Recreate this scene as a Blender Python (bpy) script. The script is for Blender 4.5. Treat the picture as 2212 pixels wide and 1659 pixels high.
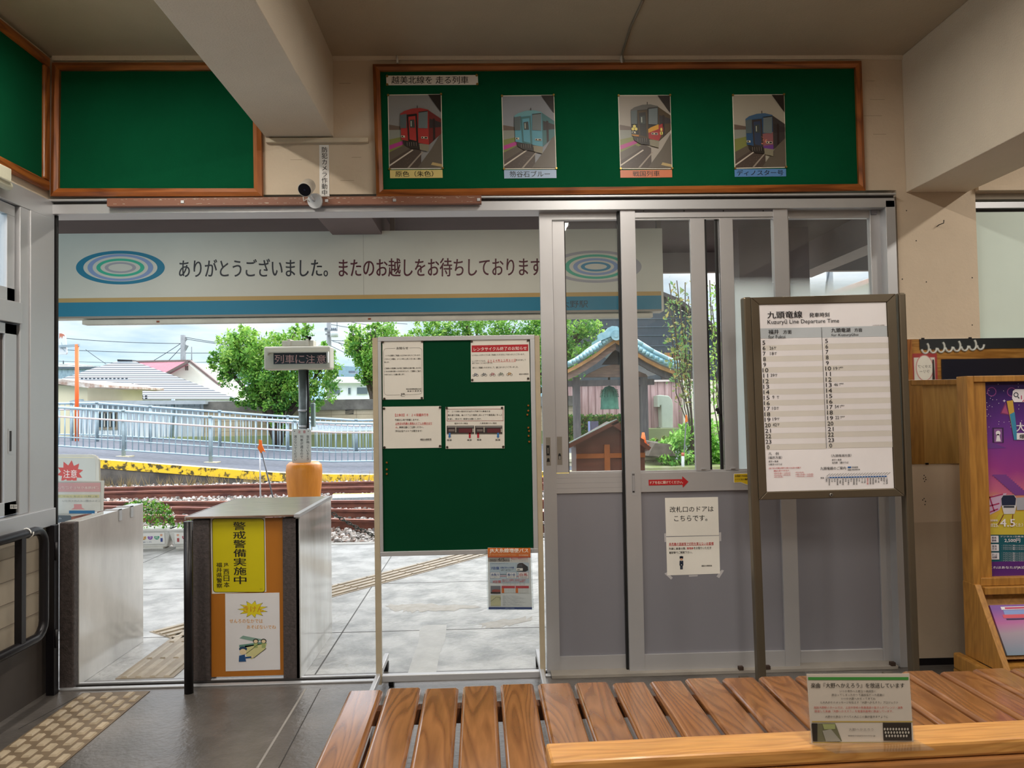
import bpy, math, random
from mathutils import Vector, Matrix
random.seed(7)
for o in list(bpy.data.objects): bpy.data.objects.remove(o)
SC = bpy.context.scene
COL = SC.collection
V3 = lambda *a: Vector(a)

# ---------------------------------------------------------------- camera
W, H, F, HC = 2212.0, 1659.0, 1640.0, 1.38
YAW, PIT, ROL = .0333, .0306, -.0168
cy, sy, cp, sp = math.cos(YAW), math.sin(YAW), math.cos(PIT), math.sin(PIT)
CF = V3(sy*cp, cy*cp, sp); _r = V3(cy, -sy, 0); _u = _r.cross(CF)
CR = math.cos(ROL)*_r + math.sin(ROL)*_u
CU = -math.sin(ROL)*_r + math.cos(ROL)*_u
CAM = V3(0, 0, HC)
cam = bpy.data.cameras.new('camera'); camo = bpy.data.objects.new('camera', cam); COL.objects.link(camo)
camo.matrix_world = Matrix(((CR.x, CU.x, -CF.x, 0), (CR.y, CU.y, -CF.y, 0), (CR.z, CU.z, -CF.z, HC), (0, 0, 0, 1)))
cam.sensor_fit = 'HORIZONTAL'; cam.sensor_width = 36; cam.lens = F/W*36; cam.clip_start = .05; cam.clip_end = 5000
SC.camera = camo

# ---------------------------------------------------------------- view, sky, sun
SC.view_settings.view_transform = 'Standard'; SC.view_settings.look = 'None'
SC.view_settings.gamma = 1; SC.view_settings.exposure = 0; SC.view_settings.use_curve_mapping = False
def lin(c):
    if isinstance(c, str): c = [int(c[i:i+2], 16)/255 for i in (0, 2, 4)]
    return tuple((x/12.92 if x <= .04045 else ((x+.055)/1.055)**2.4) for x in c[:3])
wd = bpy.data.worlds.new('sky'); SC.world = wd; wd.use_nodes = True
nt = wd.node_tree; N = nt.nodes; L = nt.links; N.clear()
wo = N.new('ShaderNodeOutputWorld'); bg = N.new('ShaderNodeBackground'); tc = N.new('ShaderNodeTexCoord')
sx = N.new('ShaderNodeSeparateXYZ'); L.new(tc.outputs['Generated'], sx.inputs[0])
cr = N.new('ShaderNodeValToRGB'); L.new(sx.outputs['Z'], cr.inputs[0])
e = cr.color_ramp.elements; e[0].position = 0.0; e[0].color = (.62, .94, 1.14, 1); e[1].position = .16; e[1].color = (.98, 1.06, 1.12, 1)
q = e.new(.55); q.color = (3.3, 3.4, 3.6, 1); q = e.new(1.0); q.color = (4.2, 4.3, 4.5, 1)
mp = N.new('ShaderNodeMapping'); mp.inputs['Scale'].default_value = (2.2, 2.2, 11); L.new(tc.outputs['Generated'], mp.inputs[0])
nz = N.new('ShaderNodeTexNoise'); nz.inputs['Scale'].default_value = 2.6; nz.inputs['Detail'].default_value = 6; nz.inputs['Roughness'].default_value = .55
L.new(mp.outputs[0], nz.inputs[0])
cr2 = N.new('ShaderNodeValToRGB'); L.new(nz.outputs[0], cr2.inputs[0]); e = cr2.color_ramp.elements
e[0].position = .38; e[0].color = (.74, .82, .88, 1); e[1].position = .62; e[1].color = (1.22, 1.14, 1.08, 1)
mx = N.new('ShaderNodeMix'); mx.data_type = 'RGBA'; mx.blend_type = 'MULTIPLY'; mx.inputs[0].default_value = 1
L.new(cr.outputs[0], mx.inputs[6]); L.new(cr2.outputs[0], mx.inputs[7]); L.new(mx.outputs[2], bg.inputs[0])
bg.inputs[1].default_value = 1.0; L.new(bg.outputs[0], wo.inputs[0])
sun = bpy.data.lights.new('sun', 'SUN'); sun.energy = 2.5; sun.angle = math.radians(30); sun.color = (1, .97, .92)
suno = bpy.data.objects.new('sun', sun); COL.objects.link(suno)
suno.rotation_euler = (-V3(-.34, -.76, -.60)).to_track_quat('Z', 'Y').to_euler()

D = 3.931; CZ = 3.22; XL = -2.22
# unseen lamps added under the canopy, behind the door head, to brighten the sign
for x in (-2.6, 0., 2.6):
    a = bpy.data.lights.new('canopy_fill_light', 'AREA'); a.shape = 'RECTANGLE'; a.size = 1.15; a.size_y = .09
    a.energy = 22; a.color = (1, .92, .80)
    ao = bpy.data.objects.new('canopy_fill_light', a); COL.objects.link(ao); ao.location = (x, 5.0, 2.995)
# ceiling tube lamps: three bays between the beams, tubes run towards the front wall
TUBES = [(-1.66, 2.52), (.75, 2.52), (3.5, 2.52), (.75, .3), (-1.66, .3), (3.5, .3), (.75, -1.8), (5.8, .4)]  # last one is added to brighten the display wall in the mirror
for i, (x, y) in enumerate(TUBES):
    a = bpy.data.lights.new('tube_light', 'AREA'); a.shape = 'RECTANGLE'; a.size = .09; a.size_y = 1.15
    a.energy = 31; a.color = (1, .93, .83)
    ao = bpy.data.objects.new('tube_light', a); COL.objects.link(ao); ao.location = (x, y, CZ-.115)

# ---------------------------------------------------------------- picking real points from pixels
def ray(px, py): return CR*((px-W/2)/F) - CU*((py-H/2)/F) + CF
def PL(px, py, p0, n):
    d = ray(px, py); return CAM + d*((p0-CAM).dot(n)/d.dot(n))
def P(px, py, Y): return PL(px, py, V3(0, Y, 0), V3(0, 1, 0))
def G(px, py, z=0.0): return PL(px, py, V3(0, 0, z), V3(0, 0, 1))
def PX(px, py, X): return PL(px, py, V3(X, 0, 0), V3(1, 0, 0))

# ---------------------------------------------------------------- materials
_M = {}
def mat(name, c, r=.6, m=0., var=.08, vs=6., bump=0., bs=40., c2=None, stretch=None, spec=.5, kind=None, alpha=None, coat=0, lo=.35, hi=.65, emit=0):
    if name in _M: return _M[name]
    M = bpy.data.materials.new(name); M.use_nodes = True; _M[name] = M
    nt = M.node_tree; N = nt.nodes; L = nt.links; B = N['Principled BSDF']; out = N['Material Output']
    B.inputs['Roughness'].default_value = r; B.inputs['Metallic'].default_value = m
    B.inputs['Specular IOR Level'].default_value = spec
    if coat: B.inputs['Coat Weight'].default_value = coat; B.inputs['Coat Roughness'].default_value = .12
    a = lin(c); b = lin(c2) if c2 else tuple(x*(1-2*var) for x in a)
    tc = N.new('ShaderNodeTexCoord'); mp = N.new('ShaderNodeMapping'); L.new(tc.outputs['Object'], mp.inputs[0])
    if stretch: mp.inputs['Scale'].default_value = stretch
    nz = N.new('ShaderNodeTexNoise'); nz.inputs['Scale'].default_value = vs; nz.inputs['Detail'].default_value = 6; nz.inputs['Roughness'].default_value = .6
    L.new(mp.outputs[0], nz.inputs[0])
    cr = N.new('ShaderNodeValToRGB'); e = cr.color_ramp.elements; e[0].position = lo; e[1].position = hi
    e[0].color = (*b, 1); e[1].color = (*a, 1)
    L.new(nz.outputs[0], cr.inputs[0]); L.new(cr.outputs[0], B.inputs['Base Color'])
    if bump:
        n2 = N.new('ShaderNodeTexNoise'); n2.inputs['Scale'].default_value = bs; n2.inputs['Detail'].default_value = 4
        L.new(mp.outputs[0], n2.inputs[0]); bp = N.new('ShaderNodeBump'); bp.inputs['Strength'].default_value = bump
        bp.inputs['Distance'].default_value = .01; L.new(n2.outputs[0], bp.inputs['Height']); L.new(bp.outputs[0], B.inputs['Normal'])
    if emit: B.inputs['Emission Color'].default_value = (*a, 1); B.inputs['Emission Strength'].default_value = emit
    if kind == 'leaf':
        tr = N.new('ShaderNodeBsdfTranslucent'); L.new(cr.outputs[0], tr.inputs[0]); ms = N.new('ShaderNodeMixShader'); ms.inputs[0].default_value = .35
        L.new(B.outputs[0], ms.inputs[1]); L.new(tr.outputs[0], ms.inputs[2]); L.new(ms.outputs[0], out.inputs[0])
    if kind == 'two':   # one side prints as c, keep both faces lit through
        pass
    return M
def flat(c, r=.55, **k): return mat('print_'+c, c, r=r, var=.02, **k)
def glass(name='window_glass', tint=(.975, .99, .99), rough=0.0, film=None, veil=.055):
    if name in _M: return _M[name]
    M = bpy.data.materials.new(name); M.use_nodes = True; _M[name] = M
    nt = M.node_tree; N = nt.nodes; L = nt.links; N.clear(); out = N.new('ShaderNodeOutputMaterial')
    t = N.new('ShaderNodeBsdfTransparent'); t.inputs[0].default_value = (*tint, 1)
    g = N.new('ShaderNodeBsdfGlossy'); g.inputs['Roughness'].default_value = .02
    fr = N.new('ShaderNodeFresnel'); gb = N.new('ShaderNodeNewGeometry'); io = N.new('ShaderNodeMath'); io.operation = 'MULTIPLY_ADD'; io.inputs[1].default_value = -.76; io.inputs[2].default_value = 1.45; L.new(gb.outputs['Backfacing'], io.inputs[0]); L.new(io.outputs[0], fr.inputs[0])
    ms = N.new('ShaderNodeMixShader'); L.new(fr.outputs[0], ms.inputs[0]); L.new(t.outputs[0], ms.inputs[1]); L.new(g.outputs[0], ms.inputs[2])
    last = ms
    # a thin veil of dust and smears on the pane
    tc = N.new('ShaderNodeTexCoord'); nz = N.new('ShaderNodeTexNoise'); nz.inputs['Scale'].default_value = 2.2; nz.inputs['Detail'].default_value = 5
    L.new(tc.outputs['Object'], nz.inputs[0]); cr = N.new('ShaderNodeValToRGB'); e = cr.color_ramp.elements
    e[0].position = .4; e[0].color = (.012,)*3+(1,); e[1].position = .75; e[1].color = (veil,)*3+(1,)
    L.new(nz.outputs[0], cr.inputs[0]); df = N.new('ShaderNodeBsdfDiffuse'); df.inputs[0].default_value = (.8, .85, .88, 1)
    m2 = N.new('ShaderNodeMixShader'); L.new(cr.outputs[0], m2.inputs[0]); L.new(ms.outputs[0], m2.inputs[1]); L.new(df.outputs[0], m2.inputs[2]); last = m2
    if film:   # frosted film printed on the lower part of the pane, fading out at its top edge (film = z of the edge below, above)
        gp = N.new('ShaderNodeNewGeometry'); s = N.new('ShaderNodeSeparateXYZ'); L.new(gp.outputs['Position'], s.inputs[0])
        mr = N.new('ShaderNodeMapRange'); mr.inputs[1].default_value = film[0]; mr.inputs[2].default_value = film[1]; mr.inputs[3].default_value = .9; mr.inputs[4].default_value = 0
        L.new(s.outputs['Z'], mr.inputs[0])
        tl = N.new('ShaderNodeBsdfTranslucent'); tl.inputs[0].default_value = (.86, .93, .95, 1)
        d2 = N.new('ShaderNodeBsdfDiffuse'); d2.inputs[0].default_value = (.8, .86, .88, 1)
        m4 = N.new('ShaderNodeMixShader'); m4.inputs[0].default_value = .35; L.new(tl.outputs[0], m4.inputs[1]); L.new(d2.outputs[0], m4.inputs[2])
        m3 = N.new('ShaderNodeMixShader'); L.new(mr.outputs[0], m3.inputs[0]); L.new(last.outputs[0], m3.inputs[1]); L.new(m4.outputs[0], m3.inputs[2]); last = m3
    L.new(last.outputs[0], out.inputs[0]); return M
def wood(name, c1, c2, axis='Y', scale=9., dist=6., r=.35, coat=0., rnd=False, ring=1.0, c3=None):
    if name in _M: return _M[name]
    M = bpy.data.materials.new(name); M.use_nodes = True; _M[name] = M
    nt = M.node_tree; N = nt.nodes; L = nt.links; B = N['Principled BSDF']; B.inputs['Roughness'].default_value = r
    if coat: B.inputs['Coat Weight'].default_value = coat; B.inputs['Coat Roughness'].default_value = .12
    tc = N.new('ShaderNodeTexCoord'); mp = N.new('ShaderNodeMapping'); L.new(tc.outputs['Object'], mp.inputs[0])
    s = {'X': (.12, 1, 1), 'Y': (1, .12, 1), 'Z': (1, 1, .12)}[axis]; mp.inputs['Scale'].default_value = s
    src = mp.outputs[0]
    if rnd:
        at = N.new('ShaderNodeAttribute'); at.attribute_name = 'rnd'; ml = N.new('ShaderNodeVectorMath'); ml.operation = 'SCALE'; ml.inputs[3].default_value = 23.
        L.new(at.outputs['Vector'], ml.inputs[0]); ad = N.new('ShaderNodeVectorMath'); L.new(src, ad.inputs[0]); L.new(ml.outputs[0], ad.inputs[1]); src = ad.outputs[0]
    n1 = N.new('ShaderNodeTexNoise'); n1.inputs['Scale'].default_value = scale; n1.inputs['Detail'].default_value = 2; n1.inputs['Roughness'].default_value = .4; L.new(src, n1.inputs[0])
    m1 = N.new('ShaderNodeMath'); m1.operation = 'MULTIPLY'; m1.inputs[1].default_value = 9*ring; L.new(n1.outputs[0], m1.inputs[0])
    m2 = N.new('ShaderNodeMath'); m2.operation = 'FRACT'; L.new(m1.outputs[0], m2.inputs[0])
    cr = N.new('ShaderNodeValToRGB'); e = cr.color_ramp.elements; e[0].position = 0; e[0].color = (*lin(c2), 1); e[1].position = .3; e[1].color = (*lin(c1), 1)
    q = e.new(.75); q.color = (*lin(c3 or c1), 1); q = e.new(1.0); q.color = (*lin(c2), 1)
    L.new(m2.outputs[0], cr.inputs[0])
    n3 = N.new('ShaderNodeTexNoise'); n3.inputs['Scale'].default_value = scale*9; n3.inputs['Detail'].default_value = 5; L.new(src, n3.inputs[0])
    c4 = N.new('ShaderNodeValToRGB'); e = c4.color_ramp.elements; e[0].position = .35; e[0].color = (.72, .70, .68, 1); e[1].position = .6; e[1].color = (1, 1, 1, 1); L.new(n3.outputs[0], c4.inputs[0])
    mx = N.new('ShaderNodeMix'); mx.data_type = 'RGBA'; mx.blend_type = 'MULTIPLY'; mx.inputs[0].default_value = .7
    L.new(cr.outputs[0], mx.inputs[6]); L.new(c4.outputs[0], mx.inputs[7]); L.new(mx.outputs[2], B.inputs['Base Color'])
    bp = N.new('ShaderNodeBump'); bp.inputs['Strength'].default_value = .12; bp.inputs['Distance'].default_value = .004; L.new(n3.outputs[0], bp.inputs['Height']); L.new(bp.outputs[0], B.inputs['Normal'])
    return M

# ---------------------------------------------------------------- mesh builder
_G = {}
def glyphs(s, off=0.0, res=2):
    k = (s, off, res)
    if k not in _G:
        c = bpy.data.curves.new('t', 'FONT'); c.body = s; c.size = 1; c.offset = off; c.resolution_u = res; c.fill_mode = 'FRONT'
        o = bpy.data.objects.new('t', c); COL.objects.link(o)
        ev = o.evaluated_get(bpy.context.evaluated_depsgraph_get()); m = ev.to_mesh()
        v = [(x.co.x, x.co.y) for x in m.vertices]; f = [tuple(p.vertices) for p in m.polygons]
        ev.to_mesh_clear(); bpy.data.objects.remove(o); bpy.data.curves.remove(c); _G[k] = (v, f)
    return _G[k]
WLOC = {}
def tag(o, label=None, cat=None, group=None, kind=None):
    if label: o['label'] = label
    if cat: o['category'] = cat
    if group: o['group'] = group
    if kind: o['kind'] = kind
    return o
def thing(name, loc, label=None, cat=None, group=None, kind=None):
    o = bpy.data.objects.new(name, None); o.empty_display_size = .1; COL.objects.link(o); o.location = loc; WLOC[o.name] = Vector(loc)
    return tag(o, label, cat, group, kind)
class MB:
    def __init__(s): s.v = []; s.f = []; s.m = []; s.sm = []; s.mats = []; s.rn = []; s.r = 0.
    def mi(s, m):
        if m not in s.mats: s.mats.append(m)
        return s.mats.index(m)
    def face(s, idx, m, smooth=False): s.f.append(tuple(idx)); s.m.append(s.mi(m)); s.sm.append(smooth); s.rn.append(s.r)
    def poly(s, pts, m, smooth=False):
        b = len(s.v); s.v += [Vector(p) for p in pts]; s.face(range(b, b+len(pts)), m, smooth); return s
    def hexa(s, p, m):   # p: 4 bottom ccw + 4 top
        b = len(s.v); s.v += [Vector(x) for x in p]
        for q in ((3, 2, 1, 0), (4, 5, 6, 7), (0, 1, 5, 4), (1, 2, 6, 5), (2, 3, 7, 6), (3, 0, 4, 7)): s.face([b+i for i in q], m)
        return s
    def box(s, x0, x1, y0, y1, z0, z1, m):
        if x0 > x1: x0, x1 = x1, x0
        if y0 > y1: y0, y1 = y1, y0
        if z0 > z1: z0, z1 = z1, z0
        return s.hexa([(x0, y0, z0), (x1, y0, z0), (x1, y1, z0), (x0, y1, z0), (x0, y0, z1), (x1, y0, z1), (x1, y1, z1), (x0, y1, z1)], m)
    def prism(s, pts, off, m, m2=None):
        pts = [Vector(p) for p in pts]; off = Vector(off); n = len(pts)
        nn = Vector((0, 0, 0))
        for i in range(n): nn += pts[i].cross(pts[(i+1) % n])
        if nn.dot(off) > 0: pts = pts[::-1]
        b = len(s.v); s.v += pts + [p+off for p in pts]
        s.face(range(b, b+n), m); s.face([b+n+i for i in range(n)][::-1], m2 or m)
        for i in range(n): j = (i+1) % n; s.face((b+j, b+i, b+n+i, b+n+j), m2 or m)
        return s
    def bar(s, p0, p1, w, h, m, up=(0, 0, 1)):   # rectangular bar between two points
        p0 = Vector(p0); p1 = Vector(p1); d = (p1-p0).normalized(); u = Vector(up)
        a = d.cross(u); a = a.normalized() if a.length > 1e-6 else V3(1, 0, 0); u = a.cross(d).normalized(); a *= w/2; u *= h/2
        return s.hexa([p0-a-u, p0+a-u, p1+a-u, p1-a-u, p0-a+u, p0+a+u, p1+a+u, p1-a+u], m)
    def cone(s, p0, p1, r0, r1, m, n=16, caps=True, smooth=True):
        p0 = Vector(p0); p1 = Vector(p1); d = (p1-p0).normalized(); a = d.orthogonal().normalized(); c = d.cross(a); b = len(s.v)
        for p, r in ((p0, r0), (p1, r1)):
            for i in range(n): t = 2*math.pi*i/n; s.v.append(p+(a*math.cos(t)+c*math.sin(t))*r)
        for i in range(n): j = (i+1) % n; s.face((b+i, b+j, b+n+j, b+n+i), m, smooth)
        if caps: s.face([b+i for i in range(n)][::-1], m); s.face([b+n+i for i in range(n)], m)
        return s
    def tube(s, pts, r, m, n=10):
        pts = [Vector(p) for p in pts]; b = len(s.v); k = len(pts); a = None
        for i, p in enumerate(pts):
            d = (pts[min(i+1, k-1)]-pts[max(i-1, 0)]).normalized()
            if a is None: a = d.orthogonal().normalized()
            a = (a-d*a.dot(d)).normalized(); c = d.cross(a)
            for j in range(n): t = 2*math.pi*j/n; s.v.append(p+(a*math.cos(t)+c*math.sin(t))*r)
        for i in range(k-1):
            for j in range(n): q = (j+1) % n; s.face((b+i*n+j, b+i*n+q, b+(i+1)*n+q, b+(i+1)*n+j), m, True)
        s.face([b+j for j in range(n)][::-1], m); s.face([b+(k-1)*n+j for j in range(n)], m); return s
    def lathe(s, c, prof, m, n=24, sx=1., sy=1.):
        b = len(s.v); k = len(prof); c = Vector(c)
        for r, z in prof:
            for j in range(n): t = 2*math.pi*j/n; s.v.append(c+V3(r*math.cos(t)*sx, r*math.sin(t)*sy, z))
        for i in range(k-1):
            for j in range(n): q = (j+1) % n; s.face((b+i*n+j, b+i*n+q, b+(i+1)*n+q, b+(i+1)*n+j), m, True)
        s.face([b+j for j in range(n)][::-1], m); s.face([b+(k-1)*n+j for j in range(n)], m); return s
    def leaf(s, p, sz, m, up=.4):
        d = Vector([random.gauss(0, 1) for _ in range(3)]).normalized(); a = d.orthogonal().normalized(); c = d.cross(a)
        t = random.random()*6.28; a, c = a*math.cos(t)+c*math.sin(t), c*math.cos(t)-a*math.sin(t)
        return s.poly([p-a*sz, p+c*sz*.45, p+a*sz, p-c*sz*.45], m)
    def build(s, name, parent=None, label=None, cat=None, group=None, kind=None, bevel=0., origin=None):
        me = bpy.data.meshes.new(name); n = len(s.v)
        lo = Vector([min(v[i] for v in s.v) for i in range(3)]); hi = Vector([max(v[i] for v in s.v) for i in range(3)])
        o0 = Vector(origin) if origin else V3((lo.x+hi.x)/2, (lo.y+hi.y)/2, lo.z)
        me.from_pydata([tuple(v-o0) for v in s.v], [], s.f)
        for m in s.mats: me.materials.append(m)
        me.polygons.foreach_set('material_index', s.m); me.polygons.foreach_set('use_smooth', s.sm)
        if any(s.rn):
            at = me.attributes.new('rnd', 'FLOAT_VECTOR', 'FACE')
            for i, r in enumerate(s.rn): at.data[i].vector = (r, r*1.7 % 1, r*2.3 % 1)
        me.update(); o = bpy.data.objects.new(name, me); COL.objects.link(o)
        pl = V3(0, 0, 0)
        if parent: o.parent = parent; pl = WLOC[parent.name]
        o.location = o0-pl; WLOC[o.name] = o0
        if bevel:
            b = o.modifiers.new('b', 'BEVEL'); b.width = bevel; b.segments = 2; b.limit_method = 'ANGLE'; b.angle_limit = math.radians(40)
        return tag(o, label, cat, group, kind)
def copy_tree(o, loc=None, label=None, parent=None):
    c = o.copy(); COL.objects.link(c); WLOC[c.name] = WLOC.get(o.name, V3(0, 0, 0))
    if parent: c.parent = parent
    if loc is not None: c.location = loc
    if label: c['label'] = label
    for k in list(o.children): copy_tree(k, parent=c)
    return c
def ri(c, sd=.5): return c*(1+random.uniform(-sd, sd))

# printed sheets: drawn on a real plane (p0, n); coordinates are measured ones (ox, oy, scale), ex/ey follow the sheet's own axes
class Sheet:
    EPS = .0007
    def __init__(s, mb, plane, ox=0, oy=0, sc=1., sx=0., ly=0.):
        s.mb = mb; s.ox, s.oy, s.sc, s.sx, s.ly = ox, oy, sc, sx, ly
        if not isinstance(plane, tuple): plane = (V3(0, plane, 0), V3(0, -1, 0))
        s.p0, s.n = plane
        if (CAM-s.p0).dot(s.n) < 0: s.n = -s.n
    def pt(s, x, y, l=0):
        return PL(s.ox+x/s.sc, s.oy+y/s.sc, s.p0+s.n*(s.EPS*l), s.n)
    def corners(s, x0, y0, x1, y1):
        cx, cyy, hx, hy = (x0+x1)/2, (y0+y1)/2, (x1-x0)/2, (y1-y0)/2
        return [(cx+a*hx+b*hy*s.ly, cyy+b*hy+a*hx*s.sx) for a, b in ((-1, 1), (1, 1), (1, -1), (-1, -1))]
    def poly(s, pts, m, l=1): s.mb.poly([s.pt(x, y, l) for x, y in pts], m); return s
    def rect(s, x0, y0, x1, y1, m, l=1): return s.poly(s.corners(x0, y0, x1, y1), m, l)
    def base(s, pts, m, th=.002):
        if len(pts) == 4 and not isinstance(pts[0], tuple): pts = s.corners(*pts)
        s.mb.prism([s.pt(x, y, 0) for x, y in pts], -s.n*th, m); return s
    def line(s, x0, y0, x1, y1, t, m, l=1):
        d = math.hypot(x1-x0, y1-y0); a, b = -(y1-y0)/d*t/2, (x1-x0)/d*t/2
        return s.poly([(x0+a, y0+b), (x1+a, y1+b), (x1-a, y1-b), (x0-a, y0-b)], m, l)
    def frame(s, x0, y0, x1, y1, t, m, l=1):
        s.rect(x0, y0, x1, y0+t, m, l); s.rect(x0, y1-t, x1, y1, m, l); s.rect(x0, y0, x0+t, y1, m, l); s.rect(x1-t, y0, x1, y1, m, l); return s
    def ell(s, cx, cyy, rx, ry, m, l=1, n=28): return s.poly([(cx+rx*math.cos(6.2832*i/n), cyy-ry*math.sin(6.2832*i/n)) for i in range(n)], m, l)
    def ring(s, cx, cyy, rx, ry, tx, ty, m, l=1, n=64):
        for i in range(n):
            a, b = 6.2832*i/n, 6.2832*(i+1)/n
            s.poly([(cx+rx*math.cos(a), cyy-ry*math.sin(a)), (cx+rx*math.cos(b), cyy-ry*math.sin(b)), (cx+(rx-tx)*math.cos(b), cyy-(ry-ty)*math.sin(b)), (cx+(rx-tx)*math.cos(a), cyy-(ry-ty)*math.sin(a))], m, l)
        return s
    def star(s, cx, cyy, r0, r1, n, m, l=1, sy=1.):
        return s.poly([(cx+(r0 if i % 2 else r1)*math.cos(3.1416*i/n+.3), cyy+(r0 if i % 2 else r1)*sy*math.sin(3.1416*i/n+.3)) for i in range(2*n)], m, l)
    def text(s, t, x0, y0, x1, y1, m, l=1, b=0., res=2, mir=False, box=None):
        if b >= .01:   # heavier weight: the same characters printed again a hair aside
            q = abs(y1-y0)*min(b, .05)*.5; sh = ((-q, 0), (q, 0)) if b < .02 else ((-q, 0), (q, 0), (0, q*.6))
            for i, (dx, dy) in enumerate(sh): s.text(t, x0+dx, y0+dy, x1+dx, y1+dy, m, l+.16*i, 0, res, mir, box)
            return s
        b = 0
        v, f = glyphs(t, b, res)
        if not v: return s
        bx = box or (min(a[0] for a in v), min(a[1] for a in v), max(a[0] for a in v), max(a[1] for a in v))
        cx, cyy = (x0+x1)/2, (y0+y1)/2; k = len(s.mb.v)
        for a, c in v:
            u = ((a-bx[0])/(bx[2]-bx[0])-.5)*(x1-x0); w = (.5-(c-bx[1])/(bx[3]-bx[1]))*(y1-y0)
            if mir: u = -u
            s.mb.v.append(s.pt(cx+u+w*s.ly, cyy+w+u*s.sx, l))
        for q in f: s.mb.face([k+i for i in (q[::-1] if mir else q)], m)
        return s
    def vtext(s, t, x, y0, y1, wd, m, l=1, b=0., res=2):   # characters stacked down the line x, cell width wd
        n = len(t); h = (y1-y0)/n
        for i, ch in enumerate(t):
            c = y0+h*(i+.5); s.text(ch, x-wd/2, c-h/2, x+wd/2, c+h/2, m, l, b, res, box=(0, -.143, 1, .857))
        return s
    def tri(s, *p, **k): return s
PXL = Sheet   # same thing, read in full-frame pixels
def X_(px, py, Y=D): return P(px, py, Y).x
def Z_(px, py, Y=D): return P(px, py, Y).z
# ================================================================ ROOM SHELL
XE = 8.2
m_wall = mat('painted_plaster', 'cdbca6', .8, var=.05, vs=2.5, bump=.15, bs=60)
m_wall2 = mat('painted_plaster_lower', 'b9a893', .75, var=.06, vs=2.5, bump=.15, bs=60)
m_ceil = mat('ceiling_board', 'b8ab95', .85, var=.06, vs=1.5, bump=.2, bs=90)
m_beam = mat('beam_plaster', 'dacdba', .85, var=.04, vs=2, bump=.35, bs=120)
m_floor = mat('sealed_concrete', '66615d', .33, var=.22, vs=3.2, bump=.25, bs=45, spec=.6)
m_joint = mat('floor_joint', '8f8a84', .6)
m_crack = mat('floor_crack', '2c2927', .8)
m_alu = mat('anodised_aluminium', 'bfc0c3', .42, .5, var=.02, vs=3)
m_alug = mat('aluminium_panel', '8f8e96', .5, .3, var=.03, vs=1.2)
m_alud = mat('aluminium_shadow_gap', '2a2726', .6)
m_black = mat('black_rubber', '0c0b0c', .6)
m_blackpaint = mat('black_painted_steel', '17151a', .35, .2, bump=.05)
m_green = mat('green_board_cloth', '045233', .9, var=.10, vs=1.6, bump=.1, bs=300, spec=.1)
m_fw = wood('board_frame_wood', 'a8622c', '7a4019', 'X', 8, r=.35, c3='9c5826')
m_fwz = wood('board_frame_wood_upright', 'a8622c', '7a4019', 'Z', 8, r=.35, c3='9c5826')
m_fwy = wood('board_frame_wood_side', 'a8622c', '7a4019', 'Y', 8, r=.35, c3='9c5826')
m_white = mat('white_paint', 'e8e6e0', .5)
m_brass = mat('brass_pin', 'a88a48', .35, .8)
m_pin = mat('dark_pin', '3d3128', .4, .3)

b = MB(); b.box(-2.6, XE, -3.6, D+.12, -.12, 0, m_floor)
for (x0, y0, x1, y1, w, m) in ((660, 1488, 556, 1659, .010, m_joint), (692, 1488, 602, 1659, .004, m_crack), (40, 1575, 176, 1500, .003, m_crack)):
    b.bar(G(x0, y0, .0004), G(x1, y1, .0004), w, .0012, m)
b.build('floor', kind='structure', label='dark sealed concrete floor of the waiting room')
MB().box(-2.6, XE, -3.6, D+.15, CZ, CZ+.15, m_ceil).build('ceiling', kind='structure')
XDL, XDR = -2.215, 2.19; ZH = Z_(700, 422)            # door opening and its head
XWL = X_(2113, 600); ZW1 = Z_(2150, 416)
b = MB()
b.box(-2.6, XE, D, D+.15, ZH, CZ, m_wall) if False else None
b.box(-2.6, XWL, D, D+.15, ZH+.005, CZ, m_wall); b.box(XWL, XE, D, D+.15, ZW1, CZ, m_wall)
b.box(XDR, XWL, D, D+.15, Z_(2000, 1128), ZH+.005, m_wall); b.box(XDR, XWL, D, D+.15, 0, Z_(2000, 1128), m_wall2)
b.box(XWL, XE, D, D+.15, 0, .95, m_wall2); b.box(-2.6, -2.33, D, D+.15, 0, ZH+.005, m_wall)
for cx, cyy in ((1996, 1027), (1999, 1031), (1995, 1034), (2000, 1036), (1997, 1040), (1996, 1077), (1993, 1080), (1999, 1083), (1998, 1090), (2086, 1028), (2083, 1031), (2089, 1034), (2087, 1078), (2089, 1083), (1958, 455), (1979, 520), (2001, 609), (2100, 600), (1949, 603), (2100, 702), (1975, 830)):
    p = P(cx, cyy, D); b.box(p.x-.0022, p.x+.0022, D-.0012, D, p.z-.003, p.z+.003, m_crack)
for cx, cyy, w_ in ((1880, 175, .05), (1895, 215, .08), (1885, 250, .10), (1900, 290, .07), (745, 180, .06), (770, 340, .05), (640, 345, .06), (750, 390, .07)):
    p = P(cx, cyy, D); b.box(p.x-w_/2, p.x+w_/2, D-.0008, D, p.z-.0008, p.z+.0008, mat('hairline_crack', '94866f', .8))
b.build('wall_front', kind='structure')
b = MB(); b.box(XDR+.01, XE, D-.004, D, 0, .035, m_blackpaint); b.build('shadow_strip_front', kind='structure')  # black strip painted in for the dark shadow gap at the wall foot
# cornice strip under the ceiling
b = MB(); b.box(-2.2, -1.122, D-.02, D, Z_(300, 134), CZ, m_beam); b.box(-.774, 2.243, D-.012, D, Z_(1300, 131), CZ, m_beam); b.build('trim_1', kind='structure')
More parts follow.
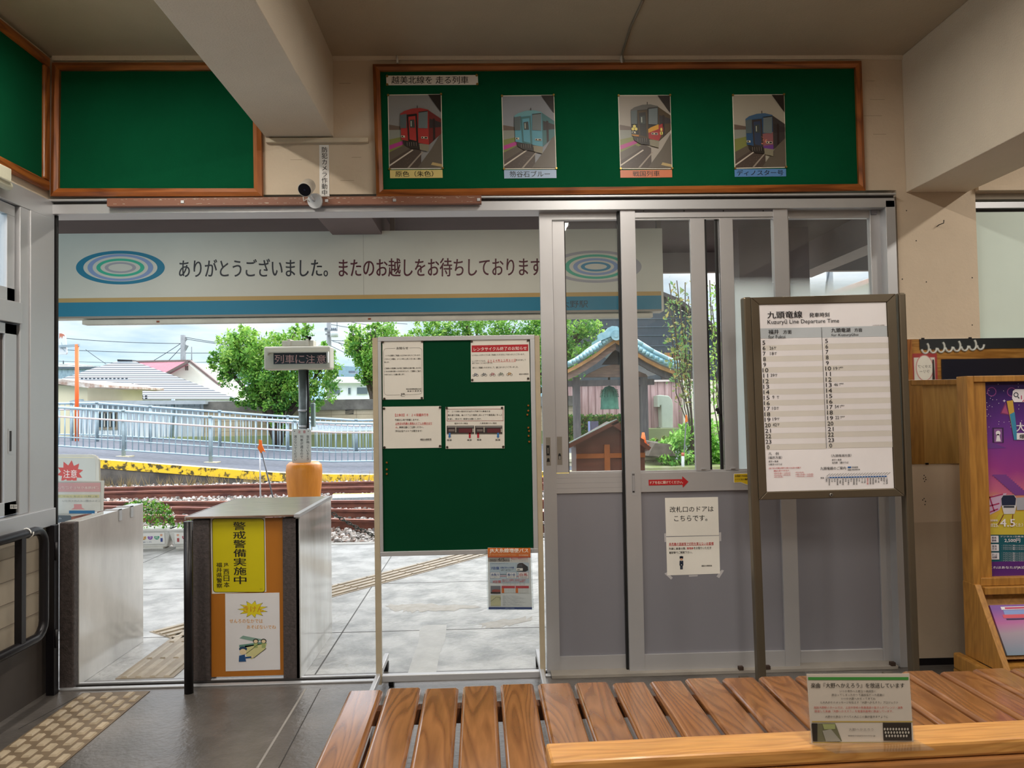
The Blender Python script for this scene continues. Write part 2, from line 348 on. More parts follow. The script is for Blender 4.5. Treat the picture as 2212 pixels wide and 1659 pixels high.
# beams
b = MB(); b.box(-1.122, -.774, -3.6, D, 2.795, CZ, m_beam); b.build('trim_2', kind='structure', label='left plastered ceiling beam', bevel=.004)
XB2 = X_(2090, 414)
b = MB(); b.box(2.243, XB2, -3.6, D, 2.485, CZ, m_beam); b.build('trim_3', kind='structure', label='right deep plastered beam', bevel=.004)
# rest of the room
MB().box(-2.6, XE, -3.75, -3.6, 0, CZ, m_wall).build('wall_back', kind='structure')
MB().box(XE, XE+.15, -3.75, D+.15, 0, CZ, m_wall).build('wall_right', kind='structure')
m_base = mat('dark_dado_paint', '4b4440', .6)
b = MB()
YA, YB = 1.2, 3.64
zs = PX(40, 1152, XL).z; zt = PX(50, 440, XL).z; zd = PX(30, 1392, XL).z
m_siding = mat('siding_board', 'b5a997', .7, var=.08, vs=3)
b.box(XL-.15, XL, -3.6, D, PX(60, 420, XL).z, CZ, m_wall); b.box(XL-.15, XL, -3.6, YA, zs, PX(60, 420, XL).z, m_wall)
b.box(XL-.15, XL, -3.6, D, zd, zs, m_siding); b.box(XL-.15, XL+.006, -3.6, D, 0, zd, m_base)
for k in range(1, 5):
    z = zd+(zs-zd)*k/5.; b.box(XL, XL+.003, -3.6, D-.02, z-.003, z, mat('siding_groove', '8d8275', .8))
b.build('wall_left', kind='structure')

# left window: fixed light above, sliding sashes below, framed in aluminium
def window_left():
    w = thing('window_1', (XL, 2.4, zs), kind='structure', label='aluminium window in the left wall')
    z = lambda py: PX(40, py, XL+.02).z
    f = MB(); f.box(XL-.06, XL+.03, YA, D-.01, z(445), z(402), m_alu); f.box(XL-.08, XL+.05, YA, D-.03, z(1152), z(1112), m_alu)
    f.box(XL-.05, XL+.028, YB, YB+.07, z(1112), z(445), m_alu); f.box(XL-.05, XL+.035, YB+.07, D-.02, z(1130), z(445), m_alu)
    f.box(XL-.05, XL+.04, YA, YB, z(700), z(655), m_alu)
    f.box(XL-.05, XL-.022, YB-.03, YB, z(1112), z(445), m_alu); f.build('window_frame', w, bevel=.003)
    s = MB(); s.box(XL-.02, XL+.01, YB-.07, YB-.012, z(655), z(470), m_alu); s.box(XL-.02, XL+.01, YA, YB-.012, z(470), z(447), m_alu); s.box(XL-.02, XL+.01, YA, YB-.012, z(655), z(625), m_alu)
    s.build('upper_sash', w, bevel=.002)
    s = MB(); s.box(XL-.015, XL+.02, YB-.10, YB-.012, z(1108), z(702), m_alu); s.box(XL-.015, XL+.02, YA, YB-.012, z(725), z(702), m_alu); s.box(XL-.015, XL+.02, YA, YB-.012, z(1108), z(1080), m_alu)
    s.box(XL-.02, XL+.008, YB-.112, YB-.10, z(1080), z(725), mat('brown_gasket', '3a2e2a', .6))
    so = s.build('lower_sash', w, bevel=.002)
    h = MB(); h.box(XL+.02, XL+.0225, YB-.075, YB-.045, z(978), z(925), m_alu); h.box(XL+.0225, XL+.0235, YB-.068, YB-.054, z(973), z(930), m_alud); h.build('finger_pull', so)
    st = MB(); S = Sheet(st, (V3(XL+.0208, 0, 0), V3(1, 0, 0))); S.base([(22, 1090), (37, 1090), (37, 1099), (22, 1099)], flat('dcdad5'), .0005); S.text('節電中', 23, 1091, 36, 1098, flat('222222'), 1)
    st.build('sticker', so)
    g = MB(); g.box(XL-.006, XL-.002, YA, YB-.07, z(625), z(470), glass()); g.box(XL-.004, XL, YA, YB-.11, z(1080), z(725), glass()); g.build('window_glass', w)
window_left()
# pale roller box above the left window
b = MB(); b.box(XL+.03, XL+.10, 2.2, PX(26, 395, XL+.1).y, PX(20, 402, XL+.06).z, PX(20, 372, XL+.06).z, mat('cream_plastic', 'd6d3bd', .5))
b.tube([(XL+.07, 2.2, PX(20, 408, XL+.07).z+.01), (XL+.07, PX(20, 400, XL+.07).y, PX(20, 408, XL+.07).z+.01)], .02, mat('cream_plastic', 'd6d3bd', .5), 14)
b.build('blind_box', label='cream roller blind box fixed above the left window', cat='blind', bevel=.006)

# green boards
def fram(mb, S, x0, y0, x1, y1, t, dep, m1, m2): pass
def green_board(Y, c, t, label, twist=0):
    # c = outer corners in pixels TL TR BR BL, on the wall
    tl, tr, br, bl = [P(x, y, Y) for x, y in c]
    x0, x1 = (tl.x+bl.x)/2, (tr.x+br.x)/2; 
    o = thing('notice_board', ((x0+x1)/2, D, bl.z), label, 'notice board')
    MB().prism([(tl+V3(t/2, .012, -t/2)), (tr+V3(-t/2, .012, -t/2)), (br+V3(-t/2, .012, t/2)), (bl+V3(t/2, .012, t/2))], (0, .012, 0), m_green).build('board_panel', o)
    f = MB()
    for a, b_, ma in ((tl, tr, m_fw), (tr, br, m_fwz), (br, bl, m_fw), (bl, tl, m_fwz)):
        d = (b_-a).normalized(); nrm = V3(d.z, 0, -d.x)   # towards the inside
        i0, i1 = a+d*t+nrm*t, b_-d*t+nrm*t
        mid0, mid1 = a+(d+nrm)*t*.5, b_+(nrm-d)*t*.5
        y = lambda v, yy: V3(v.x, yy, v.z)
        f.poly([y(a, D), y(b_, D), y(b_, D-.026), y(a, D-.026)], ma)
        f.poly([y(a, D-.026), y(b_, D-.026), y(mid1, D-.036), y(mid0, D-.036)], ma, False)
        f.poly([y(mid0, D-.036), y(mid1, D-.036), y(i1, D-.030), y(i0, D-.030)], ma, False)
        f.poly([y(i0, D-.030), y(i1, D-.030), y(i1, D-.012), y(i0, D-.012)], ma)
    f.build('frame', o)
    return o
YBD = D-.026
green_board(YBD, ((805, 138.5), (1861, 131.5), (1870, 412), (813, 425)), .036, 'long wood-framed green notice board over the doors with train photographs')
green_board(YBD, ((112, 135), (562, 135), (566, 424), (109, 424)), .040, 'empty wood-framed green notice board left of the security camera')
# board on the left wall, seen at a steep angle
def side_board():
    X = XL+.03; a = PX(108, 124, X); c = PX(104, 410, X); yE = 1.9; t = .05; zt_, zb_ = a.z, c.z; yR = D-.045
    o = thing('notice_board', (XL, 3, zb_), 'green notice board in a dark wood frame high on the left wall', 'notice board')
    MB().box(XL, XL+.014, yE+.02, yR-.02, zb_+.02, zt_-.02, m_green).build('board_panel', o)
    f = MB(); f.box(XL, X, yE, yR, zt_-t, zt_, m_fwy); f.box(XL, X, yE, yR, zb_, zb_+t, m_fwy); f.box(XL, X, yR-t, yR, zb_+t, zt_-t, m_fwz); f.box(XL, X, yE, yE+t, zb_+t, zt_-t, m_fwz)
    f.build('frame', o, bevel=.01)
side_board()

# ---------------------------------------------------------------- prints on the long board
YP = D-.0165
def pins(S, par, pts, r, m):
    for x, y in pts:
        p = S.pt(x, y, 1); MB().cone(p, p+S.n*.004, r, r*.8, m, 10).build('pin', par)
def banner_title():
    b = MB(); S = Sheet(b, YP, 740, 0, 2.989, .0, .0)
    S.base([(281, 488), (873, 484), (876, 547), (283, 550)], flat('e9e4dc'), .002); S.text('越美北線を 走る列車', 316, 492, 812, 541, flat('151210'), 1, .012)
    o = b.build('title_strip', label='white paper strip lettered in brush style, top left of the long green board', cat='sign')
    pins(S, o, [(287, 491), (866, 486), (870, 543), (288, 546)], .007, m_brass)
banner_title()
C_ = lambda h: flat(h, .4)
def train_photo(corn, v, cap, label, caplabel):
    # corn: pixel corners of the photo TL TR BR BL (print 100 x 139 units)
    b = MB(); tl, tr, br, bl = [P(x, y, YP) for x, y in corn]
    e = V3(0, -.0005, 0)
    def pt(x, y, l): u, w = x/100., y/139.; return (tl*(1-u)+tr*u)*(1-w)+(bl*(1-u)+br*u)*w+e*l
    def pg(pts, m, l): b.poly([pt(max(0, min(100, x)), max(0, min(139, y)), l) for x, y in pts], m)
    b.prism([tl, tr, br, bl], (0, .002, 0), C_('e6e0d0'))
    dy = v['dy']; t = lambda pts: [(x, y+dy) for x, y in pts]
    pg([(1.5, 1.5), (98.5, 1.5), (98.5, 137), (1.5, 137)], C_(v['sky']), 1)
    pg([(1.5, 62), (40, 62), (40, 100), (1.5, 100)], C_('8c8f86'), 2); pg([(1.5, 56), (24, 60), (24, 66), (1.5, 66)], C_('6a5a50'), 3)
    pg([(1.5, 84), (40, 76), (40, 100), (1.5, 137)], C_('7d8246'), 4)
    if v['pink']: pg([(1.5, 95), (34, 84), (34, 91), (1.5, 103)], C_('b03a86'), 5)
    pg([(1.5, 118), (45, 92), (60, 100), (60, 137), (1.5, 137)], C_('4b3f38'), 6)
    pg([(1.5, 108), (30, 94), (42, 100), (1.5, 124)], C_('5c5348'), 7)
    pg([(1.5, 131), (44, 103), (46, 104.5), (1.5, 134)], C_('c8beb0'), 8); pg([(34, 137), (62, 107), (64, 108), (38, 137)], C_('9c9184'), 8)
    for i in range(60):
        x, y = random.uniform(6, 55), random.uniform(112, 136)
        if y > 136-x*.55: pg([(x, y), (x+1, y), (x+.6, y+.8)], C_(random.choice(['8a7566', '6e5a4e'])), 8)
    pg([(53, 137), (80, 102), (98.5, 72), (98.5, 137)], C_('5f574c'), 9)
    if v['paper']: pg([(81, 127), (98.5, 131), (98.5, 136), (78, 132)], C_('b39c6a'), 10)
    pg([(75, 1.5), (98.5, 1.5), (98.5, 35)], C_('231c18'), 9)
    body, side, roof = C_(v['body']), C_(v['side']), C_(v['roof']); dk = C_('1b1716')
    pg(t([(74, 30), (98.5, 47), (98.5, 74), (75, 95)]), side, 11)
    pg(t([(77, 46), (98.5, 54), (98.5, 62), (77, 64)]), C_('302a2c'), 12); pg(t([(83, 46), (87, 47), (87, 84), (83, 88)]), C_('2a1d1c'), 13)
    pg(t([(23, 37), (30, 32), (45, 27.5), (60, 26.5), (75, 30), (75, 95), (24, 85)]), body, 14)
    pg(t([(23, 37), (30, 32), (45, 27.5), (60, 26.5), (75, 30), (75, 32), (56, 33), (54, 36), (35, 37.5), (23, 40)]), roof, 15)
    if v['k'] == 'wave':
        pg(t([(24, 83), (36, 84), (48, 78), (60, 70), (75, 64), (75, 95), (24, 85)]), C_('d0982c'), 15)
        pg(t([(24, 84), (40, 86), (56, 80), (75, 73), (75, 95)]), C_('a02a2c'), 16)
        for q in ((29, 68), (26, 73), (32, 73)): pg(t([(q[0]+3*math.cos(i), q[1]+3*math.sin(i)) for i in [0, .8, 1.6, 2.4, 3.2, 4, 4.8, 5.5]]), C_('e0cf6a'), 17)
        pg(t([(75, 66), (84, 62), (84, 76), (75, 95)]), C_('a02a2c'), 13)
        for q in ((80, 74), (79, 81), (81, 81)): pg(t([(q[0]+2*math.cos(i), q[1]+3.4*math.sin(i)) for i in [0, .8, 1.6, 2.4, 3.2, 4, 4.8, 5.5]]), C_('e0cf6a'), 17)
    if v['k'] == 'shell':
        pg(t([(52, 66), (75, 62), (75, 95), (52, 90)]), C_('8d5a5e'), 15); pg(t([(56, 88), (75, 86), (75, 95), (56, 92)]), C_('6a3a86'), 16)
        pg(t([(36, 66), (50, 62), (48, 74), (38, 78)]), C_('2f7f8e'), 15)
        for k in range(26):
            a = k*.62; r = 11.5*math.exp(-a*.13); a2 = a+.62; r2 = 11.5*math.exp(-a2*.13); cx, cyy = 52, 76
            pg(t([(cx+r*math.cos(a), cyy+r*math.sin(a)), (cx+r2*math.cos(a2), cyy+r2*math.sin(a2)), (cx+r2*.72*math.cos(a2), cyy+r2*.72*math.sin(a2)), (cx+r*.72*math.cos(a), cyy+r*.72*math.sin(a))]), C_(['c9826a', '9c5648'][k % 2]), 18)
    pg(t([(23, 39.5), (35, 37.5), (34, 64), (23, 64)]), C_('566264'), 19); pg(t([(57, 34), (74, 32), (73, 65), (56, 64)]), C_('6a7577'), 19)
    pg(t([(57, 34), (74, 32), (74, 33.5), (57, 35.5)]), dk, 20)
    pg(t([(35, 39), (54, 37), (55.5, 91), (37, 88)]), dk if v['k'] == 'red' else C_(v['side']), 18)
    pg(t([(38, 43), (51, 41.5), (52, 88), (39.5, 85)]), body if v['k'] in ('red', 'blue') else C_(v['door']), 19)
    pg(t([(40, 49), (49, 48), (50, 63.5), (40.5, 63.5)]), C_('3c4442'), 20); pg(t([(42, 51), (44, 51), (44, 61), (42, 61)]), C_('a9b0a4'), 21)
    for x0, y0, x1 in ((24, 77.5, 31), (61, 80, 73)): pg(t([(x0, y0), (x1, y0+.5), (x1, y0+4.5), (x0, y0+3.5)]), C_('cfc9bb'), 20); pg(t([(x0+.8, y0+.8), (x1-.8, y0+1.2), (x1-.8, y0+3.8), (x0+.8, y0+2.9)]), dk, 21); pg(t([(x0+4, y0+1), (x0+6, y0+1), (x0+6, y0+3), (x0+4, y0+3)]), C_('f2e6b8'), 22)
    pg(t([(57, 92.5), (75, 95), (74, 108), (58, 104)]), C_('86806c'), 18); pg(t([(26, 86), (56, 91), (57, 103), (40, 101), (28, 94)]), C_('2c2723'), 17)
    for i in range(10): x = 34+i*2.1; pg(t([(x, 90), (x+1.4, 90.5), (x+1.2, 98), (x+.4, 97)]), C_(['6e655c', '1c1816'][i % 2]), 18)
    pg(t([(54, 22), (55.5, 22), (55.5, 27), (54, 27)]), C_('3a3632'), 15)
    o = b.build('photo_print', label=label, cat='photograph', group='train photographs on the long green board')
    for x, y in ((1, 1), (99, 0.5), (99.5, 138), (1, 138.5)): q = pt(x, y, 1); MB().cone(q, q+V3(0, -.006, 0), .0065, .005, m_brass, 10).build('pin', o)
    c = MB(); S = Sheet(c, YP, 0, 0, 1., -.008, .03); x0, y0, x1, y1, col, txt, tx0, tx1 = cap
    S.base(S.corners(x0, y0, x1, y1), C_(col), .002); S.text(txt, tx0, y0+2.2, tx1, y1-2.6, C_('16120f'), 1, .014)
    c.build('caption_strip', label=caplabel, cat='sign', group='captions under the train photographs')
s1 = 5.53
train_photo([(820+95/s1, 190+80/s1), (820+740/s1, 190+72/s1), (820+757/s1, 190+966/s1), (820+112/s1, 190+972/s1)],
    dict(dy=0, sky='8d8d8c', body='a93431', side='6d2724', roof='9c3431', k='red', door='a93431', pink=1, paper=1),
    (842.5, 367, 956, 384.5, 'd6c47c', '原色（朱色）', 854, 936), 'photograph print of a red diesel railcar, first on the long green board', 'yellow caption strip reading 原色（朱色） under the red train photograph')
train_photo([(820+1455/s1, 190+90/s1), (820+2085/s1, 190+82/s1), (820+2115/s1, 190+968/s1), (820+1480/s1, 190+972/s1)],
    dict(dy=3, sky='8e9299', body='5799ac', side='3f6f72', roof='6aa0a8', k='blue', door='5799ac', pink=1, paper=0),
    (1089, 367, 1202, 385, '9fb6d4', '笏谷石ブルー', 1101, 1188), 'photograph print of a light blue diesel railcar, second on the long green board', 'pale blue caption strip under the light blue train photograph')
train_photo([(1320+82/s1, 190+85/s1), (1320+710/s1, 190+84/s1), (1320+733/s1, 190+968/s1), (1320+108/s1, 190+968/s1)],
    dict(dy=-8, sky='a39b90', body='24221f', side='4a3a22', roof='5f5d58', k='wave', door='2a2826', pink=1, paper=1),
    (1340, 367, 1452, 383.5, 'd0764e', '戦国列車', 1367, 1425), 'photograph print of a black, gold and red railcar, third on the long green board', 'orange caption strip reading 戦国列車 under the black and gold train photograph')
train_photo([(1320+1447/s1, 190+80/s1), (1320+2070/s1, 190+75/s1), (1320+2093/s1, 190+952/s1), (1320+1475/s1, 190+965/s1)],
    dict(dy=10, sky='aba596', body='2c4f74', side='3a3434', roof='3e5f80', k='shell', door='32405a', pink=0, paper=0),
    (1587, 365, 1698, 381.5, '5a8ac4', 'ディノスター号', 1592, 1692), 'photograph print of a blue railcar with a spiral shell, last on the long green board', 'blue caption strip reading ディノスター号 under the blue train photograph')

# ---------------------------------------------------------------- header, conduit, camera, cable
b = MB(); x0, x1 = X_(100, 430), X_(1926, 430)
b.box(x0, x1, D-.045, D+.10, Z_(700, 435), Z_(700, 425.5, D-.045), m_alu)
b.box(x0-.0, x1, D-.03, D+.10, Z_(700, 461), Z_(700, 437, D-.03), m_alu); b.box(x0, x1, D-.02, D+.05, Z_(700, 440), Z_(700, 428), m_alud)
b.build('trim_4', kind='structure', label='aluminium door head rail', bevel=.002)
b = MB()
m_rw = mat('worn_brown_wood', '7d4f3c', .6, c2='8a5d48', vs=5, stretch=(.3, 1, 1)); m_chip = flat('c9bfae')
xa, xb = X_(234, 433, D-.06), X_(1040, 433, D-.06); za, zb = Z_(640, 444, D-.06), Z_(640, 427, D-.06)
b.box(xa, xb, D-.075, D-.045, za, zb, m_rw)
for i in range(150):
    x = random.uniform(xa+.02, xb-.05); w = random.uniform(.002, .02); z = zb-random.choice([.004, .006, .008, .028])-random.random()*.003
    b.box(x, x+w, D-.0755, D-.075, z-.0012, z, m_chip)
for px in (397, 690, 707, 853, 1034):
    x = X_(px, 433, D-.06); b.box(x-.008, x+.008, D-.079, D-.075, za+.012, za+.026, m_alu)
b.build('curtain_batten', label='long worn brown wooden batten with peeling paint above the open doorway', cat='batten', bevel=.002)
b = MB(); b.box(X_(577, 306), X_(797, 306), D-.028, D, Z_(690, 311), Z_(690, 301), mat('conduit_cream', 'cbbda6', .6)); b.build('cable_conduit', label='cream plastic cable conduit below the left ceiling beam', cat='conduit', bevel=.003)
b = MB(); S = Sheet(b, D-.002, 560, 290, 7.373, 0, .012)
S.base([(955, 170), (1108, 168), (1118, 990), (962, 992)], flat('e6e3df'), .001); S.vtext('防犯カメラ作動中', 1040, 200, 978, 98, flat('17151a'), 1, .02)
b.build('label_strip', label='vertical white strip reading 防犯カメラ作動中 beside the security camera', cat='sign')
# small security camera on a round base
c = thing('security_camera', tuple(P(675, 445, D-.05)), 'small round white security camera with black face above the doorway', 'camera')
p0 = P(658, 410, D-.18); dr = (CAM-p0).normalized(); dr = (dr+V3(-.35, 0, -.35)).normalized(); r_ = 16*3.75/F
mb = MB(); bk = p0-dr*.075; mb.cone(bk, p0, r_*.92, r_, mat('camera_shell', 'c8c0b4', .35), 28); mb.cone(bk-dr*.012, bk, r_*.6, r_*.92, mat('camera_shell', 'c8c0b4', .35), 28); mb.build('camera_body', c, bevel=.003)
mb = MB(); mb.cone(p0-dr*.001, p0+dr*.0015, r_*.87, r_*.87, mat('camera_face', '0e0e18', .15), 28); mb.cone(p0+dr*.001, p0+dr*.003, r_*.16, r_*.14, mat('lens_glint', '22243a', .1), 16); mb.build('camera_lens', c)
bp = P(680, 434, D-.082); dn = V3(-.15, -1, -.25).normalized()
mb = MB(); mb.cone(bp-dn*-.006, bp-dn*.012, .037, .039, mat('white_gloss_plastic', 'd8dade', .12, coat=.5), 28); mb.build('mount_base', c)
mb = MB(); mb.tube([bp, bp+dn*.03+V3(-.01, 0, .02), bk+dr*.02+V3(0, 0, -r_*.9)], .008, mat('white_gloss_plastic', 'd8dade', .12), 10)
mb.tube([P(655, 425, D-.09), P(656, 434, D-.085), P(664, 430, D-.085), P(668, 436, D-.083)], .0025, m_white, 8); mb.build('mount_arm', c)
# lamp fixtures themselves
m_tube = mat('lit_tube', 'fff1d8', .5, emit=3.0); m_fix = mat('lamp_housing', 'dedbd2', .5)
first = None
for i, (x, y) in enumerate(TUBES):
    if first is None:
        t = thing('ceiling_lamp', (x, y, CZ), 'fluorescent tube lamp on the ceiling, left of the left beam', 'lamp', 'ceiling tube lamps')
        MB().box(x-.06, x+.06, y-.62, y+.62, CZ-.06, CZ, m_fix).build('housing', t, bevel=.004)
        MB().tube([(x, y-.58, CZ-.08), (x, y+.58, CZ-.08)], .015, m_tube, 12).build('lamp_tube', t); first = t
    else: copy_tree(first, (x, y, CZ), 'fluorescent tube lamp on the ceiling, '+['', 'between the beams near the doors', 'right of the right beam near the doors', 'between the beams above the bench', 'left bay over the floor', 'right bay by the rack', 'between the beams at the back', 'added far right to brighten the display wall'][i])
b = MB(); b.tube([G(1390, 0, CZ-.006), G(1362, 60, CZ-.006), G(1346, 112, CZ-.006), P(1345, 124, D-.02), P(1348, 134, D-.03)], .006, mat('grey_cable', '8a7f6e', .6), 8)
b.build('lamp_cable', label='thin grey cable running along the ceiling above the long green board', cat='cable')
for px, nm in ((858, 'left'), (1343, 'middle')):
    b = MB(); p = P(px, 131, D-.04); b.tube([p+V3(0, .03, 0), p+V3(0, .03, .02), p+V3(0, 0, .025), p+V3(0, -.004, -.012)], .004, m_white, 8)
    b.build('board_hook', label='small white hook holding the top of the long board, '+nm+' one', cat='hook', group='hooks above the long board')
b = MB(); p = P(2024, 489, D); b.tube([p, p+V3(.0, -.02, .004), p+V3(.018, -.03, .010), p+V3(.02, -.03, .026)], .0025, m_blackpaint, 8)
b.build('wall_hook', label='small bent black hook in the wall under the right beam', cat='hook')
# ================================================================ SLIDING DOORS
def door(n, label): return thing('door_%d' % n, (X_({1: 1240, 2: 1500, 3: 1800}[n], 1450), D, 0), kind='structure', label=label)
m_ds = mat('door_stile_aluminium', 'bebdbf', .4, .45, var=.02)
def xz(px, Y): return P(px, 460, Y).x
def zz(px, py, Y): return P(px, py, Y).z
# outer frame
jb = MB()
jb.box(X_(102, 460, D-.03), X_(115, 460), D-.03, D-.002, 0, Z_(110, 445), m_alu); jb.box(-2.34, X_(114, 460), D-.002, D+.03, 0, Z_(110, 445), m_alu)
jb.box(X_(115.5, 460), X_(127, 460, D+.012), D-.002, D+.012, 0, Z_(110, 461), m_black)
jb.box(X_(1907, 460), X_(1928, 460), D-.03, D+.10, 0, Z_(1920, 436), m_alu)
jb.box(X_(128, 1485), X_(1190, 1460), D-.02, D+.012, -.0, .008, m_alu); jb.box(X_(128, 1485), X_(1190, 1460), D+.03, D+.045, 0, .010, m_alud); jb.box(X_(128, 1485), X_(1190, 1460), D+.055, D+.075, 0, .010, m_alu)
jb.box(X_(1190, 1460), X_(1930, 1450), D-.05, D+.09, 0, .018, mat('sill_concrete', '9a938a', .7))
jb.build('trim_5', kind='structure', label='aluminium door jambs and floor track', bevel=.002)

YA_ = D+.045
d = door(1, 'left sliding door leaf of aluminium with one tall glass light'); Y = YA_
xl, xr, xi = xz(1164, Y), xz(1352, Y), xz(1191, Y)
zT, zB = zz(1250, 458, Y), zz(1250, 1455, Y)
zg1, zg0 = zz(1270, 478, Y), zz(1280, 1020, Y); zm = zz(1280, 1064, Y); zk = zz(1290, 1414, Y)
b = MB(); b.box(xl, xi, Y-.018, Y+.018, zB, zT, m_ds); b.box(xi, xr, Y-.018, Y+.018, zz(1250, 476, Y), zT, m_ds)
b.box(xi, xr, Y-.016, Y+.016, zm, zg0-.004, m_ds); b.box(xi, xr, Y-.016, Y+.016, zB, zk, m_ds)
for q in (.25, .5, .75): b.box(xi, xr, Y-.0165, Y-.016, zm+(zg0-zm)*q-.001, zm+(zg0-zm)*q, m_alug)
b.build('door_frame', d, bevel=.0025)
b = MB(); b.box(xi+.001, xz(1218, Y), Y-.006, Y+.022, zg0, zg1, m_ds); b.box(xz(1218, Y), xz(1219.5, Y), Y-.007, Y+.0, zg0, zg1, m_alud)
b.box(xz(1219, Y), xr, Y-.010, Y+.010, zg0-.004, zg0+.006, m_ds); b.build('glass_stile', d, bevel=.002)
MB().box(xz(1219, Y), xr, Y, Y+.004, zg0+.005, zg1+.004, glass()).build('window_glass', d)
MB().box(xi, xr, Y-.008, Y+.008, zk, zm, m_alug).build('lower_panel', d, bevel=.001)
k = MB(); S = Sheet(k, Y-.0185, 1160, 900, 8.296, 0, .018)
S.base([(158, 372), (240, 372), (250, 878), (170, 880)], mat('lock_steel', 'a5a29c', .35, .7), .002); S.rect(168, 515, 226, 695, flat('141316'), 1); S.rect(190, 560, 205, 660, mat('lock_chrome', 'b5b2ad', .3, .8), 2)
S.poly([(185, 745), (222, 745), (232, 810), (172, 812)], flat('0c0c0d'), 1); k.build('lock', d)
k = MB(); S = Sheet(k, Y-.0065, 1160, 900, 8.296, 0, .018); S.base([(355, 358), (447, 358), (456, 865), (364, 866)], mat('lock_steel', 'a5a29c', .35, .7), .002)
S.poly([(390, 660), (418, 660), (432, 700), (432, 768), (382, 768), (380, 700)], flat('1b1a1b'), 1); S.rect(390, 708, 426, 766, flat('8e8a84'), 2); k.build('latch_plate', d)

Y = D+.005
d = door(2, 'middle sliding door leaf of aluminium with glazed upper half and notices')
xl, xi, xr0, xr = xz(1338, Y), xz(1370, Y), xz(1667, Y), xz(1698, Y)
zT, zB = zz(1500, 452, Y), zz(1500, 1450, Y); zg1, zg0, zm, zk = zz(1450, 474, Y), zz(1450, 1018, Y), zz(1450, 1061, Y), zz(1450, 1410, Y)
b = MB(); b.box(xl, xi, Y-.02, Y+.02, zB, zT, m_ds); b.box(xr0, xr, Y-.02, Y+.02, zB, zT, m_ds)
b.box(xi, xr0, Y-.016, Y+.016, zz(1500, 471, Y), zz(1500, 460, Y), m_ds); b.box(xi, xr0, Y-.010, Y+.016, zz(1500, 459, Y), zz(1500, 454, Y), m_alug)
b.box(xi, xr0, Y-.018, Y+.018, zm, zg0-.004, m_ds); b.box(xi, xr0, Y-.018, Y+.018, zB, zk, m_ds); b.box(xl-.012, xl, Y+.0, Y+.02, zB, zT, m_black)  # last box: black strip painted in for the shadow gap beside the stile
for px in (1390, 1477, 1562, 1648): b.box(X_(px, 456)-.003, X_(px, 456)+.003, Y-.011, Y-.010, zz(px, 458, Y), zz(px, 455, Y), m_alud)
b.build('door_frame', d, bevel=.0025)
for a0, a1, yy, nm in ((1489, 1520, Y-.004, 0), (1552, 1581, Y-.004, 1)):
    b = MB(); b.box(xz(a0, yy), xz(a1, yy), yy-.01, yy+.012, zg0, zg1, m_ds)
    if nm == 0: b.box(xz(a1, yy), xz(a1+5, yy), yy+.0, yy+.014, zg0, zg1, m_black)
    else: b.box(xz(a0-8, yy), xz(a0-2, yy), yy+.002, yy+.02, zg0, zg1, m_black); b.box(xz(a0-2, yy), xz(a0, yy), yy+.01, yy+.02, zg0, zg1, m_ds)
    so = b.build('sash_stile', d, bevel=.002)
    q = MB(); cx = xz(a0+16, yy); q.box(cx-.012, cx+.012, yy-.016, yy-.01, zg0+.008, zg0+.014, m_alu); q.build('sash_latch', so)
cl = MB(); p = P(1549, 885, Y-.005); cl.cone(p, p+V3(0, -.012, 0), .010, .008, m_black, 14); cl.box(p.x-.004, p.x+.022, p.y-.014, p.y-.008, p.z-.022, p.z-.006, m_black); cl.build('crescent_lock', d)
b = MB(); b.box(xi, xr0, Y-.010, Y+.010, zg0-.004, zg0+.005, m_ds); b.box(xi, xr0, Y-.010, Y+.010, zg1-.003, zg1+.004, m_ds); b.build('glass_rail', d)
b = MB(); b.box(xi, xz(1525, Y), Y, Y+.003, zg0, zg1, glass()); b.build('window_glass', d)
zf0, zf1 = zz(1650, 645, Y), zz(1650, 597, Y)
gf = glass('frosted_film_glass', film=(zf0, zf1))
MB().box(xz(1581, Y), xr0, Y, Y+.003, zg0, zg1, gf).build('window_glass', d)
MB().box(xi, xr0, Y-.006, Y+.006, zk, zm, m_alug).build('lower_panel', d, bevel=.001)
k = MB(); S = Sheet(k, Y-.021, 1160, 900, 8.296, 0, .02); S.base([(1690, 985), (1757, 985), (1775, 1413), (1700, 1416)], m_alu, .002); S.rect(1707, 1022, 1752, 1362, flat('5e5c5e'), 1); S.rect(1712, 1055, 1750, 1330, flat('9a989a'), 2)
S.ell(1728, 1345, 12, 12, m_black, 3, 10); k.build('finger_pull', d)
# third leaf, further right, partly behind the timetable
Y = D+.05
d = door(3, 'right sliding door leaf of aluminium behind the timetable stand')
xl, xi, xr0, xr = xz(1672, Y), xz(1700, Y), xz(1875, Y), xz(1906, Y)
zT, zB = zz(1800, 452, Y), zz(1800, 1442, Y); zg1, zg0, zm, zk = zz(1790, 473, Y), zz(1790, 1010, Y), zz(1790, 1052, Y), zz(1790, 1402, Y)
b = MB(); b.box(xl, xi, Y-.018, Y+.018, zB, zT, m_ds); b.box(xr0, xr, Y-.018, Y+.018, zB, zT, m_ds); b.box(xi, xr0, Y-.016, Y+.016, zg1, zz(1790, 455, Y), m_ds)
b.box(xi, xr0, Y-.016, Y+.016, zm, zg0, m_ds); b.box(xi, xr0, Y-.016, Y+.016, zB, zk, m_ds); b.box(xr, xr+.008, Y, Y+.02, zB, zT, m_black); b.build('door_frame', d, bevel=.0025)
MB().box(xi, xr0, Y, Y+.003, zg0, zg1, gf).build('window_glass', d)
MB().box(xi, xr0, Y-.006, Y+.006, zk, zm, m_alug).build('lower_panel', d)
k = MB(); k.box(xz(1876, Y)-.0, xz(1889, Y), Y-.03, Y-.018, zz(1880, 466, Y), zz(1880, 454, Y), m_alug); k.build('top_stopper', d)
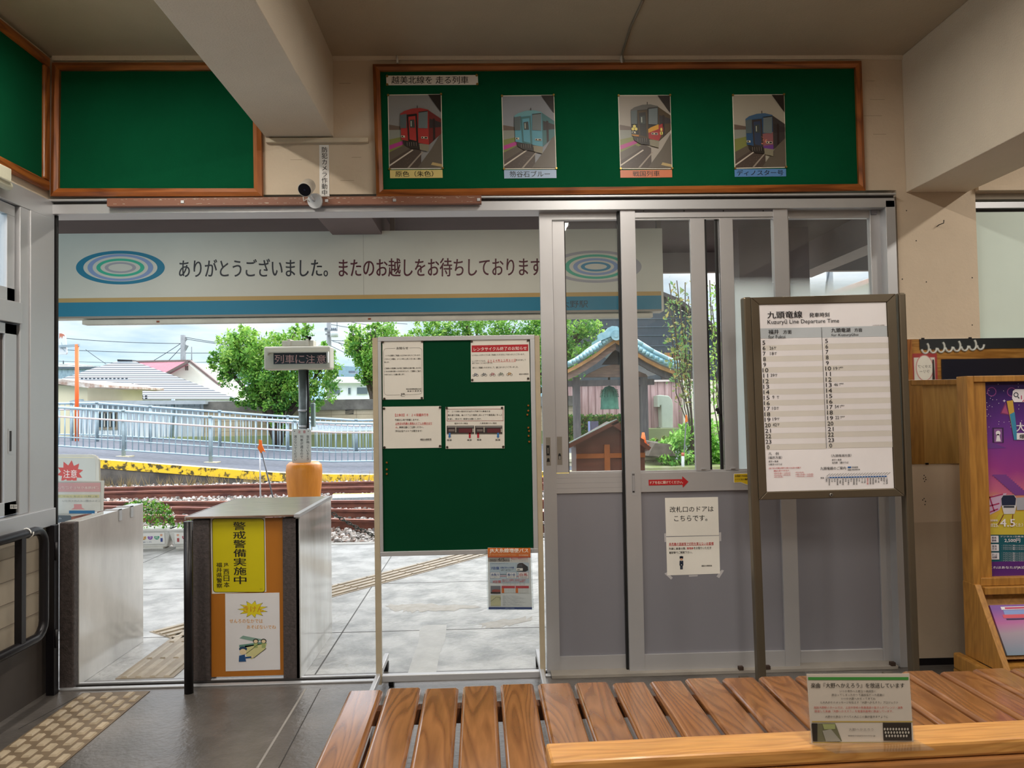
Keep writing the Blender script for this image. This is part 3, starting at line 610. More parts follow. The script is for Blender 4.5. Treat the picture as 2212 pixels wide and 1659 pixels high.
for px in (1600, 1658, 1928):
    p = P(px, 1450, D-.04); MB().box(p.x-.012, p.x+.012, D-.052, D-.03, .018, .035, mat('rusty_catch', '4a3930', .7, .4)).build('floor_catch', label='small rusty door catch on the sill, '+{1600: 'left of', 1658: 'just right of', 1928: 'far right of'}[px]+' the timetable left post', cat='catch', group='door catches on the sill')

# notices taped on the middle door
Yd = D-.002
b = MB(); S = Sheet(b, Yd, 1390, 1010, 6.636, -.018, .02)
S.base([(308, 436), (1068, 422), (1083, 970), (325, 985)], flat('efebe2'), .001)
S.text('改札口のドアは', 378, 555, 1003, 638, flat('1a1718'), 1, .012); S.text('こちらです。', 440, 685, 915, 768, flat('1a1718'), 1, .012)
b.build('door_notice', label='white sheet reading 改札口のドアは こちらです taped on the middle door', cat='notice')
b = MB(); S = Sheet(b, Yd, 1390, 1010, 6.636, -.018, .02)
S.base([(325, 997), (1085, 978), (1098, 1520), (340, 1546)], flat('efebe2'), .001)
red = flat('c2242b'); ink = flat('1a1718')
S.text('券売機の混雑等で切符を買えないお客様', 365, 1072, 1005, 1114, red, 1, .02); S.rect(363, 1114, 1005, 1118, red, 1)
S.text('列車に乗車の際、', 366, 1145, 610, 1180, ink, 1, .02); S.text('整理券', 622, 1142, 716, 1174, red, 1, .03); S.text('をお取りいただき', 722, 1136, 970, 1172, ink, 1, .02)
S.text('着駅等でご精算下さい。', 368, 1200, 700, 1235, ink, 1, .02); S.text('越前大野駅長', 832, 1396, 982, 1420, ink, 1, .03)
nv = flat('18253a'); sk = flat('d9a888')
S.ell(544, 1282, 28, 13, nv, 1); S.rect(520, 1284, 568, 1308, nv, 1); S.ell(544, 1316, 20, 16, sk, 2); S.poly([(518, 1335), (570, 1335), (572, 1400), (566, 1408), (522, 1408), (516, 1400)], nv, 1)
S.rect(526, 1400, 563, 1460, nv, 1); S.rect(543, 1415, 546, 1460, flat('8a8f98'), 2); S.ell(545, 1395, 8, 6, flat('f0ece4'), 3); S.poly([(540, 1334), (549, 1334), (545, 1348)], flat('f0ece4'), 2)
b.build('door_notice', label='white sheet with a red line and small officer drawing, lower on the middle door', cat='notice')
b = MB(); S = Sheet(b, Yd+.0005, 1390, 1010, 6.636); tp = mat('clear_tape', 'c9c6c8', .3)
for q in ([(300, 1520), (340, 1500), (420, 1580), (395, 1605)], [(650, 1545), (780, 1540), (775, 1558), (655, 1565)], [(1045, 1560), (1120, 1465), (1155, 1475), (1085, 1585)], [(298, 945), (325, 942), (330, 1065), (302, 1068)], [(1083, 930), (1113, 928), (1115, 1052), (1090, 1054)]):
    pass
for i, q in enumerate(([(300, 1520), (340, 1500), (420, 1580), (395, 1605)], [(650, 1545), (780, 1540), (775, 1558), (655, 1565)], [(1045, 1560), (1120, 1465), (1155, 1475), (1085, 1585)], [(298, 945), (325, 942), (330, 1065), (302, 1068)], [(1083, 930), (1113, 928), (1115, 1052), (1090, 1054)])):
    b = MB(); S = Sheet(b, Yd+.0005, 1390, 1010, 6.636); S.base(q, tp, .0004)
    b.build('tape_piece', label='piece of clear tape '+['at the lower left corner of', 'under the middle of', 'at the lower right corner of', 'on the left edge between', 'on the right edge between'][i]+' the taped door notices', cat='tape', group='tape on the door notices')
b = MB(); S = Sheet(b, D-.0145, 1390, 1010, 6.636, -.018, 0)
S.base([(73, 176), (556, 166), (556, 124), (645, 203), (564, 288), (560, 246), (76, 258)], flat('b3151d'), .0006); S.text('ドアを右に開けてください。', 96, 190, 566, 234, flat('f3e9d8'), 1, .02)
b.build('arrow_sticker', label='red arrow sticker reading ドアを右に開けてください on the middle door rail', cat='sticker')
b = MB(); S = Sheet(b, D-.0145, 1390, 1010, 6.636, -.01, 0)
S.base([(1300, 86), (1560, 78), (1560, 258), (1480, 248), (1395, 215), (1302, 220), (1294, 205), (1294, 96)], flat('f2ecd8'), .0006); S.poly([(1306, 93), (1555, 85), (1555, 250), (1482, 240), (1398, 208), (1307, 213), (1301, 200), (1301, 100)], flat('d4b21c'), 1)
S.text('お見送りやお出迎え', 1315, 104, 1530, 134, ink, 2, .02); S.text('いくには入場券が', 1318, 152, 1530, 182, ink, 2, .02)
b.build('yellow_sticker', label='yellow speech-shaped sticker on the door rail beside the timetable post', cat='sticker')

# ================================================================ NOTICE BOARD ON WHEELS
YS = 3.80
m_beige = mat('beige_board_edge', 'b3a58c', .5); m_dg = mat('dark_green_felt', '033a22', .9, var=.06, vs=2, spec=.1)
o = thing('rolling_notice_board', (X_(990, 1400, YS), YS, 0), 'freestanding green notice board on castors with four notices, in the doorway', 'notice board')
px = lambda x, y=1100: P(x, y, YS)
xL0, xL1, xR0, xR1 = P(808, 1000, YS).x, P(820, 1000, YS).x, P(1159, 1000, YS).x, P(1170, 1000, YS).x
zt_, zb_ = P(990, 726, YS).z, P(990, 1197, YS).z
for a, c, nm in ((xL0, xL1, 'left'), (xR0, xR1, 'right')):
    MB().box(a, c, YS-.015, YS+.02, .03, zt_-.004, m_beige if nm == 'left' else m_beige).build('post', o, bevel=.002)
b = MB(); xa, xb = xL1, xR0; t = .023
b.box(xa, xb, YS-.018, YS+.012, zt_-t, zt_, m_alu); b.box(xa, xb, YS-.018, YS+.012, zb_, zb_+t, m_alu); b.box(xa, xa+t*.7, YS-.018, YS+.012, zb_+t, zt_-t, m_alu); b.box(xb-t, xb, YS-.018, YS+.012, zb_+t, zt_-t, m_alu)
b.build('board_frame', o, bevel=.002)
MB().box(xa+.01, xb-.01, YS-.010, YS+.008, zb_+.01, zt_-.01, m_dg).build('board_panel', o)
zc = P(990, 1463, YS-.01).z
MB().box(xL1, xR0, YS-.012, YS+.022, zc-.014, zc+.018, m_alu).build('cross_bar', o, bevel=.003)
for a in (xL0, xR0-.004):
    f = MB(); x0 = a; x1 = a+.022
    f.box(x0, x1, YS-.27, YS+.30, .055, .085, m_alu); fo = f.build('foot', o, bevel=.003)
    for yy in (YS-.25, YS+.27):
        w = MB(); w.cone((x0+.011-.012, yy, .027), (x0+.011+.012, yy, .027), .027, .027, m_black, 20); w.build('caster', fo)
        k = MB(); k.box(x0+.004, x0+.018, yy-.008, yy+.008, .04, .056, m_alud); k.build('caster_stem', fo)
cw = MB(); p = P(846, 1470, YS+.05); 
cw.cone((p.x-.012, YS+.05, .03), (p.x+.012, YS+.05, .03), .03, .03, m_black, 20); cw.build('caster', o)
YF = YS-.0125
ox, oy, sc = 820, 720, 6.32
pm = lambda S, o_, pts, m=m_pin: [MB().cone(S.pt(x, y, 2), S.pt(x, y, 2)+V3(0, -.004, 0), .0062, .005, m, 12).build('pin', o_) for x, y in pts]
m_pap = mat('laminated_paper', 'dcd7cd', .22, var=.03, vs=5)
b = MB(); S = Sheet(b, YF, ox, oy, sc, -.012, .012); S.base([(38, 108), (592, 100), (600, 900), (44, 905)], m_pap, .001)
S.text('お知らせ', 230, 185, 390, 220, ink, 1, .04)
S.line(90, 207, 216, 204, 2.5, ink); S.line(406, 200, 545, 198, 2.5, ink); S.line(53, 250, 62, 800, 2.5, ink); S.line(577, 240, 580, 790, 2.5, ink); S.line(100, 845, 278, 840, 2.5, ink); S.line(360, 838, 540, 832, 2.5, ink)
for a in ((53, 250, 65, 218), (65, 218, 90, 207), (545, 198, 570, 212), (570, 212, 577, 240), (62, 800, 72, 832), (72, 832, 100, 845), (540, 832, 570, 820), (570, 820, 580, 790)): S.line(*a, 2.5, ink)
for tt, x0, y0, x1, y1 in (('いつも当駅をご利用いただきありがとうございます。', 82, 290, 560, 314), ('こちらのごみ箱は、２０２４年１２月１０日（火）に撤去', 64, 337, 563, 362), ('致します。', 64, 384, 134, 405), ('ご利用のお客様には大変ご迷惑をお掛け致しますが、', 66, 464, 570, 488), ('ごみはお持ち帰りいただきますよう、ご理解とご協力', 66, 506, 562, 530), ('のほどよろしくお願い致します。', 66, 550, 345, 574), ('西日本旅客鉄道株式会社', 362, 750, 570, 770), ('越 前 大 野 駅 長', 378, 778, 572, 798)): S.text(tt, x0, y0, x1, y1, ink, 1, .02, 1)
S.text('JR', 285, 817, 354, 852, ink, 1, .06); S.text('西日本', 296, 856, 344, 865, ink, 1, .04, 1)
n = b.build('paper_notice', label='laminated notice headed お知らせ in a rounded border, top left on the rolling board', cat='notice', group='notices on the rolling board'); pm(S, n, [(43, 120), (582, 112), (576, 884), (64, 893)])
b = MB(); S = Sheet(b, YF, ox, oy, sc, -.02, .01); S.base([(1243, 95), (2040, 80), (2053, 655), (1248, 666)], m_pap, .001)
S.rect(1257, 158, 2029, 250, flat('a8101e')); S.text('レンタサイクル終了のお知らせ', 1285, 185, 2008, 235, flat('f1e4dc'), 2, .01)
for tt, x0, y0, x1, y1, c_ in (('いつもレンタサイクルをご利用いただきましてありがとうございます。', 1262, 280, 1980, 305, ink), ('レンタサイクルは、', 1265, 366, 1450, 388, ink), ('２０２４年１１月３０日', 1475, 352, 1858, 386, red), ('をもちまして', 1862, 352, 1995, 376, ink), ('終了することとなりました。', 1265, 395, 1545, 418, ink), ('長らくご愛顧いただきまして、誠にありがとうございました。', 1268, 452, 1895, 478, ink), ('越前大野駅長', 1905, 546, 2035, 568, ink)): S.text(tt, x0, y0, x1, y1, c_, 1, .012, 1)
S.rect(1474, 389, 1858, 392, red)
for i, c_ in enumerate(('1f3a66', '3c4a5c', 'b04a5c', '2f5a44', 'c08a24')):
    x = 1310+i*115.5; y = 570-i*3; cc = flat(c_)
    S.ring(x-24, y+6, 17, 17, 4, 4, ink, 1, 16); S.ring(x+24, y+6, 17, 17, 4, 4, ink, 1, 16); S.line(x-24, y+6, x-8, y-18, 4, cc, 2); S.line(x-8, y-18, x+16, y-16, 4, cc, 2); S.line(x-8, y-16, x+2, y+6, 4, cc, 2); S.line(x+2, y+6, x+18, y-16, 4, cc, 2); S.line(x+14, y-26, x+24, y+6, 4, cc, 2); S.rect(x-14, y-26, x-2, y-20, ink, 2); S.line(x-24, y+6, x+2, y+6, 4, cc, 2)
n = b.build('paper_notice', label='laminated notice with red heading and row of small bicycles, top right on the rolling board', cat='notice', group='notices on the rolling board'); pm(S, n, [(1257, 112), (2025, 97), (2028, 618), (1265, 638)])
b = MB(); S = Sheet(b, YF, ox, oy, sc, -.008, .01); S.base([(45, 1003), (838, 993), (843, 1562), (50, 1574)], m_pap, .001)
for tt, x0, y0, x1, y1, c_ in (('【土休日】６：２６発福井行き', 212, 1095, 664, 1135, red), ('列車は２両で到着しますが、', 212, 1168, 540, 1194, ink), ('土休日は先頭の車両のドアしか開きませ', 214, 1215, 715, 1244, red), ('ん。', 214, 1270, 262, 1296, red), ('乗車位置にご注意ください。', 268, 1268, 600, 1296, ink), ('（平日は全てのドアが開きます）', 212, 1320, 578, 1348, ink), ('越前大野駅長', 555, 1436, 708, 1460, ink)): S.text(tt, x0, y0, x1, y1, c_, 1, .02, 1)
S.rect(214, 1247, 715, 1250, red); S.rect(555, 1464, 708, 1467, ink)
n = b.build('paper_notice', label='laminated notice with red heading 土休日 6:26, lower left on the rolling board', cat='notice', group='notices on the rolling board'); pm(S, n, [(60, 1028), (825, 1012), (825, 1540), (66, 1558)])
b = MB(); S = Sheet(b, YF, ox, oy, sc, -.005, .006); S.base([(898, 1006), (1704, 990), (1706, 1570), (902, 1577)], m_pap, .001)
S.frame(918, 1032, 1688, 1198, 5, flat('8d2a2a'))
for tt, x0, y0, x1, y1, c_ in (('６：２６分発の福井行き以外の列車での乗車方法', 932, 1054, 1510, 1078, ink), ('無人駅と同様、後のドアより乗車し前のドアで乗務員にきっぷ', 932, 1103, 1672, 1130, ink), ('を渡し（見せて）降車をお願いします。', 932, 1156, 1392, 1182, ink), ('福井行きの場合', 1020, 1218, 1205, 1242, ink), ('九頭竜湖行きの場合', 1368, 1216, 1598, 1240, ink), ('降車', 920, 1445, 985, 1472, ink), ('乗車', 1195, 1445, 1258, 1470, ink), ('乗車', 1328, 1442, 1390, 1468, ink), ('降車', 1582, 1442, 1648, 1470, ink)): S.text(tt, x0, y0, x1, y1, c_, 1, .012, 1)
for x0, x1 in ((917, 1290), (1304, 1676)):
    S.rect(x0, 1262, x1, 1378, flat('2b1f20')); S.rect(x0+8, 1270, x1-5, 1284, flat('8f8d8b'), 2); S.rect(x0+165, 1300, x1-30, 1356, flat('5a1a22'), 2); S.rect(x0+115, 1268, x0+130, 1352, flat('9a9588'), 3); S.rect(x0, 1366, x1, 1374, flat('6f6a60'), 2); S.rect(x0+25, 1310, x0+105, 1340, flat('6e605c'), 2); S.rect(x1-22, 1300, x1-4, 1350, flat('a8a294'), 2)
for x, c_, up in ((956, '2c6fae', 0), (1231, 'b01a2c', 1), (1345, 'b01a2c', 1), (1617, '2c6fae', 0)):
    cc = flat(c_); S.rect(x-12, 1358, x+12, 1410 if not up else 1428, cc, 4); S.poly([(x-20, 1408), (x+20, 1408), (x, 1430)] if not up else [(x-19, 1374), (x+19, 1374), (x, 1352)], cc, 4)
n = b.build('paper_notice', label='laminated notice with two small train pictures and arrows, beside the 土休日 notice on the rolling board', cat='notice', group='notices on the rolling board'); pm(S, n, [(915, 1020), (1672, 1018), (1688, 1550), (922, 1555)])
for i, (x, y) in enumerate(((2030, 986), (2030, 1056), (2018, 1112), (2030, 1288), (2040, 1334), (2035, 1400), (2043, 1480), (98, 1765), (98, 1858), (98, 1920))):
    p = S.pt(x, y if i < 7 else y, 0); MB().cone(p, p+V3(0, -.004, 0), .0055, .004, mat('copper_pin', 'a8692c', .4, .6), 12).build('spare_pin', o)
# leaflet pocket hooked on the lower right corner
ox, oy, sc = 1040, 1170, 10.367; YK = YS-.055
k = thing('leaflet_holder', tuple(P(1100, 1316, YK)), 'clear acrylic leaflet pocket clipped to the lower right of the rolling board', 'holder')
ac = glass('clear_acrylic', tint=(.97, .98, .98), veil=.02)
b = MB(); S = Sheet(b, YK, ox, oy, sc, 0, .012); q = [S.pt(*c_) for c_ in ((108, 200), (1115, 190), (1165, 1525), (135, 1525))]
S2 = Sheet(b, YK+.024, ox, oy, sc, 0, .012); r4 = [S2.pt(*c_) for c_ in ((108, 200), (1115, 190), (1165, 1525), (135, 1525))]
b.prism(q, (0, .002, 0), ac); b.prism(r4, (0, .002, 0), ac); b.bar(q[2]+V3(0, .012, 0), q[3]+V3(0, .012, 0), .026, .003, ac); b.bar(q[0]+V3(0, .012, 0), q[3]+V3(0, .012, 0), .003, .026, ac, up=(0, 1, 0)); b.bar(q[1]+V3(0, .012, 0), q[2]+V3(0, .012, 0), .003, .026, ac, up=(0, 1, 0))
b.build('pocket', k)
b = MB(); zc2 = P(1148, 1188, YK+.026).z; xx = P(1148, 1188, YK).x; b.box(xx-.012, xx+.012, YK+.018, YS-.016, zc2-.012, zc2+.012, ac); b.build('hook_clip', k)
b = MB(); S = Sheet(b, YK+.010, ox, oy, sc, .002, .014)
S.base([(138, 140), (1095, 148), (1135, 1518), (158, 1515)], flat('cdd2d4', .35), .006)
S.rect(140, 140, 1100, 340, flat('c8650c')); S.rect(142, 338, 1104, 356, flat('a8331c'), 2)
S.text('JR大糸線増便バス', 185, 150, 1048, 262, flat('f6efe4'), 2, .035); S.text('JR Oito Line Supplemental Bus Service', 180, 284, 780, 312, flat('f1c890'), 2, .02, 1); S.text('西日本旅客鉄道', 840, 290, 1045, 316, flat('f6e4cc'), 2, .02, 1)
S.rect(152, 356, 634, 450, flat('8f8c88'), 1); S.text('2025/', 188, 392, 342, 440, ink, 2, .02); S.text('4/5', 365, 366, 520, 436, ink, 2, .05); S.text('から', 530, 396, 630, 440, ink, 2, .02)
S.rect(650, 352, 1048, 460, flat('c8c6c2'), 1); S.text('便利なバスの増便運行を行います', 655, 356, 1042, 382, red, 2, .02, 1); S.text('大糸線でおでかけください！', 655, 384, 1042, 406, red, 2, .02, 1); S.text('詳しくはホームページをご覧ください', 655, 420, 1000, 436, ink, 2, 0, 1)
S.rect(190, 468, 1068, 930, flat('a9bac6'), 1)
S.text('7往復', 215, 560, 398, 625, flat('214a94'), 2, .05); S.text('糸魚川からの列車', 425, 562, 728, 602, flat('214a94'), 2, .03); S.text('に接続する便を運行します', 430, 618, 722, 634, ink, 2, 0, 1); S.text('増便バス　乗換のご案内', 435, 640, 660, 656, ink, 2, 0, 1); S.text('ＪＲ西日本は大糸線の利用促進に取り組んでいます', 205, 482, 600, 500, flat('40648c'), 2, 0, 1)
bk = flat('14161c'); S.poly([(790, 590), (805, 510), (850, 482), (920, 478), (1040, 560), (1048, 640), (985, 672), (930, 672), (790, 664)], bk, 2); S.rect(784, 594, 925, 650, flat('e4e2dc'), 3); S.poly([(808, 520), (910, 500), (915, 580), (800, 588)], flat('343a42'), 3); S.rect(800, 618, 860, 632, bk, 4)
for x0, x1, t_, c_, l_ in ((195, 415, '糸魚川', '214a94', 'Itoigawa'), (562, 784, '南小谷', '214a94', 'Minami-Otari'), (832, 1054, '白馬', 'b82a34', 'Hakuba')):
    S.rect(x0, 684, x1, 826, flat(c_), 2); S.rect(x0+4, 688, x1-4, 822, flat('d6d8d8'), 3); S.text(t_, x0+24, 708, x1-26, 772, flat(c_), 4, .03); S.text(l_, x0+30, 784, x1-30, 802, ink, 4, .02, 1)
S.rect(418, 726, 560, 736, flat('24304c'), 2); S.rect(418, 764, 560, 774, red, 2); S.rect(786, 770, 832, 780, red, 2)
S.text('3往復', 250, 866, 438, 926, red, 2, .04); S.text('糸魚川から、白馬駅前・栂池高原への直通便！', 462, 846, 992, 872, red, 2, .03, 1); S.text('白馬八方バスターミナルへの直通便も！', 462, 882, 985, 908, red, 2, .03, 1)
for y in (925, 960): S.text('ご利用の際は時刻表をご確認のうえご乗車ください。増便バスのご案内', 465, y, 975, y+12, ink, 2, 0, 1)
S.rect(205, 990, 428, 1165, flat('6b6e78'), 2); S.poly([(240, 1080), (300, 1065), (420, 1075), (420, 1130), (230, 1140)], flat('8e4038'), 3); S.rect(205, 1128, 428, 1165, flat('241c20'), 3)
for x0 in (452, 766):
    S.rect(x0, 990, x0+296, 1045, flat('b22834'), 2); S.rect(x0, 1046, x0+296, 1150, flat('ccd0d0'), 2); S.rect(x0, 1046, x0+56, 1150, flat('c8650c'), 3)
    for r in range(3): S.text('8:25 10:40 13:15 17:50', x0+74, 1056+r*34, x0+288, 1070+r*34, ink, 3, 0, 1)
S.rect(205, 1200, 432, 1440, flat('b9b894'), 2); S.line(210, 1340, 330, 1240, 6, flat('38404a'), 3); S.line(330, 1240, 420, 1255, 6, flat('38404a'), 3); S.line(420, 1255, 418, 1310, 6, flat('38404a'), 3)
for i in range(11): S.text('運行期間中のご利用にあたっての注意事項と乗り場のご案内です。', 475, 1205+i*22, 790+(i*67 % 260), 1215+i*22, flat('465058'), 2, 0, 1)
S.rect(158, 1466, 1134, 1516, flat('203a74'), 2); S.text('JR西日本 金沢支社', 530, 1482, 740, 1500, flat('b8c8e8'), 3, 0, 1)
b.build('bus_leaflet', label='orange-headed JR大糸線増便バス leaflet standing in the clear pocket', cat='leaflet')

# ================================================================ TIMETABLE STAND
YT = 3.52; m_br = mat('bronze_aluminium', '6e6353', .38, .6, var=.03)
o = thing('timetable_stand', (P(1800, 1440, YT).x, YT, 0), 'bronze framed train departure timetable on a two-post stand in front of the doors', 'sign stand')
for (xt, xb, nm) in ((1611, 1643, 'l'), (1957-14, 1975-1, 'r')):
    t_ = P(xt, 643 if nm == 'l' else 634, YT+.02); bt = P(xb, 1455, YT+.02); bt2 = t_+(bt-t_)*(t_.z/(t_.z-bt.z))
    w_ = .040 if nm == 'l' else .036
    MB().bar(V3(bt2.x, YT+.02, .012), V3(t_.x, YT+.02, t_.z), w_, .05, m_br, up=(0, 1, 0)).build('post', o, bevel=.008)
    f = MB(); f.bar((bt2.x, YT-.20, .012), (bt2.x, YT+.27, .012), .05, .024, m_br); f.build('foot', o, bevel=.003)
b = MB(); S = Sheet(b, YT, 1472, 540, 2.989)
outer = [(443, 309), (1375, 284), (1434, 1588), (497, 1613)]; inner = [(497, 355), (1320, 338), (1372, 1538), (547, 1560)]
oo = [S.pt(*c_, 0)+V3(0, -.012, 0) for c_ in outer]; ii = [S.pt(*c_, 0)+V3(0, -.012, 0) for c_ in inner]
for i in range(4):
    j = (i+1) % 4; b.prism([oo[i], oo[j], ii[j], ii[i]], (0, .03, 0), m_br)
b.build('board_frame', o, bevel=.003)
b = MB(); b.prism([v+V3(0, .006, 0) for v in oo], (0, .03, 0), m_br); b.build('board_back', o)
b = MB(); p = P(1795, 1069, YT-.012); b.cone(p, p+V3(0, -.006, 0), .009, .007, mat('lock_chrome', 'b5b2ad', .3, .8), 18); b.cone(p+V3(0, -.006, 0), p+V3(0, -.007, 0), .004, .004, m_black, 12); b.build('key_lock', o)
b = MB(); S = Sheet(b, YT-.007, 1472, 540, 2.989, -.020, .040); wp = flat('f0edf0', .3); S.base(inner, wp, .002)
tk = flat('1c1a20'); g1 = flat('d6d1ca'); g0 = flat('e6e2e4'); gb = flat('b9c0c6')
lx = lambda y: (y-355)*.0415; ry = lambda x: -(x-500)*.0205
def tx(t_, x0, y0, x1, y1, m=tk, l=3, bo=.03, res=2): S.text(t_, x0, y0, x1, y1, m, l, bo, res)
tx('九頭竜線', 555, 395, 780, 440, bo=.045); tx('発車時刻', 826, 404, 955, 433, bo=.035); tx('Kuzuryū Line Departure Time', 556, 446, 1018, 481, bo=.012)
tx('2025年3月15日現在', 1235, 482, 1312, 489, res=1, bo=.01)
S.rect(508, 503, 905, 568, gb, 1); S.rect(908, 494, 1328, 562, gb, 1)
tx('福井', 562, 514, 628, 543, bo=.045); tx('方面', 657, 516, 711, 541, bo=.03); tx('for Fukui', 562, 549, 671, 571, bo=.012)
tx('九頭竜湖', 968, 503, 1090, 531, bo=.045); tx('方面', 1117, 504, 1167, 528, bo=.03); tx('for Kuzuryūko', 968, 538, 1143, 560, bo=.012)
hrs = [5, 6, 7, 8, 9, 10, 11, 12, 13, 14, 15, 16, 17, 18, 19, 20, 21, 22, 23, 0]
for i, h_ in enumerate(hrs):
    yc = 598+i*35.55; lx0 = lx(yc)
    S.rect(511+lx0, yc-3.7-17.6, 903+lx0*0.85, yc-3.7+17.6, g1 if i % 2 else g0, 1); S.rect(909+lx0*.9, yc-14.6-17.6, 1326+lx0*.98, yc-14.6+17.6, g1 if i % 2 else g0, 1)
    s_ = str(h_); w_ = 17 if len(s_) == 1 else (30 if h_ == 11 else 37); cx = 532+(lx(yc)-lx(598))*1.0; cx2 = 937+(lx(yc)-lx(598))*.98
    if len(s_) == 1: cx += 0 if i < 6 else 0
    off = 6 if len(s_) > 1 else 0
    if h_ == 0: off = 0
    tx(s_, cx-w_/2+off*.6, yc-13, cx+w_/2+off*.6, yc+13, bo=.02); tx(s_, cx2-w_/2+off*.6, yc-24, cx2+w_/2+off*.6, yc+2, bo=.02)
S.line(905, 500, 937, 1280, 2.5, tk, 4)
for h_, m_, x, y in ((6, '26', 569, 633), (7, '18', 572, 668), (11, '39', 576, 809), (15, '9', 588, 950), (17, '10', 586, 1022), (19, '19', 589, 1092), (20, '42', 590, 1128)):
    w_ = 25 if len(m_) > 1 else 12; tx(m_, x, y-10, x+w_, y+10, bo=0); tx('福井', x+29, y-9, x+44, y-2, res=1, bo=.03); tx('2番', x+30, y+2, x+40, y+7, res=1, bo=.01)
for m_, x, y in (('19', 983, 764), ('46', 986, 869), ('54', 991, 1011), ('22', 994, 1082)): tx(m_, x, y-10, x+24, y+10, bo=0); tx('九頭竜湖', x+30, y-10, x+60, y-3, res=1, bo=.03); tx('2番', x+32, y+1, x+40, y+6, res=1, bo=.01)
tx('凡　例', 562, 1306, 628, 1325, bo=.01); tx('（福井方面）', 560, 1331, 650, 1349, bo=.01); tx('黒字＝普通', 563, 1359, 625, 1371, bo=.02); tx('○数字＝のりば', 563, 1378, 650, 1390, bo=.02)
tx('（九頭竜湖方面）', 968, 1318, 1098, 1336, bo=.01); tx('黒字＝普通', 972, 1349, 1033, 1360, bo=.02); tx('全列車　2番のりば', 972, 1366, 1078, 1379, bo=.02)
for t_, x0, y0, x1, y1 in (('(注)下記の列車は保守工事のため次の日程で', 564, 1402, 772, 1414), ('運転を取りやめます。', 596, 1420, 700, 1430), ('4月8日(火)～24日(木)', 597, 1437, 704, 1446), ('5月20日(火)～6月5日(木)', 598, 1449, 704, 1458), ('6月10日(火)', 598, 1461, 656, 1470), ('9月25日(木)', 735, 1432, 792, 1441), ('10月21日(火)～24日(金)', 737, 1444, 852, 1453), ('11月5日(水)～27日(木)', 738, 1456, 852, 1466)): tx(t_, x0, y0, x1, y1, red, 3, .02, 1)
tx('九頭竜線のご案内', 897, 1399, 1062, 1419, bo=.015); S.rect(1074, 1398, 1096, 1408, flat('1f5c9e'), 3); S.rect(1074, 1415, 1096, 1423, flat('8f8f94'), 3); tx('駅係員配置', 1100, 1397, 1140, 1408, res=1, bo=.01); tx('乗車駅証明書発行機', 1100, 1413, 1152, 1422, res=1, bo=.01)
S.line(932, 1470, 1328, 1461, 8, flat('1f5c9e'), 3); S.line(932, 1470, 950, 1469.6, 8, flat('b5b5b9'), 4)
st = ['福井', '越前花堂', '六条', '足羽', '越前東郷', '一乗谷', '越前高田', '市波', '小和清水', '美山', '越前薬師', '越前大宮', '計石', '牛ヶ原', '北大野', '越前大野', '越前田野', '越前富田', '下唯野', '柿ヶ島', '勝原', '越前下山', '九頭竜湖']
for i, n_ in enumerate(st):
    x = 937+i*17.7; y = 1469.8-i*.41; S.ell(x, y, 2.6, 2.6, flat('e6e6ea'), 5, 8); S.vtext(n_, x, y+9, y+9+len(n_)*10.5, 11, red if n_ == '越前大野' else tk, 3, .02, 1); S.line(x, y-9, x+20, y-26, 1.2, tk, 3); S.line(x+4, y-9, x+24, y-26, 1.0, tk, 3)
tx('普通', 898, 1466, 920, 1476, res=1)
b.build('timetable_sheet', o)
# ================================================================ TICKET GATE
m_gran = mat('dark_granite', '4f4644', .6, var=.25, vs=60, bump=.3, bs=120)
m_marb = mat('pale_polished_panel', 'd0d0ce', .16, .0, var=.10, vs=2.2, c2='a9a8a6', stretch=(1, 1, .35), spec=.7, coat=.5)
m_mir = mat('polished_gate_side', 'd2d4d4', .13, .15, var=.06, vs=3, c2='a7a79f', stretch=(1, 1, .3))
m_ply = wood('gate_top_board', '8c7262', '6c564a', 'X', 10, r=.28, coat=.4)
m_or = mat('varnished_orange_ply', 'ad6a1c', .45, var=.06, vs=4, stretch=(1, 1, .3))
XG = -.976; YG0 = 3.975; YG1 = 4.76; XGl = P(413, 1300, YG0).x; ZG = P(650, 1111.5, YG0-.025).z
g = thing('ticket_gate', ((XG+XGl)/2, YG0, 0), 'box-shaped station ticket gate with orange board front and yellow police notice', 'ticket gate')
xa, xb = P(453, 1300, YG0).x, P(611, 1300, YG0).x
MB().box(XGl, xa, YG0, YG0+.10, 0, ZG-.02, m_gran).build('stone_post', g, bevel=.004); MB().box(xb, XG-.002, YG0, YG0+.10, 0, ZG-.02, m_gran).build('stone_post', g, bevel=.004)
MB().box(xa, xb, YG0+.02, YG0+.04, .02, ZG-.02, m_or).build('front_board', g)
MB().box(XG-.022, XG, YG0, YG1, 0, ZG-.002, m_mir).build('side_panel', g, bevel=.001); MB().box(XGl, XGl+.022, YG0+.10, YG1, 0, ZG-.02, m_marb).build('side_panel', g)
b = MB(); t = [P(403, 1118, YG0-.03), P(652, 1111, YG0-.03)]; zt_ = ZG
b.box(XGl-.02, XG-.024, YG0-.025, YG1, zt_-.010, zt_, m_ply); b.build('top_board', g, bevel=.002)
b = MB(); b.box(XG-.024, XG+.003, YG0-.025, YG1+.003, zt_-.014, zt_+.002, m_alu); b.build('top_edge_trim', g); b = MB(); b.box(XGl-.022, XGl-.018, YG0-.025, YG1, zt_-.014, zt_+.002, m_alu); b.build('top_edge_trim', g)
yl = mat('yellow_print', 'c6b80c', .4, var=.02)
b = MB(); S = Sheet(b, YG0+.0185, 0, 1050, 2.724, 0, .016)
S.base([(1238, 183), (1560, 180), (1567, 622), (1247, 634)], flat('e0dcd2'), .001)
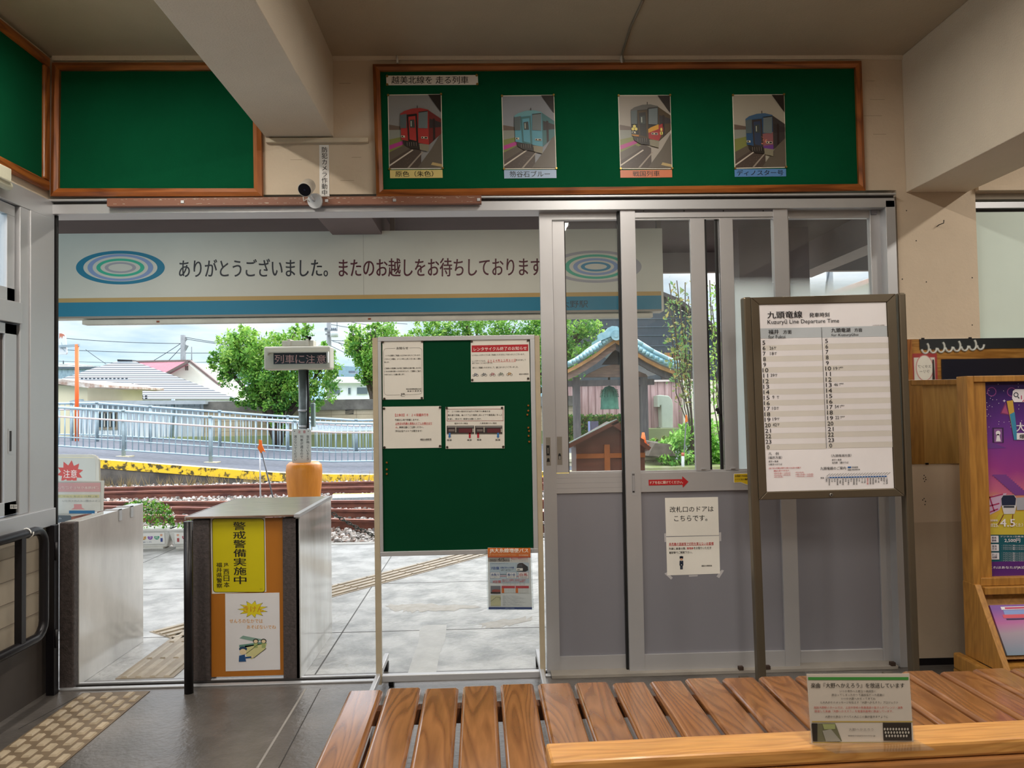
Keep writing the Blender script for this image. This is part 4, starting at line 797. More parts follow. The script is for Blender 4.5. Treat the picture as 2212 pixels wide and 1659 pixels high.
def rrect(S, x0, y0, x1, y1, r, m, l, sk=0):
    p = []
    for cx, cyy, a in ((x1-r, y0+r, 0), (x1-r, y1-r, 3), (x0+r, y1-r, 2), (x0+r, y0+r, 1)):
        for i in range(5):
            t = [(-90+22.5*i), 0, (90+22.5*i), 0, 0][0] if a == 0 else {3: 22.5*i, 2: 90+22.5*i, 1: 180+22.5*i}[a]
            p.append((cx+r*math.cos(math.radians(t))+((cyy+r*math.sin(math.radians(t)))-(y0+y1)/2)*S.ly, cyy+r*math.sin(math.radians(t))+((cx)-(x0+x1)/2)*S.sx))
    S.poly(p, m, l)
rrect(S, 1250, 190, 1558, 626, 18, flat('141414'), 1); rrect(S, 1253, 193, 1555, 623, 16, yl, 2)
kk = flat('12110c')
for i, c_ in enumerate('警戒警備実施中'):
    y0 = 211+i*53; x0 = 1372+i*.8; S.text(c_, x0, y0, x0+73, y0+47, kk, 3, .045)
for i, c_ in enumerate('福井県警察'): y0 = 450+i*30.5; S.text(c_, 1272+i*.5, y0, 1306+i*.5, y0+28, kk, 3, .025)
S.text('JR', 1315, 452, 1345, 476, kk, 3, .02)
for i, c_ in enumerate('西日本'): y0 = 488+i*38; S.text(c_, 1315+i, y0, 1348+i, y0+33, kk, 3, .02)
S.text('福井県', 1528, 604, 1545, 608, kk, 3, 0, 1)
b.build('police_notice', label='yellow notice reading 警戒警備実施中 JR西日本 福井県警察 on the ticket gate front', cat='notice')
b = MB(); S = Sheet(b, YG0+.0185, 0, 1050, 2.724, 0, .012)
S.base([(1325, 633), (1644, 627), (1649, 1080), (1328, 1090)], flat('d9d7d8'), .001)
S.poly([(1488+((92 if i % 2 else 52)*(1 if i % 4 else .92))*math.cos(math.pi*i/11), 725+((52 if i % 2 else 30))*math.sin(math.pi*i/11)) for i in range(22)], flat('2f3a2c'), 1)
S.poly([(1488+((86 if i % 2 else 52)*(1 if i % 4 else .92))*math.cos(math.pi*i/11), 725+((48 if i % 2 else 30))*math.sin(math.pi*i/11)) for i in range(22)], flat('d6c518'), 2)
og = flat('d99a3e'); S.text('きけん', 1432, 706, 1550, 742, flat('c98a1e'), 3, .02); S.text('せんろのなかでは', 1350, 782, 1546, 806, og, 1, .012); S.text('あそばないでね', 1452, 818, 1624, 840, og, 1, .012)
S.poly([(1408, 896), (1430, 880), (1560, 905), (1500, 915)], flat('7f9e90'), 1); S.poly([(1408, 935), (1560, 915), (1570, 925), (1440, 950), (1408, 948)], flat('5f8a7a'), 1); S.poly([(1440, 940), (1570, 925), (1560, 960), (1480, 1020), (1450, 1000)], flat('c9c48a'), 1)
S.line(1492, 1013, 1566, 955, 3, ink, 2); S.line(1450, 985, 1520, 930, 2, ink, 2)
for x in (1505, 1551): S.ell(x, 912, 17, 14, flat('1f2a2c'), 2, 14); S.ell(x, 914, 12, 10, flat('dcc8a0'), 3, 14); S.rect(x-11, 924, x+11, 952, flat('9aa86a'), 2)
S.ell(1430, 958, 24, 14, flat('1f3f5c'), 2, 16); S.ell(1430, 975, 20, 17, flat('dcc8a0'), 3, 16); S.poly([(1407, 998), (1440, 992), (1448, 1032), (1405, 1034)], flat('1b4a7a'), 3); S.line(1444, 1010, 1482, 1006, 9, flat('1b4a7a'), 3); S.ell(1484, 1005, 6, 6, flat('dcc8a0'), 4, 8)
b.build('safety_notice', label='white notice with yellow burst and children drawing, lower on the ticket gate front', cat='notice')

# left gate wall
XW0, XW1 = P(132, 1300, 3.945).x, -2.100
o = thing('gate_wall', (XW0, 4.3, 0), 'low grey polished gate wall at the left edge of the doorway', 'barrier')
zw = P(160, 1128, 3.95).z; zw2 = P(311, 1084, 4.71).z
MB().box(XW0-.005, XW1-.001, 3.935, 3.985, 0, zw, m_gran).build('stone_end', o, bevel=.006)
MB().box(XW0-.005, XW1, 3.985, 4.71, 0, zw, m_marb).build('wall_body', o, bevel=.002)
for i, yy in enumerate((4.40, 4.54)):
    b = MB(); b.box(XW0-.012, XW1+.006, yy, yy+.03, zw, zw+.004, m_alu); b.box(XW1+.001, XW1+.006, yy, yy+.03, zw-.06, zw+.004, m_alu); b.build('bracket', o)
# signs behind the left gate wall
YQ = 4.95; b = MB(); S = Sheet(b, YQ, 110, 960, 6.91)
fr_ = mat('cream_enamel', 'c9c5b8', .35)
pts = [(-150, 150), (600, 152)]+[(600+112*math.sin(a), 262-110*math.cos(a)) for a in (.4, .8, 1.2)]+[(716, 270), (722, 900), (-150, 900)]
S.base(pts, fr_, .02)
S.line(60, 195, 640, 198, 6, flat('e6dcae'), 1)
S.poly([(x, y) for x, y in ((-150, 205), (640, 210), (660, 235), (668, 300), (668, 880), (-150, 880))], flat('bdbdb4'), 1)
S.poly([(285+((200 if i % 2 else 118))*math.cos(math.pi*i/10+.12)*(1.15 if i % 2 == 0 else 1), 420+(185 if i % 2 else 108)*math.sin(math.pi*i/10+.12)) for i in range(20)], flat('bf4a44'), 2)
S.text('注意', 185, 378, 388, 500, flat('e8d9d2'), 3, .012)
o = b.build('warning_sign', label='rounded cream sign with red burst reading 注意 behind the left gate wall', cat='sign')
for x in (60, 600):
    c_ = MB(); p = S.pt(x, 600, 0); c_.cone((p.x, YQ+.04, 0), (p.x, YQ+.04, p.z), .015, .015, m_alu, 12); c_.build('leg', o)
YQ = 4.42; b = MB(); S = Sheet(b, YQ, 110, 960, 6.91, .0, -.0)
S.base([(-120, 538), (793, 543), (778, 990), (-120, 1160)], mat('milky_acrylic', 'cfd2cd', .25), .005)
S.frame(-115, 560, 745, 1040, 4, flat('9aa09c'), 1)
S.rect(-115, 572, 740, 708, flat('c89c9e'), 1); S.text('ご利用ありがとうございました', -60, 625, 715, 668, flat('e6dcd8'), 2, .02, mir=True)
S.rect(-115, 750, 722, 796, flat('c9c59a'), 1); S.text('使い終わったきっぷや「整理券」', -60, 762, 700, 790, flat('8a9a8c'), 2, .0, mir=True); S.text('こちらの箱にお入れください', 165, 828, 735, 858, flat('8f9698'), 2, 0, mir=True)
S.poly([(342, 892), (457, 892), (462, 945), (510, 968), (300, 970), (345, 945)], flat('c98f90'), 1); S.rect(270, 986, 655, 1032, flat('2a6a98'), 1)
b.build('acrylic_sign', label='milky acrylic sign with reversed pink and yellow text, standing on the left gate wall', cat='sign')
b = MB(); S = Sheet(b, 4.40, 110, 960, 6.91); S.base([(-60, 1058), (280, 1060), (298, 1078), (298, 1140), (-60, 1200)], flat('555e66'), .004); S.text('ム', 118, 1085, 158, 1115, flat('c9cccf'), 1, .02); b.build('grey_sign', label='small dark grey sign plate at the foot of the acrylic sign', cat='sign')

# black door-stop pole in front of the gate
q = G(408, 1497); t_ = P(409, 1126, q.y)
b = MB(); b.cone((q.x, q.y, 0), (q.x, q.y, t_.z), .0215, .0215, m_blackpaint, 20); b.build('post_barrier', label='black round steel post standing in front of the ticket gate', cat='post')
q = G(114, 1500); q2 = P(105, 1134, q.y)
o = thing('hinged_post', (q.x, q.y, 0), 'black square steel post with hinges at the left door jamb', 'post')
MB().box(P(104, 1300, q.y).x, P(122, 1300, q.y).x, q.y-.02, q.y+.02, 0, q2.z, m_blackpaint).build('post_body', o, bevel=.002)
for py in (1190, 1378):
    zc = P(110, py, q.y).z; xx = P(122, 1300, q.y).x; MB().cone((xx+.004, q.y-.01, zc-.045), (xx+.004, q.y-.01, zc+.045), .008, .008, m_blackpaint, 12).build('hinge', o)
# tubular railing by the left wall
XR_ = XL+.12
o = thing('guard_rail', (XR_, 3.3, 0), 'black tubular guard rail bent round at its end beside the left wall', 'rail')
pa, pb = PX(30, 1160, XR_), PX(30, 1404, XR_); yE = PX(95, 1200, XR_).y; zu, zl = pa.z, pb.z; r_ = .07
pts = [V3(XR_, 1.6, zu)]+[V3(XR_, yE-r_+r_*math.sin(a), zu-r_+r_*math.cos(a)) for a in (0, .4, .8, 1.2, 1.57)]+[V3(XR_, yE-r_+r_*math.cos(a), zl+r_-r_*math.sin(a)) for a in (0, .4, .8, 1.2, 1.57)]+[V3(XR_, 1.6, zl)]
MB().tube(pts, .021, m_blackpaint, 14).build('rail_tube', o)
for yy in (PX(44, 1250, XR_).y, 2.2, 1.62): MB().box(XR_-.016, XR_+.016, yy-.016, yy+.016, 0 if yy < 3 else zl, zu, m_blackpaint).build('upright', o)
MB().tube([(XR_+.023*math.cos(a), PX(56, 1150, XR_).y+.003*a, zu+.023*math.sin(a)) for a in [i*.5 for i in range(14)]], .003, m_white, 6).build('cable_tie', o)

# ================================================================ TACTILE PAVING INDOORS
m_tac = mat('tan_tactile_tile', '7c6a54', .55, var=.12, vs=12); m_tac2 = mat('worn_tactile_bump', 'bfae94', .5, var=.15, vs=10)
xa, xb = G(176, 1500).x, G(319, 1498).x; y0, y1 = 2.35, D-.06
b = MB(); b.box(xa, xb, y0, y1, 0, .003, m_tac)
def bump(b, x, y, w, l, h, m): b.hexa([(x-w/2, y-l/2, .003), (x+w/2, y-l/2, .003), (x+w/2, y+l/2, .003), (x-w/2, y+l/2, .003), (x-w*.33, y-l*.42, h), (x+w*.33, y-l*.42, h), (x+w*.33, y+l*.42, h), (x-w*.33, y+l*.42, h)], m)
w_ = (xb-xa)/6; n = 0; y = y1-.05
while y > y0+.05:
    for k in range(3): bump(b, xa+w_*(2*k+(.55 if n % 2 == 0 else 1.5)), y, .034, .064, .0105, m_tac2)
    y -= .052; n += 1
b.build('tactile_paving', label='tan tactile paving strip with rounded bumps on the indoor floor', cat='tactile paving')

# ================================================================ SLATTED BENCH
m_sl = wood('varnished_slat', 'a06c41', '835432', 'Y', 5, r=.2, coat=.9, rnd=True, ring=3.2, c3='95643b')
m_pl = wood('light_plank', 'd29a54', 'bd8342', 'X', 10, r=.4, coat=.1, ring=2.6, c3='cb9150')
m_plf = wood('plank_front', 'b07a48', '9c6a3c', 'X', 10, r=.4, c3='b0763f')
ZB = .40
o = thing('slatted_bench', (1.1, 2.2, 0), 'long low wooden bench with brown varnished slats in front of the doors', 'bench')
fa, fb = G(754, 1489, ZB), G(2191, 1442, ZB); dv = (fb-fa).normalized()
e0, e1 = G(754, 1489, ZB), G(670, 1658, ZB); pv = (e1-e0).normalized()
lefts = [754, 837, 915, 997, 1079, 1160, 1240, 1321, 1402, 1484, 1560, 1643, 1726, 1810, 1893]
b = MB()
per = (G(1472, 1467, ZB)-G(754, 1489, ZB)).length/8.88
nrm = V3(-dv.y, dv.x, 0)*-1
for i in range(24):
    a = fa+dv*(per*i); a += nrm*random.uniform(-.01, .012); w_ = per-.0135; b.r = random.random()+.01
    ln = 1.16
    p = [a, a+dv*w_, a+dv*w_+nrm*ln, a+nrm*ln]
    k = .009; q = []
    for (u, v, zz_) in ((0, 0, -.03), (w_, 0, -.03), (w_, ln, -.03), (0, ln, -.03), (0, 0, -k), (w_, 0, -k), (w_, ln, -k), (0, ln, -k), (k, k, 0), (w_-k, k, 0), (w_-k, ln, 0), (k, ln, 0)):
        q.append(a+dv*u+nrm*v+V3(0, 0, zz_))
    bb = len(b.v); b.v += q
    for f_ in ((3, 2, 1, 0), (0, 1, 5, 4), (1, 2, 6, 5), (2, 3, 7, 6), (3, 0, 4, 7), (4, 5, 9, 8), (5, 6, 10, 9), (6, 7, 11, 10), (7, 4, 8, 11), (8, 9, 10, 11)): b.face([bb+j for j in f_], m_sl)
b.r = 0
b.build('seat', o, bevel=.004)
m_leg = wood('bench_leg_wood', '7a4a2c', '5a3420', 'Z', 9)
for v in (.06, .9):
    c0 = fa+nrm*(v+.04)+dv*.02; MB().bar(c0+V3(0, 0, -.055), c0+dv*3.1+V3(0, 0, -.055), .05, .05, m_leg).build('rail', o)
for u in (.06, 1.6, 3.05):
    for v in (.10, .94):
        c0 = fa+dv*u+nrm*v; MB().box(c0.x-.03, c0.x+.03, c0.y-.03, c0.y+.03, 0, ZB-.075, m_leg).build('leg', o, bevel=.003)
# backrest plank nearer to the camera
ZPk = .72
pa, pb, pc, pd = G(1178, 1604, ZPk), G(2212, 1553, ZPk), G(2212, 1619, ZPk), G(1178, 1655, ZPk)
dv2 = (pb-pa).normalized(); n2 = V3(dv2.y, -dv2.x, 0); wd_ = .085
o = thing('bench_backrest', tuple(pa+V3(0, 0, -ZPk)), 'light wooden backrest plank running along the near side of the slatted bench', 'backrest')
b = MB(); c = [pa, pa+dv2*1.9, pa+dv2*1.9+n2*wd_, pa+n2*wd_]; b.prism(c, (0, 0, -.03), m_pl); b.build('top_plank', o, bevel=.006)
b = MB(); c0 = pa+n2*(wd_-.014)+dv2*.01+V3(0, 0, -.032); b.prism([c0, c0+dv2*1.88, c0+dv2*1.88+n2*.02, c0+n2*.02], (0, 0, -.13), m_plf); b.build('back_board', o, bevel=.004)
for u in (.0, 1.0, 1.8):
    c0 = pa+dv2*(u+.012)+n2*.012+V3(0, 0, -.03); zlo = ZPk-.03-(ZB if u > 9 else ZB)
    b = MB(); b.prism([c0, c0+dv2*.05, c0+dv2*.05+n2*.055, c0+n2*.055], (0, 0, -zlo), m_leg if u else mat('dark_bench_end', '3a2418', .5)); b.build('upright', o)
# card in a bent acrylic stand on the plank
o_c = thing('card_stand', tuple(P(1860, 1615, pa.y+.03)), 'clear acrylic stand on the plank holding the green-striped song card', 'stand')
pL, pR = P(1751, 1600, 1.47), P(1976, 1590, 1.47)
q = G(1858, 1607, ZPk); YCc = q.y
b = MB(); Sc = Sheet(b, YCc+.004, 1472, 1050, 2.724, -.002, .05)
gl = glass('clear_acrylic', tint=(.97, .98, .98), veil=.02)
cq = [(727, 1096), (1349, 1094), (1377, 1520), (757, 1520)]
b.prism([Sc.pt(*c_, 0) for c_ in cq], (0, .002, 0), gl); bl, br = Sc.pt(757, 1520, 0), Sc.pt(1377, 1520, 0); bl.z = br.z = ZPk+.002
b.prism([bl, br, br+V3(.012, -.045, 0), bl+V3(.03, -.045, 0)], (0, 0, .002), gl); b.build('acrylic_body', o_c)
b = MB(); S = Sheet(b, YCc+.002, 1472, 1050, 2.724, 0, .045)
S.base([(737, 1106), (1341, 1104), (1367, 1512), (766, 1512)], flat('c9bfb4', .35), .001)
gn = flat('3f8a3c'); S.rect(746, 1124, 1336, 1141, gn); tk2 = flat('3a332c')
S.text('楽曲『大野へかえろう』を放送しています', 762, 1158, 1312, 1188, flat('1e1812'), 2, .012)
for tt, x0, x1, y, c_ in (('いつか市外へと旅立つ高校生に', 932, 1146, 1202, tk2), ('旅立ってしまったかつて高校生だった若者に', 884, 1196, 1224, tk2), ('いつか大野へかえってきてね', 940, 1142, 1246, tk2), ('と大人からのメッセージを伝える『大野へかえろう』プロジェクト', 818, 1275, 1268, tk2), ('越前大野駅のホームでは、上庄中学校の吹奏楽部の皆さんがアレンジ・演奏', 780, 1302, 1298, flat('b8443c')), ('録音した楽曲『大野へかえろう』を電車到着時に放送しています。', 784, 1246, 1320, flat('b8443c')), ('大野から旅立つすべての人にこの歌が届きますように', 846, 1216, 1352, tk2)): S.text(tt, x0, y-2, x1, y+12, c_, 2, 0, 1)
S.rect(768, 1383, 1362, 1390, flat('b59a4c'), 1); S.rect(774, 1506, 1366, 1512, flat('b59a4c'), 1)
S.poly([(766, 1396), (905, 1396), (945, 1502), (775, 1502)], flat('6c6a50'), 2); S.poly([(766, 1396), (800, 1396), (800, 1502), (775, 1502)], flat('2a241e'), 3); S.poly([(830, 1440), (880, 1430), (940, 1502), (850, 1502)], flat('98958a'), 3); S.poly([(830, 1400), (905, 1400), (905, 1430), (840, 1432)], flat('9aa06a'), 3)
S.rect(1188, 1393, 1354, 1498, flat('2e2620'), 2)
for i in range(26): x = 1196+(i % 9)*17+(i//9)*5; y = 1430+(i//9)*20; S.ell(x, y, 5.5, 8, flat('b9b2a8'), 3, 8)
S.text('大野へかえろう', 985, 1424, 1130, 1440, flat('8f8a84'), 2, 0); S.text('www.return-to-ono.jp', 980, 1464, 1142, 1476, tk2, 2, 0, 1)
b.build('song_card', label='printed card reading 楽曲『大野へかえろう』を放送しています on the light plank', cat='card')
# ================================================================ RIGHT SIDE: WINDOW, MIRROR, RACK
zwi = .95; m_blind = mat('pale_green_blind', 'cddcd4', .7, var=.01)
o = thing('window_2', (3, D, .95), kind='structure', label='wide window right of the doors with a drawn pale green blind')
b = MB(); b.box(XWL, XE, D+.02, D+.12, Z_(2160, 447), Z_(2160, 434), m_alu); b.box(XWL, XE, D+.05, D+.12, Z_(2160, 460), Z_(2160, 447), m_alud); b.box(XWL, XE, D+.0, D+.14, ZW1-.004, Z_(2160, 405)-.0, m_wall) if False else None
b.box(XWL, XE, D+.02, D+.13, ZW1-.03, ZW1, mat('painted_window_head', '9a8f80', .7)); b.box(XWL, XE, D-.03, D, Z_(2160, 414), Z_(2160, 404), m_wall); b.box(XWL, XE, D-.03, D+.12, .90, .95, m_alu)
b.build('window_frame', o)
MB().box(XWL, XE, D+.035, D+.04, .95, Z_(2160, 458, D+.035), m_blind).build('window_blind', o)
MB().box(XWL, XE, D+.10, D+.105, .95, Z_(2160, 458, D+.10), glass()).build('window_glass', o)

# wall mirror
m_mirror = mat('silver_mirror', 'f0f0ee', .015, 1.0, var=0.)
b = MB(); a = [P(1953, 733, D-.006), P(2121, 731, D-.006), P(2124, 1002, D-.006), P(1962, 1003, D-.006)]
x0, x1, z0, z1 = a[0].x, a[1].x+.35, a[3].z, a[0].z
b.box(x0, x1, D-.006, D-.0005, z0, z1, m_mirror)
o = b.build('wall_mirror', label='frameless mirror on the wall between the timetable and the poster rack', cat='mirror')
for u in (x0+.10, XWL-.06):
    for z in (z0, z1): MB().box(u-.008, u+.008, D-.009, D-.006, z-.004, z+.006, m_blackpaint).build('mirror_clip', o)
for cx, cyy in ((1997, 1032), (1998, 1079), (2085, 1027), (2088, 1080)):
    pass
# things the mirror shows: a wooden kiosk wall behind the camera
YK2 = -1.2; YV = 2*D-YK2
def MV(px, py, off=0): v = P(px, py, YV+off); return V3(v.x, 2*D-v.y, v.z)
m_kw = wood('kiosk_pine', 'c08a44', '9a6628', 'X', 6, r=.45, c3='b47e3a')
k = thing('display_wall', tuple(MV(2040, 1200)*1.), 'pine panelled display wall reflected in the mirror', 'display')
k.location.z = 0; WLOC[k.name] = Vector(k.location)
a0, a1 = MV(1955, 735), MV(2300, 735)
MB().box(a0.x, a1.x, YK2-.04, YK2, 0, MV(2040, 720).z+.2, m_kw).build('board_panel', k)
MB().box(a0.x-.12, a0.x+.06, YK2-.06, YK2+.03, 0, MV(2040, 720).z+.2, wood('kiosk_post', 'a86a38', '8a5024', 'Z', 6)).build('post', k)
b = MB(); u0, u1 = MV(1985, 752), MV(2300, 735); b.box(u0.x, u1.x, YK2, YK2+.01, u0.z-.02, u0.z+.35, flat('22262a'))
for i in range(8):
    c = MV(1996+i*17, 752-i*1.2); r = .045; wm = flat('d8d8d2')
    pts = [c+V3(r*math.cos(t), .012, -.0+r*1.5*math.sin(t)) for t in [i2*.35-2.9 for i2 in range(9 if i % 2 else 12)]]
    b.tube(pts, .012, wm, 6)
b.build('lettered_banner', k)
b = MB(); v = [MV(1966, 764), MV(2021, 758), MV(2019, 822), MV(1967, 826)]
b.box(v[0].x, v[1].x, YK2, YK2+.012, MV(1967, 1010).z, v[0].z, flat('a83a3c')); b.box(v[0].x+.03, v[1].x-.03, YK2+.012, YK2+.014, MV(1967, 1005).z, v[0].z-.05, flat('ddd8d0'))
zc = MV(1990, 795).z; xc = (v[0].x+v[1].x)/2
S = Sheet(b, (V3(0, YK2+.015, 0), V3(0, 1, 0)))
def plate(pts, m, y): b.poly([V3(x, y, z) for x, z in pts], m)
plate([(xc+.11*math.cos(t), zc+.16*math.sin(t)) for t in [i*.3 for i in range(21)]], flat('c8787a'), YK2+.0150); plate([(xc+.10*math.cos(t), zc+.15*math.sin(t)) for t in [i*.3 for i in range(21)]], flat('ece6dc'), YK2+.0155)
for j, t_ in enumerate(('スタンプ', 'ラリー')):
    gv, gf = glyphs(t_, 0, 1); kk2 = len(b.v); ww = max(p_[0] for p_ in gv); sc_ = .17/ww if j == 0 else .13/ww
    for x_, y_ in gv: b.v.append(V3(xc-(x_-ww/2)*sc_*-1*-1, YK2+.016, zc+.0-j*.06+y_*sc_))
    for q in gf: b.face([kk2+i for i in q], ink)
plate([(v[1].x-.07, zc-.17), (v[1].x-.035, zc-.17), (v[1].x-.04, zc+.1), (v[1].x-.06, zc+.1)], ink, YK2+.016)
b.build('stamp_rally_poster', k)
b = MB(); v0, v1 = MV(2031, 776), MV(2300, 768); b.box(v0.x, v1.x, YK2, YK2+.015, v0.z-.75, v0.z, flat('1c1d2c', .3)); b.build('dark_screen', k)
b = MB(); c = MV(1962, 960); b.lathe((c.x, YK2+.35, 0), [(.26, .0), (.25, c.z-.05), (.20, c.z+.10), (.10, c.z+.22), (.02, c.z+.27)], mat('yellow_cloth', 'c9c416', .8, bump=.4, bs=14), 20)
b.build('cloth_cover', label='yellow cloth cover glimpsed at the left edge of the mirror', cat='cloth')
# poster and leaflet rack
m_rw1 = wood('rack_wood', 'b8843c', 'a87534', 'Z', 7, r=.45, c3='b07c38', ring=2); m_rw2 = wood('rack_back_ply', 'd0a058', 'c0904c', 'Z', 5, r=.5, c3='c89850', ring=2)
XR0 = 2.33; YR1, YR0 = 3.694, 3.61; WR = .82
o = thing('poster_rack', (XR0+WR/2, 3.6, 0), 'wooden poster rack with leaflet box on the right, holding a purple poster', 'display rack')
zt_ = P(2104, 812, YR0).z; zlow = P(2115, 1262, YR0).z; zpb = P(2160, 1248, YR0).z; t = .035
MB().box(XR0, XR0+t, YR0, YR1, .10, zt_, m_rw1).build('side_post', o, bevel=.003); MB().box(XR0+WR-t, XR0+WR, YR0, YR1, .10, zt_, m_rw1).build('side_post', o, bevel=.003)
b = MB(); b.box(XR0+t, XR0+WR-t, YR0, YR1, zt_-.030, zt_, m_rw1); b.build('top_rail', o, bevel=.003)
b = MB(); b.box(XR0+t, XR0+WR-t, YR0, YR1, zlow-.01, zpb, m_rw1); b.box(XR0+t, XR0+WR-t, YR0-.03, YR0, zlow-.045, zlow-.01, m_rw1); b.build('lower_rail', o, bevel=.003)
MB().box(XR0+.10, XR0+WR-t, YR1-.045, YR1-.03, zlow-.3, zt_-.02, m_rw2).build('back_panel', o)
b = MB(); b.box(XR0+t, XR0+.10, YR1-.07, YR1-.005, zlow-.3, zt_-.02, m_rw1); b.build('back_stile', o)
pt0 = [V3(XR0+.0, YR1, .13), V3(XR0, YR1, zlow), V3(XR0, YR0-.01, zlow), V3(XR0, 3.40, .13)]
for dx in (0, WR-.03): MB().prism([p_+V3(dx-.002, 0, 0) for p_ in pt0], (.03, 0, 0), m_rw1).build('box_side', o, bevel=.002)
b = MB(); b.prism([V3(XR0+.03, YR0+.02, zlow-.06), V3(XR0+.03, YR0+.03, zlow-.06), V3(XR0+.03, 3.47, .18), V3(XR0+.03, 3.46, .18)], (WR-.06, 0, 0), m_rw1); b.build('leaflet_shelf', o)
b = MB(); b.box(XR0+.03, XR0+WR-.03, 3.42, YR1, .12, .16, m_rw1); b.build('bottom_board', o)
for dx in (-.04, WR): MB().box(XR0+dx, XR0+dx+.04, 3.15, 3.735, .0+.05, .13, m_rw1).build('foot', o, bevel=.01); MB().box(XR0+dx, XR0+dx+.04, 3.15, 3.22, 0, .05, m_rw1).build('foot_pad', o); MB().box(XR0+dx, XR0+dx+.04, 3.66, 3.73, 0, .05, m_rw1).build('foot_pad', o)
# big purple poster in the rack
def grad(name, stops, z0, z1):
    if name in _M: return _M[name]
    M = bpy.data.materials.new(name); M.use_nodes = True; _M[name] = M; nt = M.node_tree; N = nt.nodes; L = nt.links; B = N['Principled BSDF']; B.inputs['Roughness'].default_value = .3
    gp = N.new('ShaderNodeTexCoord'); s = N.new('ShaderNodeSeparateXYZ'); L.new(gp.outputs['Object'], s.inputs[0]); mr = N.new('ShaderNodeMapRange'); mr.inputs[1].default_value = z0; mr.inputs[2].default_value = z1; L.new(s.outputs['Z'], mr.inputs[0])
    nz = N.new('ShaderNodeTexNoise'); nz.inputs['Scale'].default_value = 5; L.new(gp.outputs['Object'], nz.inputs[0]); ad = N.new('ShaderNodeMath'); ad.operation = 'MULTIPLY_ADD'; ad.inputs[1].default_value = .16; L.new(nz.outputs[0], ad.inputs[0]); L.new(mr.outputs[0], ad.inputs[2])
    cr = N.new('ShaderNodeValToRGB'); L.new(ad.outputs[0], cr.inputs[0]); e = cr.color_ramp.elements
    for i, (p_, c_) in enumerate(stops):
        q = e[i] if i < 2 else e.new(p_); q.position = p_; q.color = (*lin(c_), 1)
    L.new(cr.outputs[0], B.inputs['Base Color']); return M
YPo = YR0+.035
b = MB(); S = Sheet(b, YPo, 1920, 720, 3.77, 0, .02)
x0p, x1p = S.pt(752, 900).x, XR0+WR-t-.005; zT, zB_ = S.pt(800, 382).z, P(2160, 1247, YPo).z
hz = zT-zB_; gm = grad('purple_poster', [(0.0, '6a2f7a'), (1.0, '33215e'), (.42, 'd8b23c'), (.52, 'c86a8a'), (.64, '9c3f8e'), (.80, '6f3a94')], 0, hz)
b.box(x0p, x1p, YPo, YPo+.003, zB_, zT, gm)
zsea = P(2160, 1150, YPo).z; zpu = P(2160, 1213, YPo).z
b.poly([V3(x0p, YPo-.0007, zpu), V3(x1p, YPo-.0007, zpu), V3(x1p, YPo-.0007, zsea), V3(x0p, YPo-.0007, zsea)], flat('1c5a68', .3)); b.poly([V3(x0p, YPo-.0007, zB_), V3(x1p, YPo-.0007, zB_), V3(x1p, YPo-.0007, zpu), V3(x0p, YPo-.0007, zpu)], flat('5a2a78', .3))
wt = flat('ece6ee'); pk = flat('c44c8c'); dp = flat('3c2050')
for cx, cyy in ((838, 476), (1000, 478)): S.ring(cx, cyy, 38, 38, 7, 7, flat('8c3f88'), 1, 24)
for i in range(40): x, y = random.uniform(765, 1090), random.uniform(400, 830); S.ell(x, y, 3, 3, wt, 1, 6)
for x, y, r in ((777, 506, 12), (940, 550, 14), (800, 620, 6)): S.poly([(x, y-r), (x+r*.25, y-r*.25), (x+r, y), (x+r*.25, y+r*.25), (x, y+r), (x-r*.25, y+r*.25), (x-r, y), (x-r*.25, y-r*.25)], flat('d8c8ee'), 2)
S.poly([(905, 655), (950, 560), (985, 668)], flat('7a2f6a'), 1); S.poly([(918, 648), (949, 582), (973, 658)], flat('a84a7a'), 2)
S.rect(845, 768, 935, 890, dp, 2); S.rect(858, 778, 922, 888, flat('8a5a9a'), 3); S.ell(890, 812, 19, 19, wt, 4); S.poly([(882, 820), (898, 820), (912, 880), (872, 880)], wt, 4)
S.poly([(1010, 470), (1030, 455), (1400, 455), (1400, 560), (1020, 560), (1003, 530)], wt, 3); S.ring(1036, 500, 20, 20, 7, 7, flat('303848'), 4, 24); S.line(1050, 516, 1062, 530, 8, flat('303848'), 4); S.text('リアル謎解き', 1078, 500, 1380, 560, flat('c0285c'), 4, .04)
S.poly([(960, 552), (1010, 545), (1050, 868), (1020, 868)], flat('c8a040'), 3); S.poly([(985, 660), (1025, 640), (1050, 868), (1020, 868)], flat('3a8ab0'), 4); S.text('大', 1040, 725, 1105, 800, wt, 5, .06); S.text('爆', 1065, 822, 1105, 858, flat('22202a'), 6, .03); S.rect(1042, 812, 1300, 866, wt, 5)
for i in range(12): S.rect(845+i*16, 1150+i*14, 960+i*16, 1164+i*14, flat('7a3f8e'), 2)
S.poly([(760, 905), (840, 890), (960, 935), (770, 940)], flat('6a3a8c'), 1)
S.poly([(765, 1400), (850, 1320), (960, 1300), (900, 1440), (780, 1500)], flat('c9a8c8'), 2)
for a in ((765, 1350, 930, 1310), (770, 1420, 900, 1385), (820, 1330, 860, 1450), (765, 1480, 890, 1430)): S.line(*a, 10, flat('a8285c'), 3)
S.poly([(770, 1640), (900, 1470), (1100, 1450), (1400, 1500), (1400, 1640)], flat('c8b43c'), 2)
S.poly([(915, 1340), (930, 1318), (1020, 1316), (1038, 1340), (1040, 1400), (1024, 1470), (938, 1472), (918, 1400)], flat('d0ccd0'), 4); S.poly([(917, 1345), (932, 1320), (1018, 1318), (1036, 1345), (1030, 1400), (922, 1402)], flat('1b2442'), 5); S.rect(935, 1406, 1022, 1420, flat('303440'), 5); S.poly([(1040, 1340), (1300, 1320), (1300, 1430), (1042, 1440)], flat('a8a8b4'), 4)
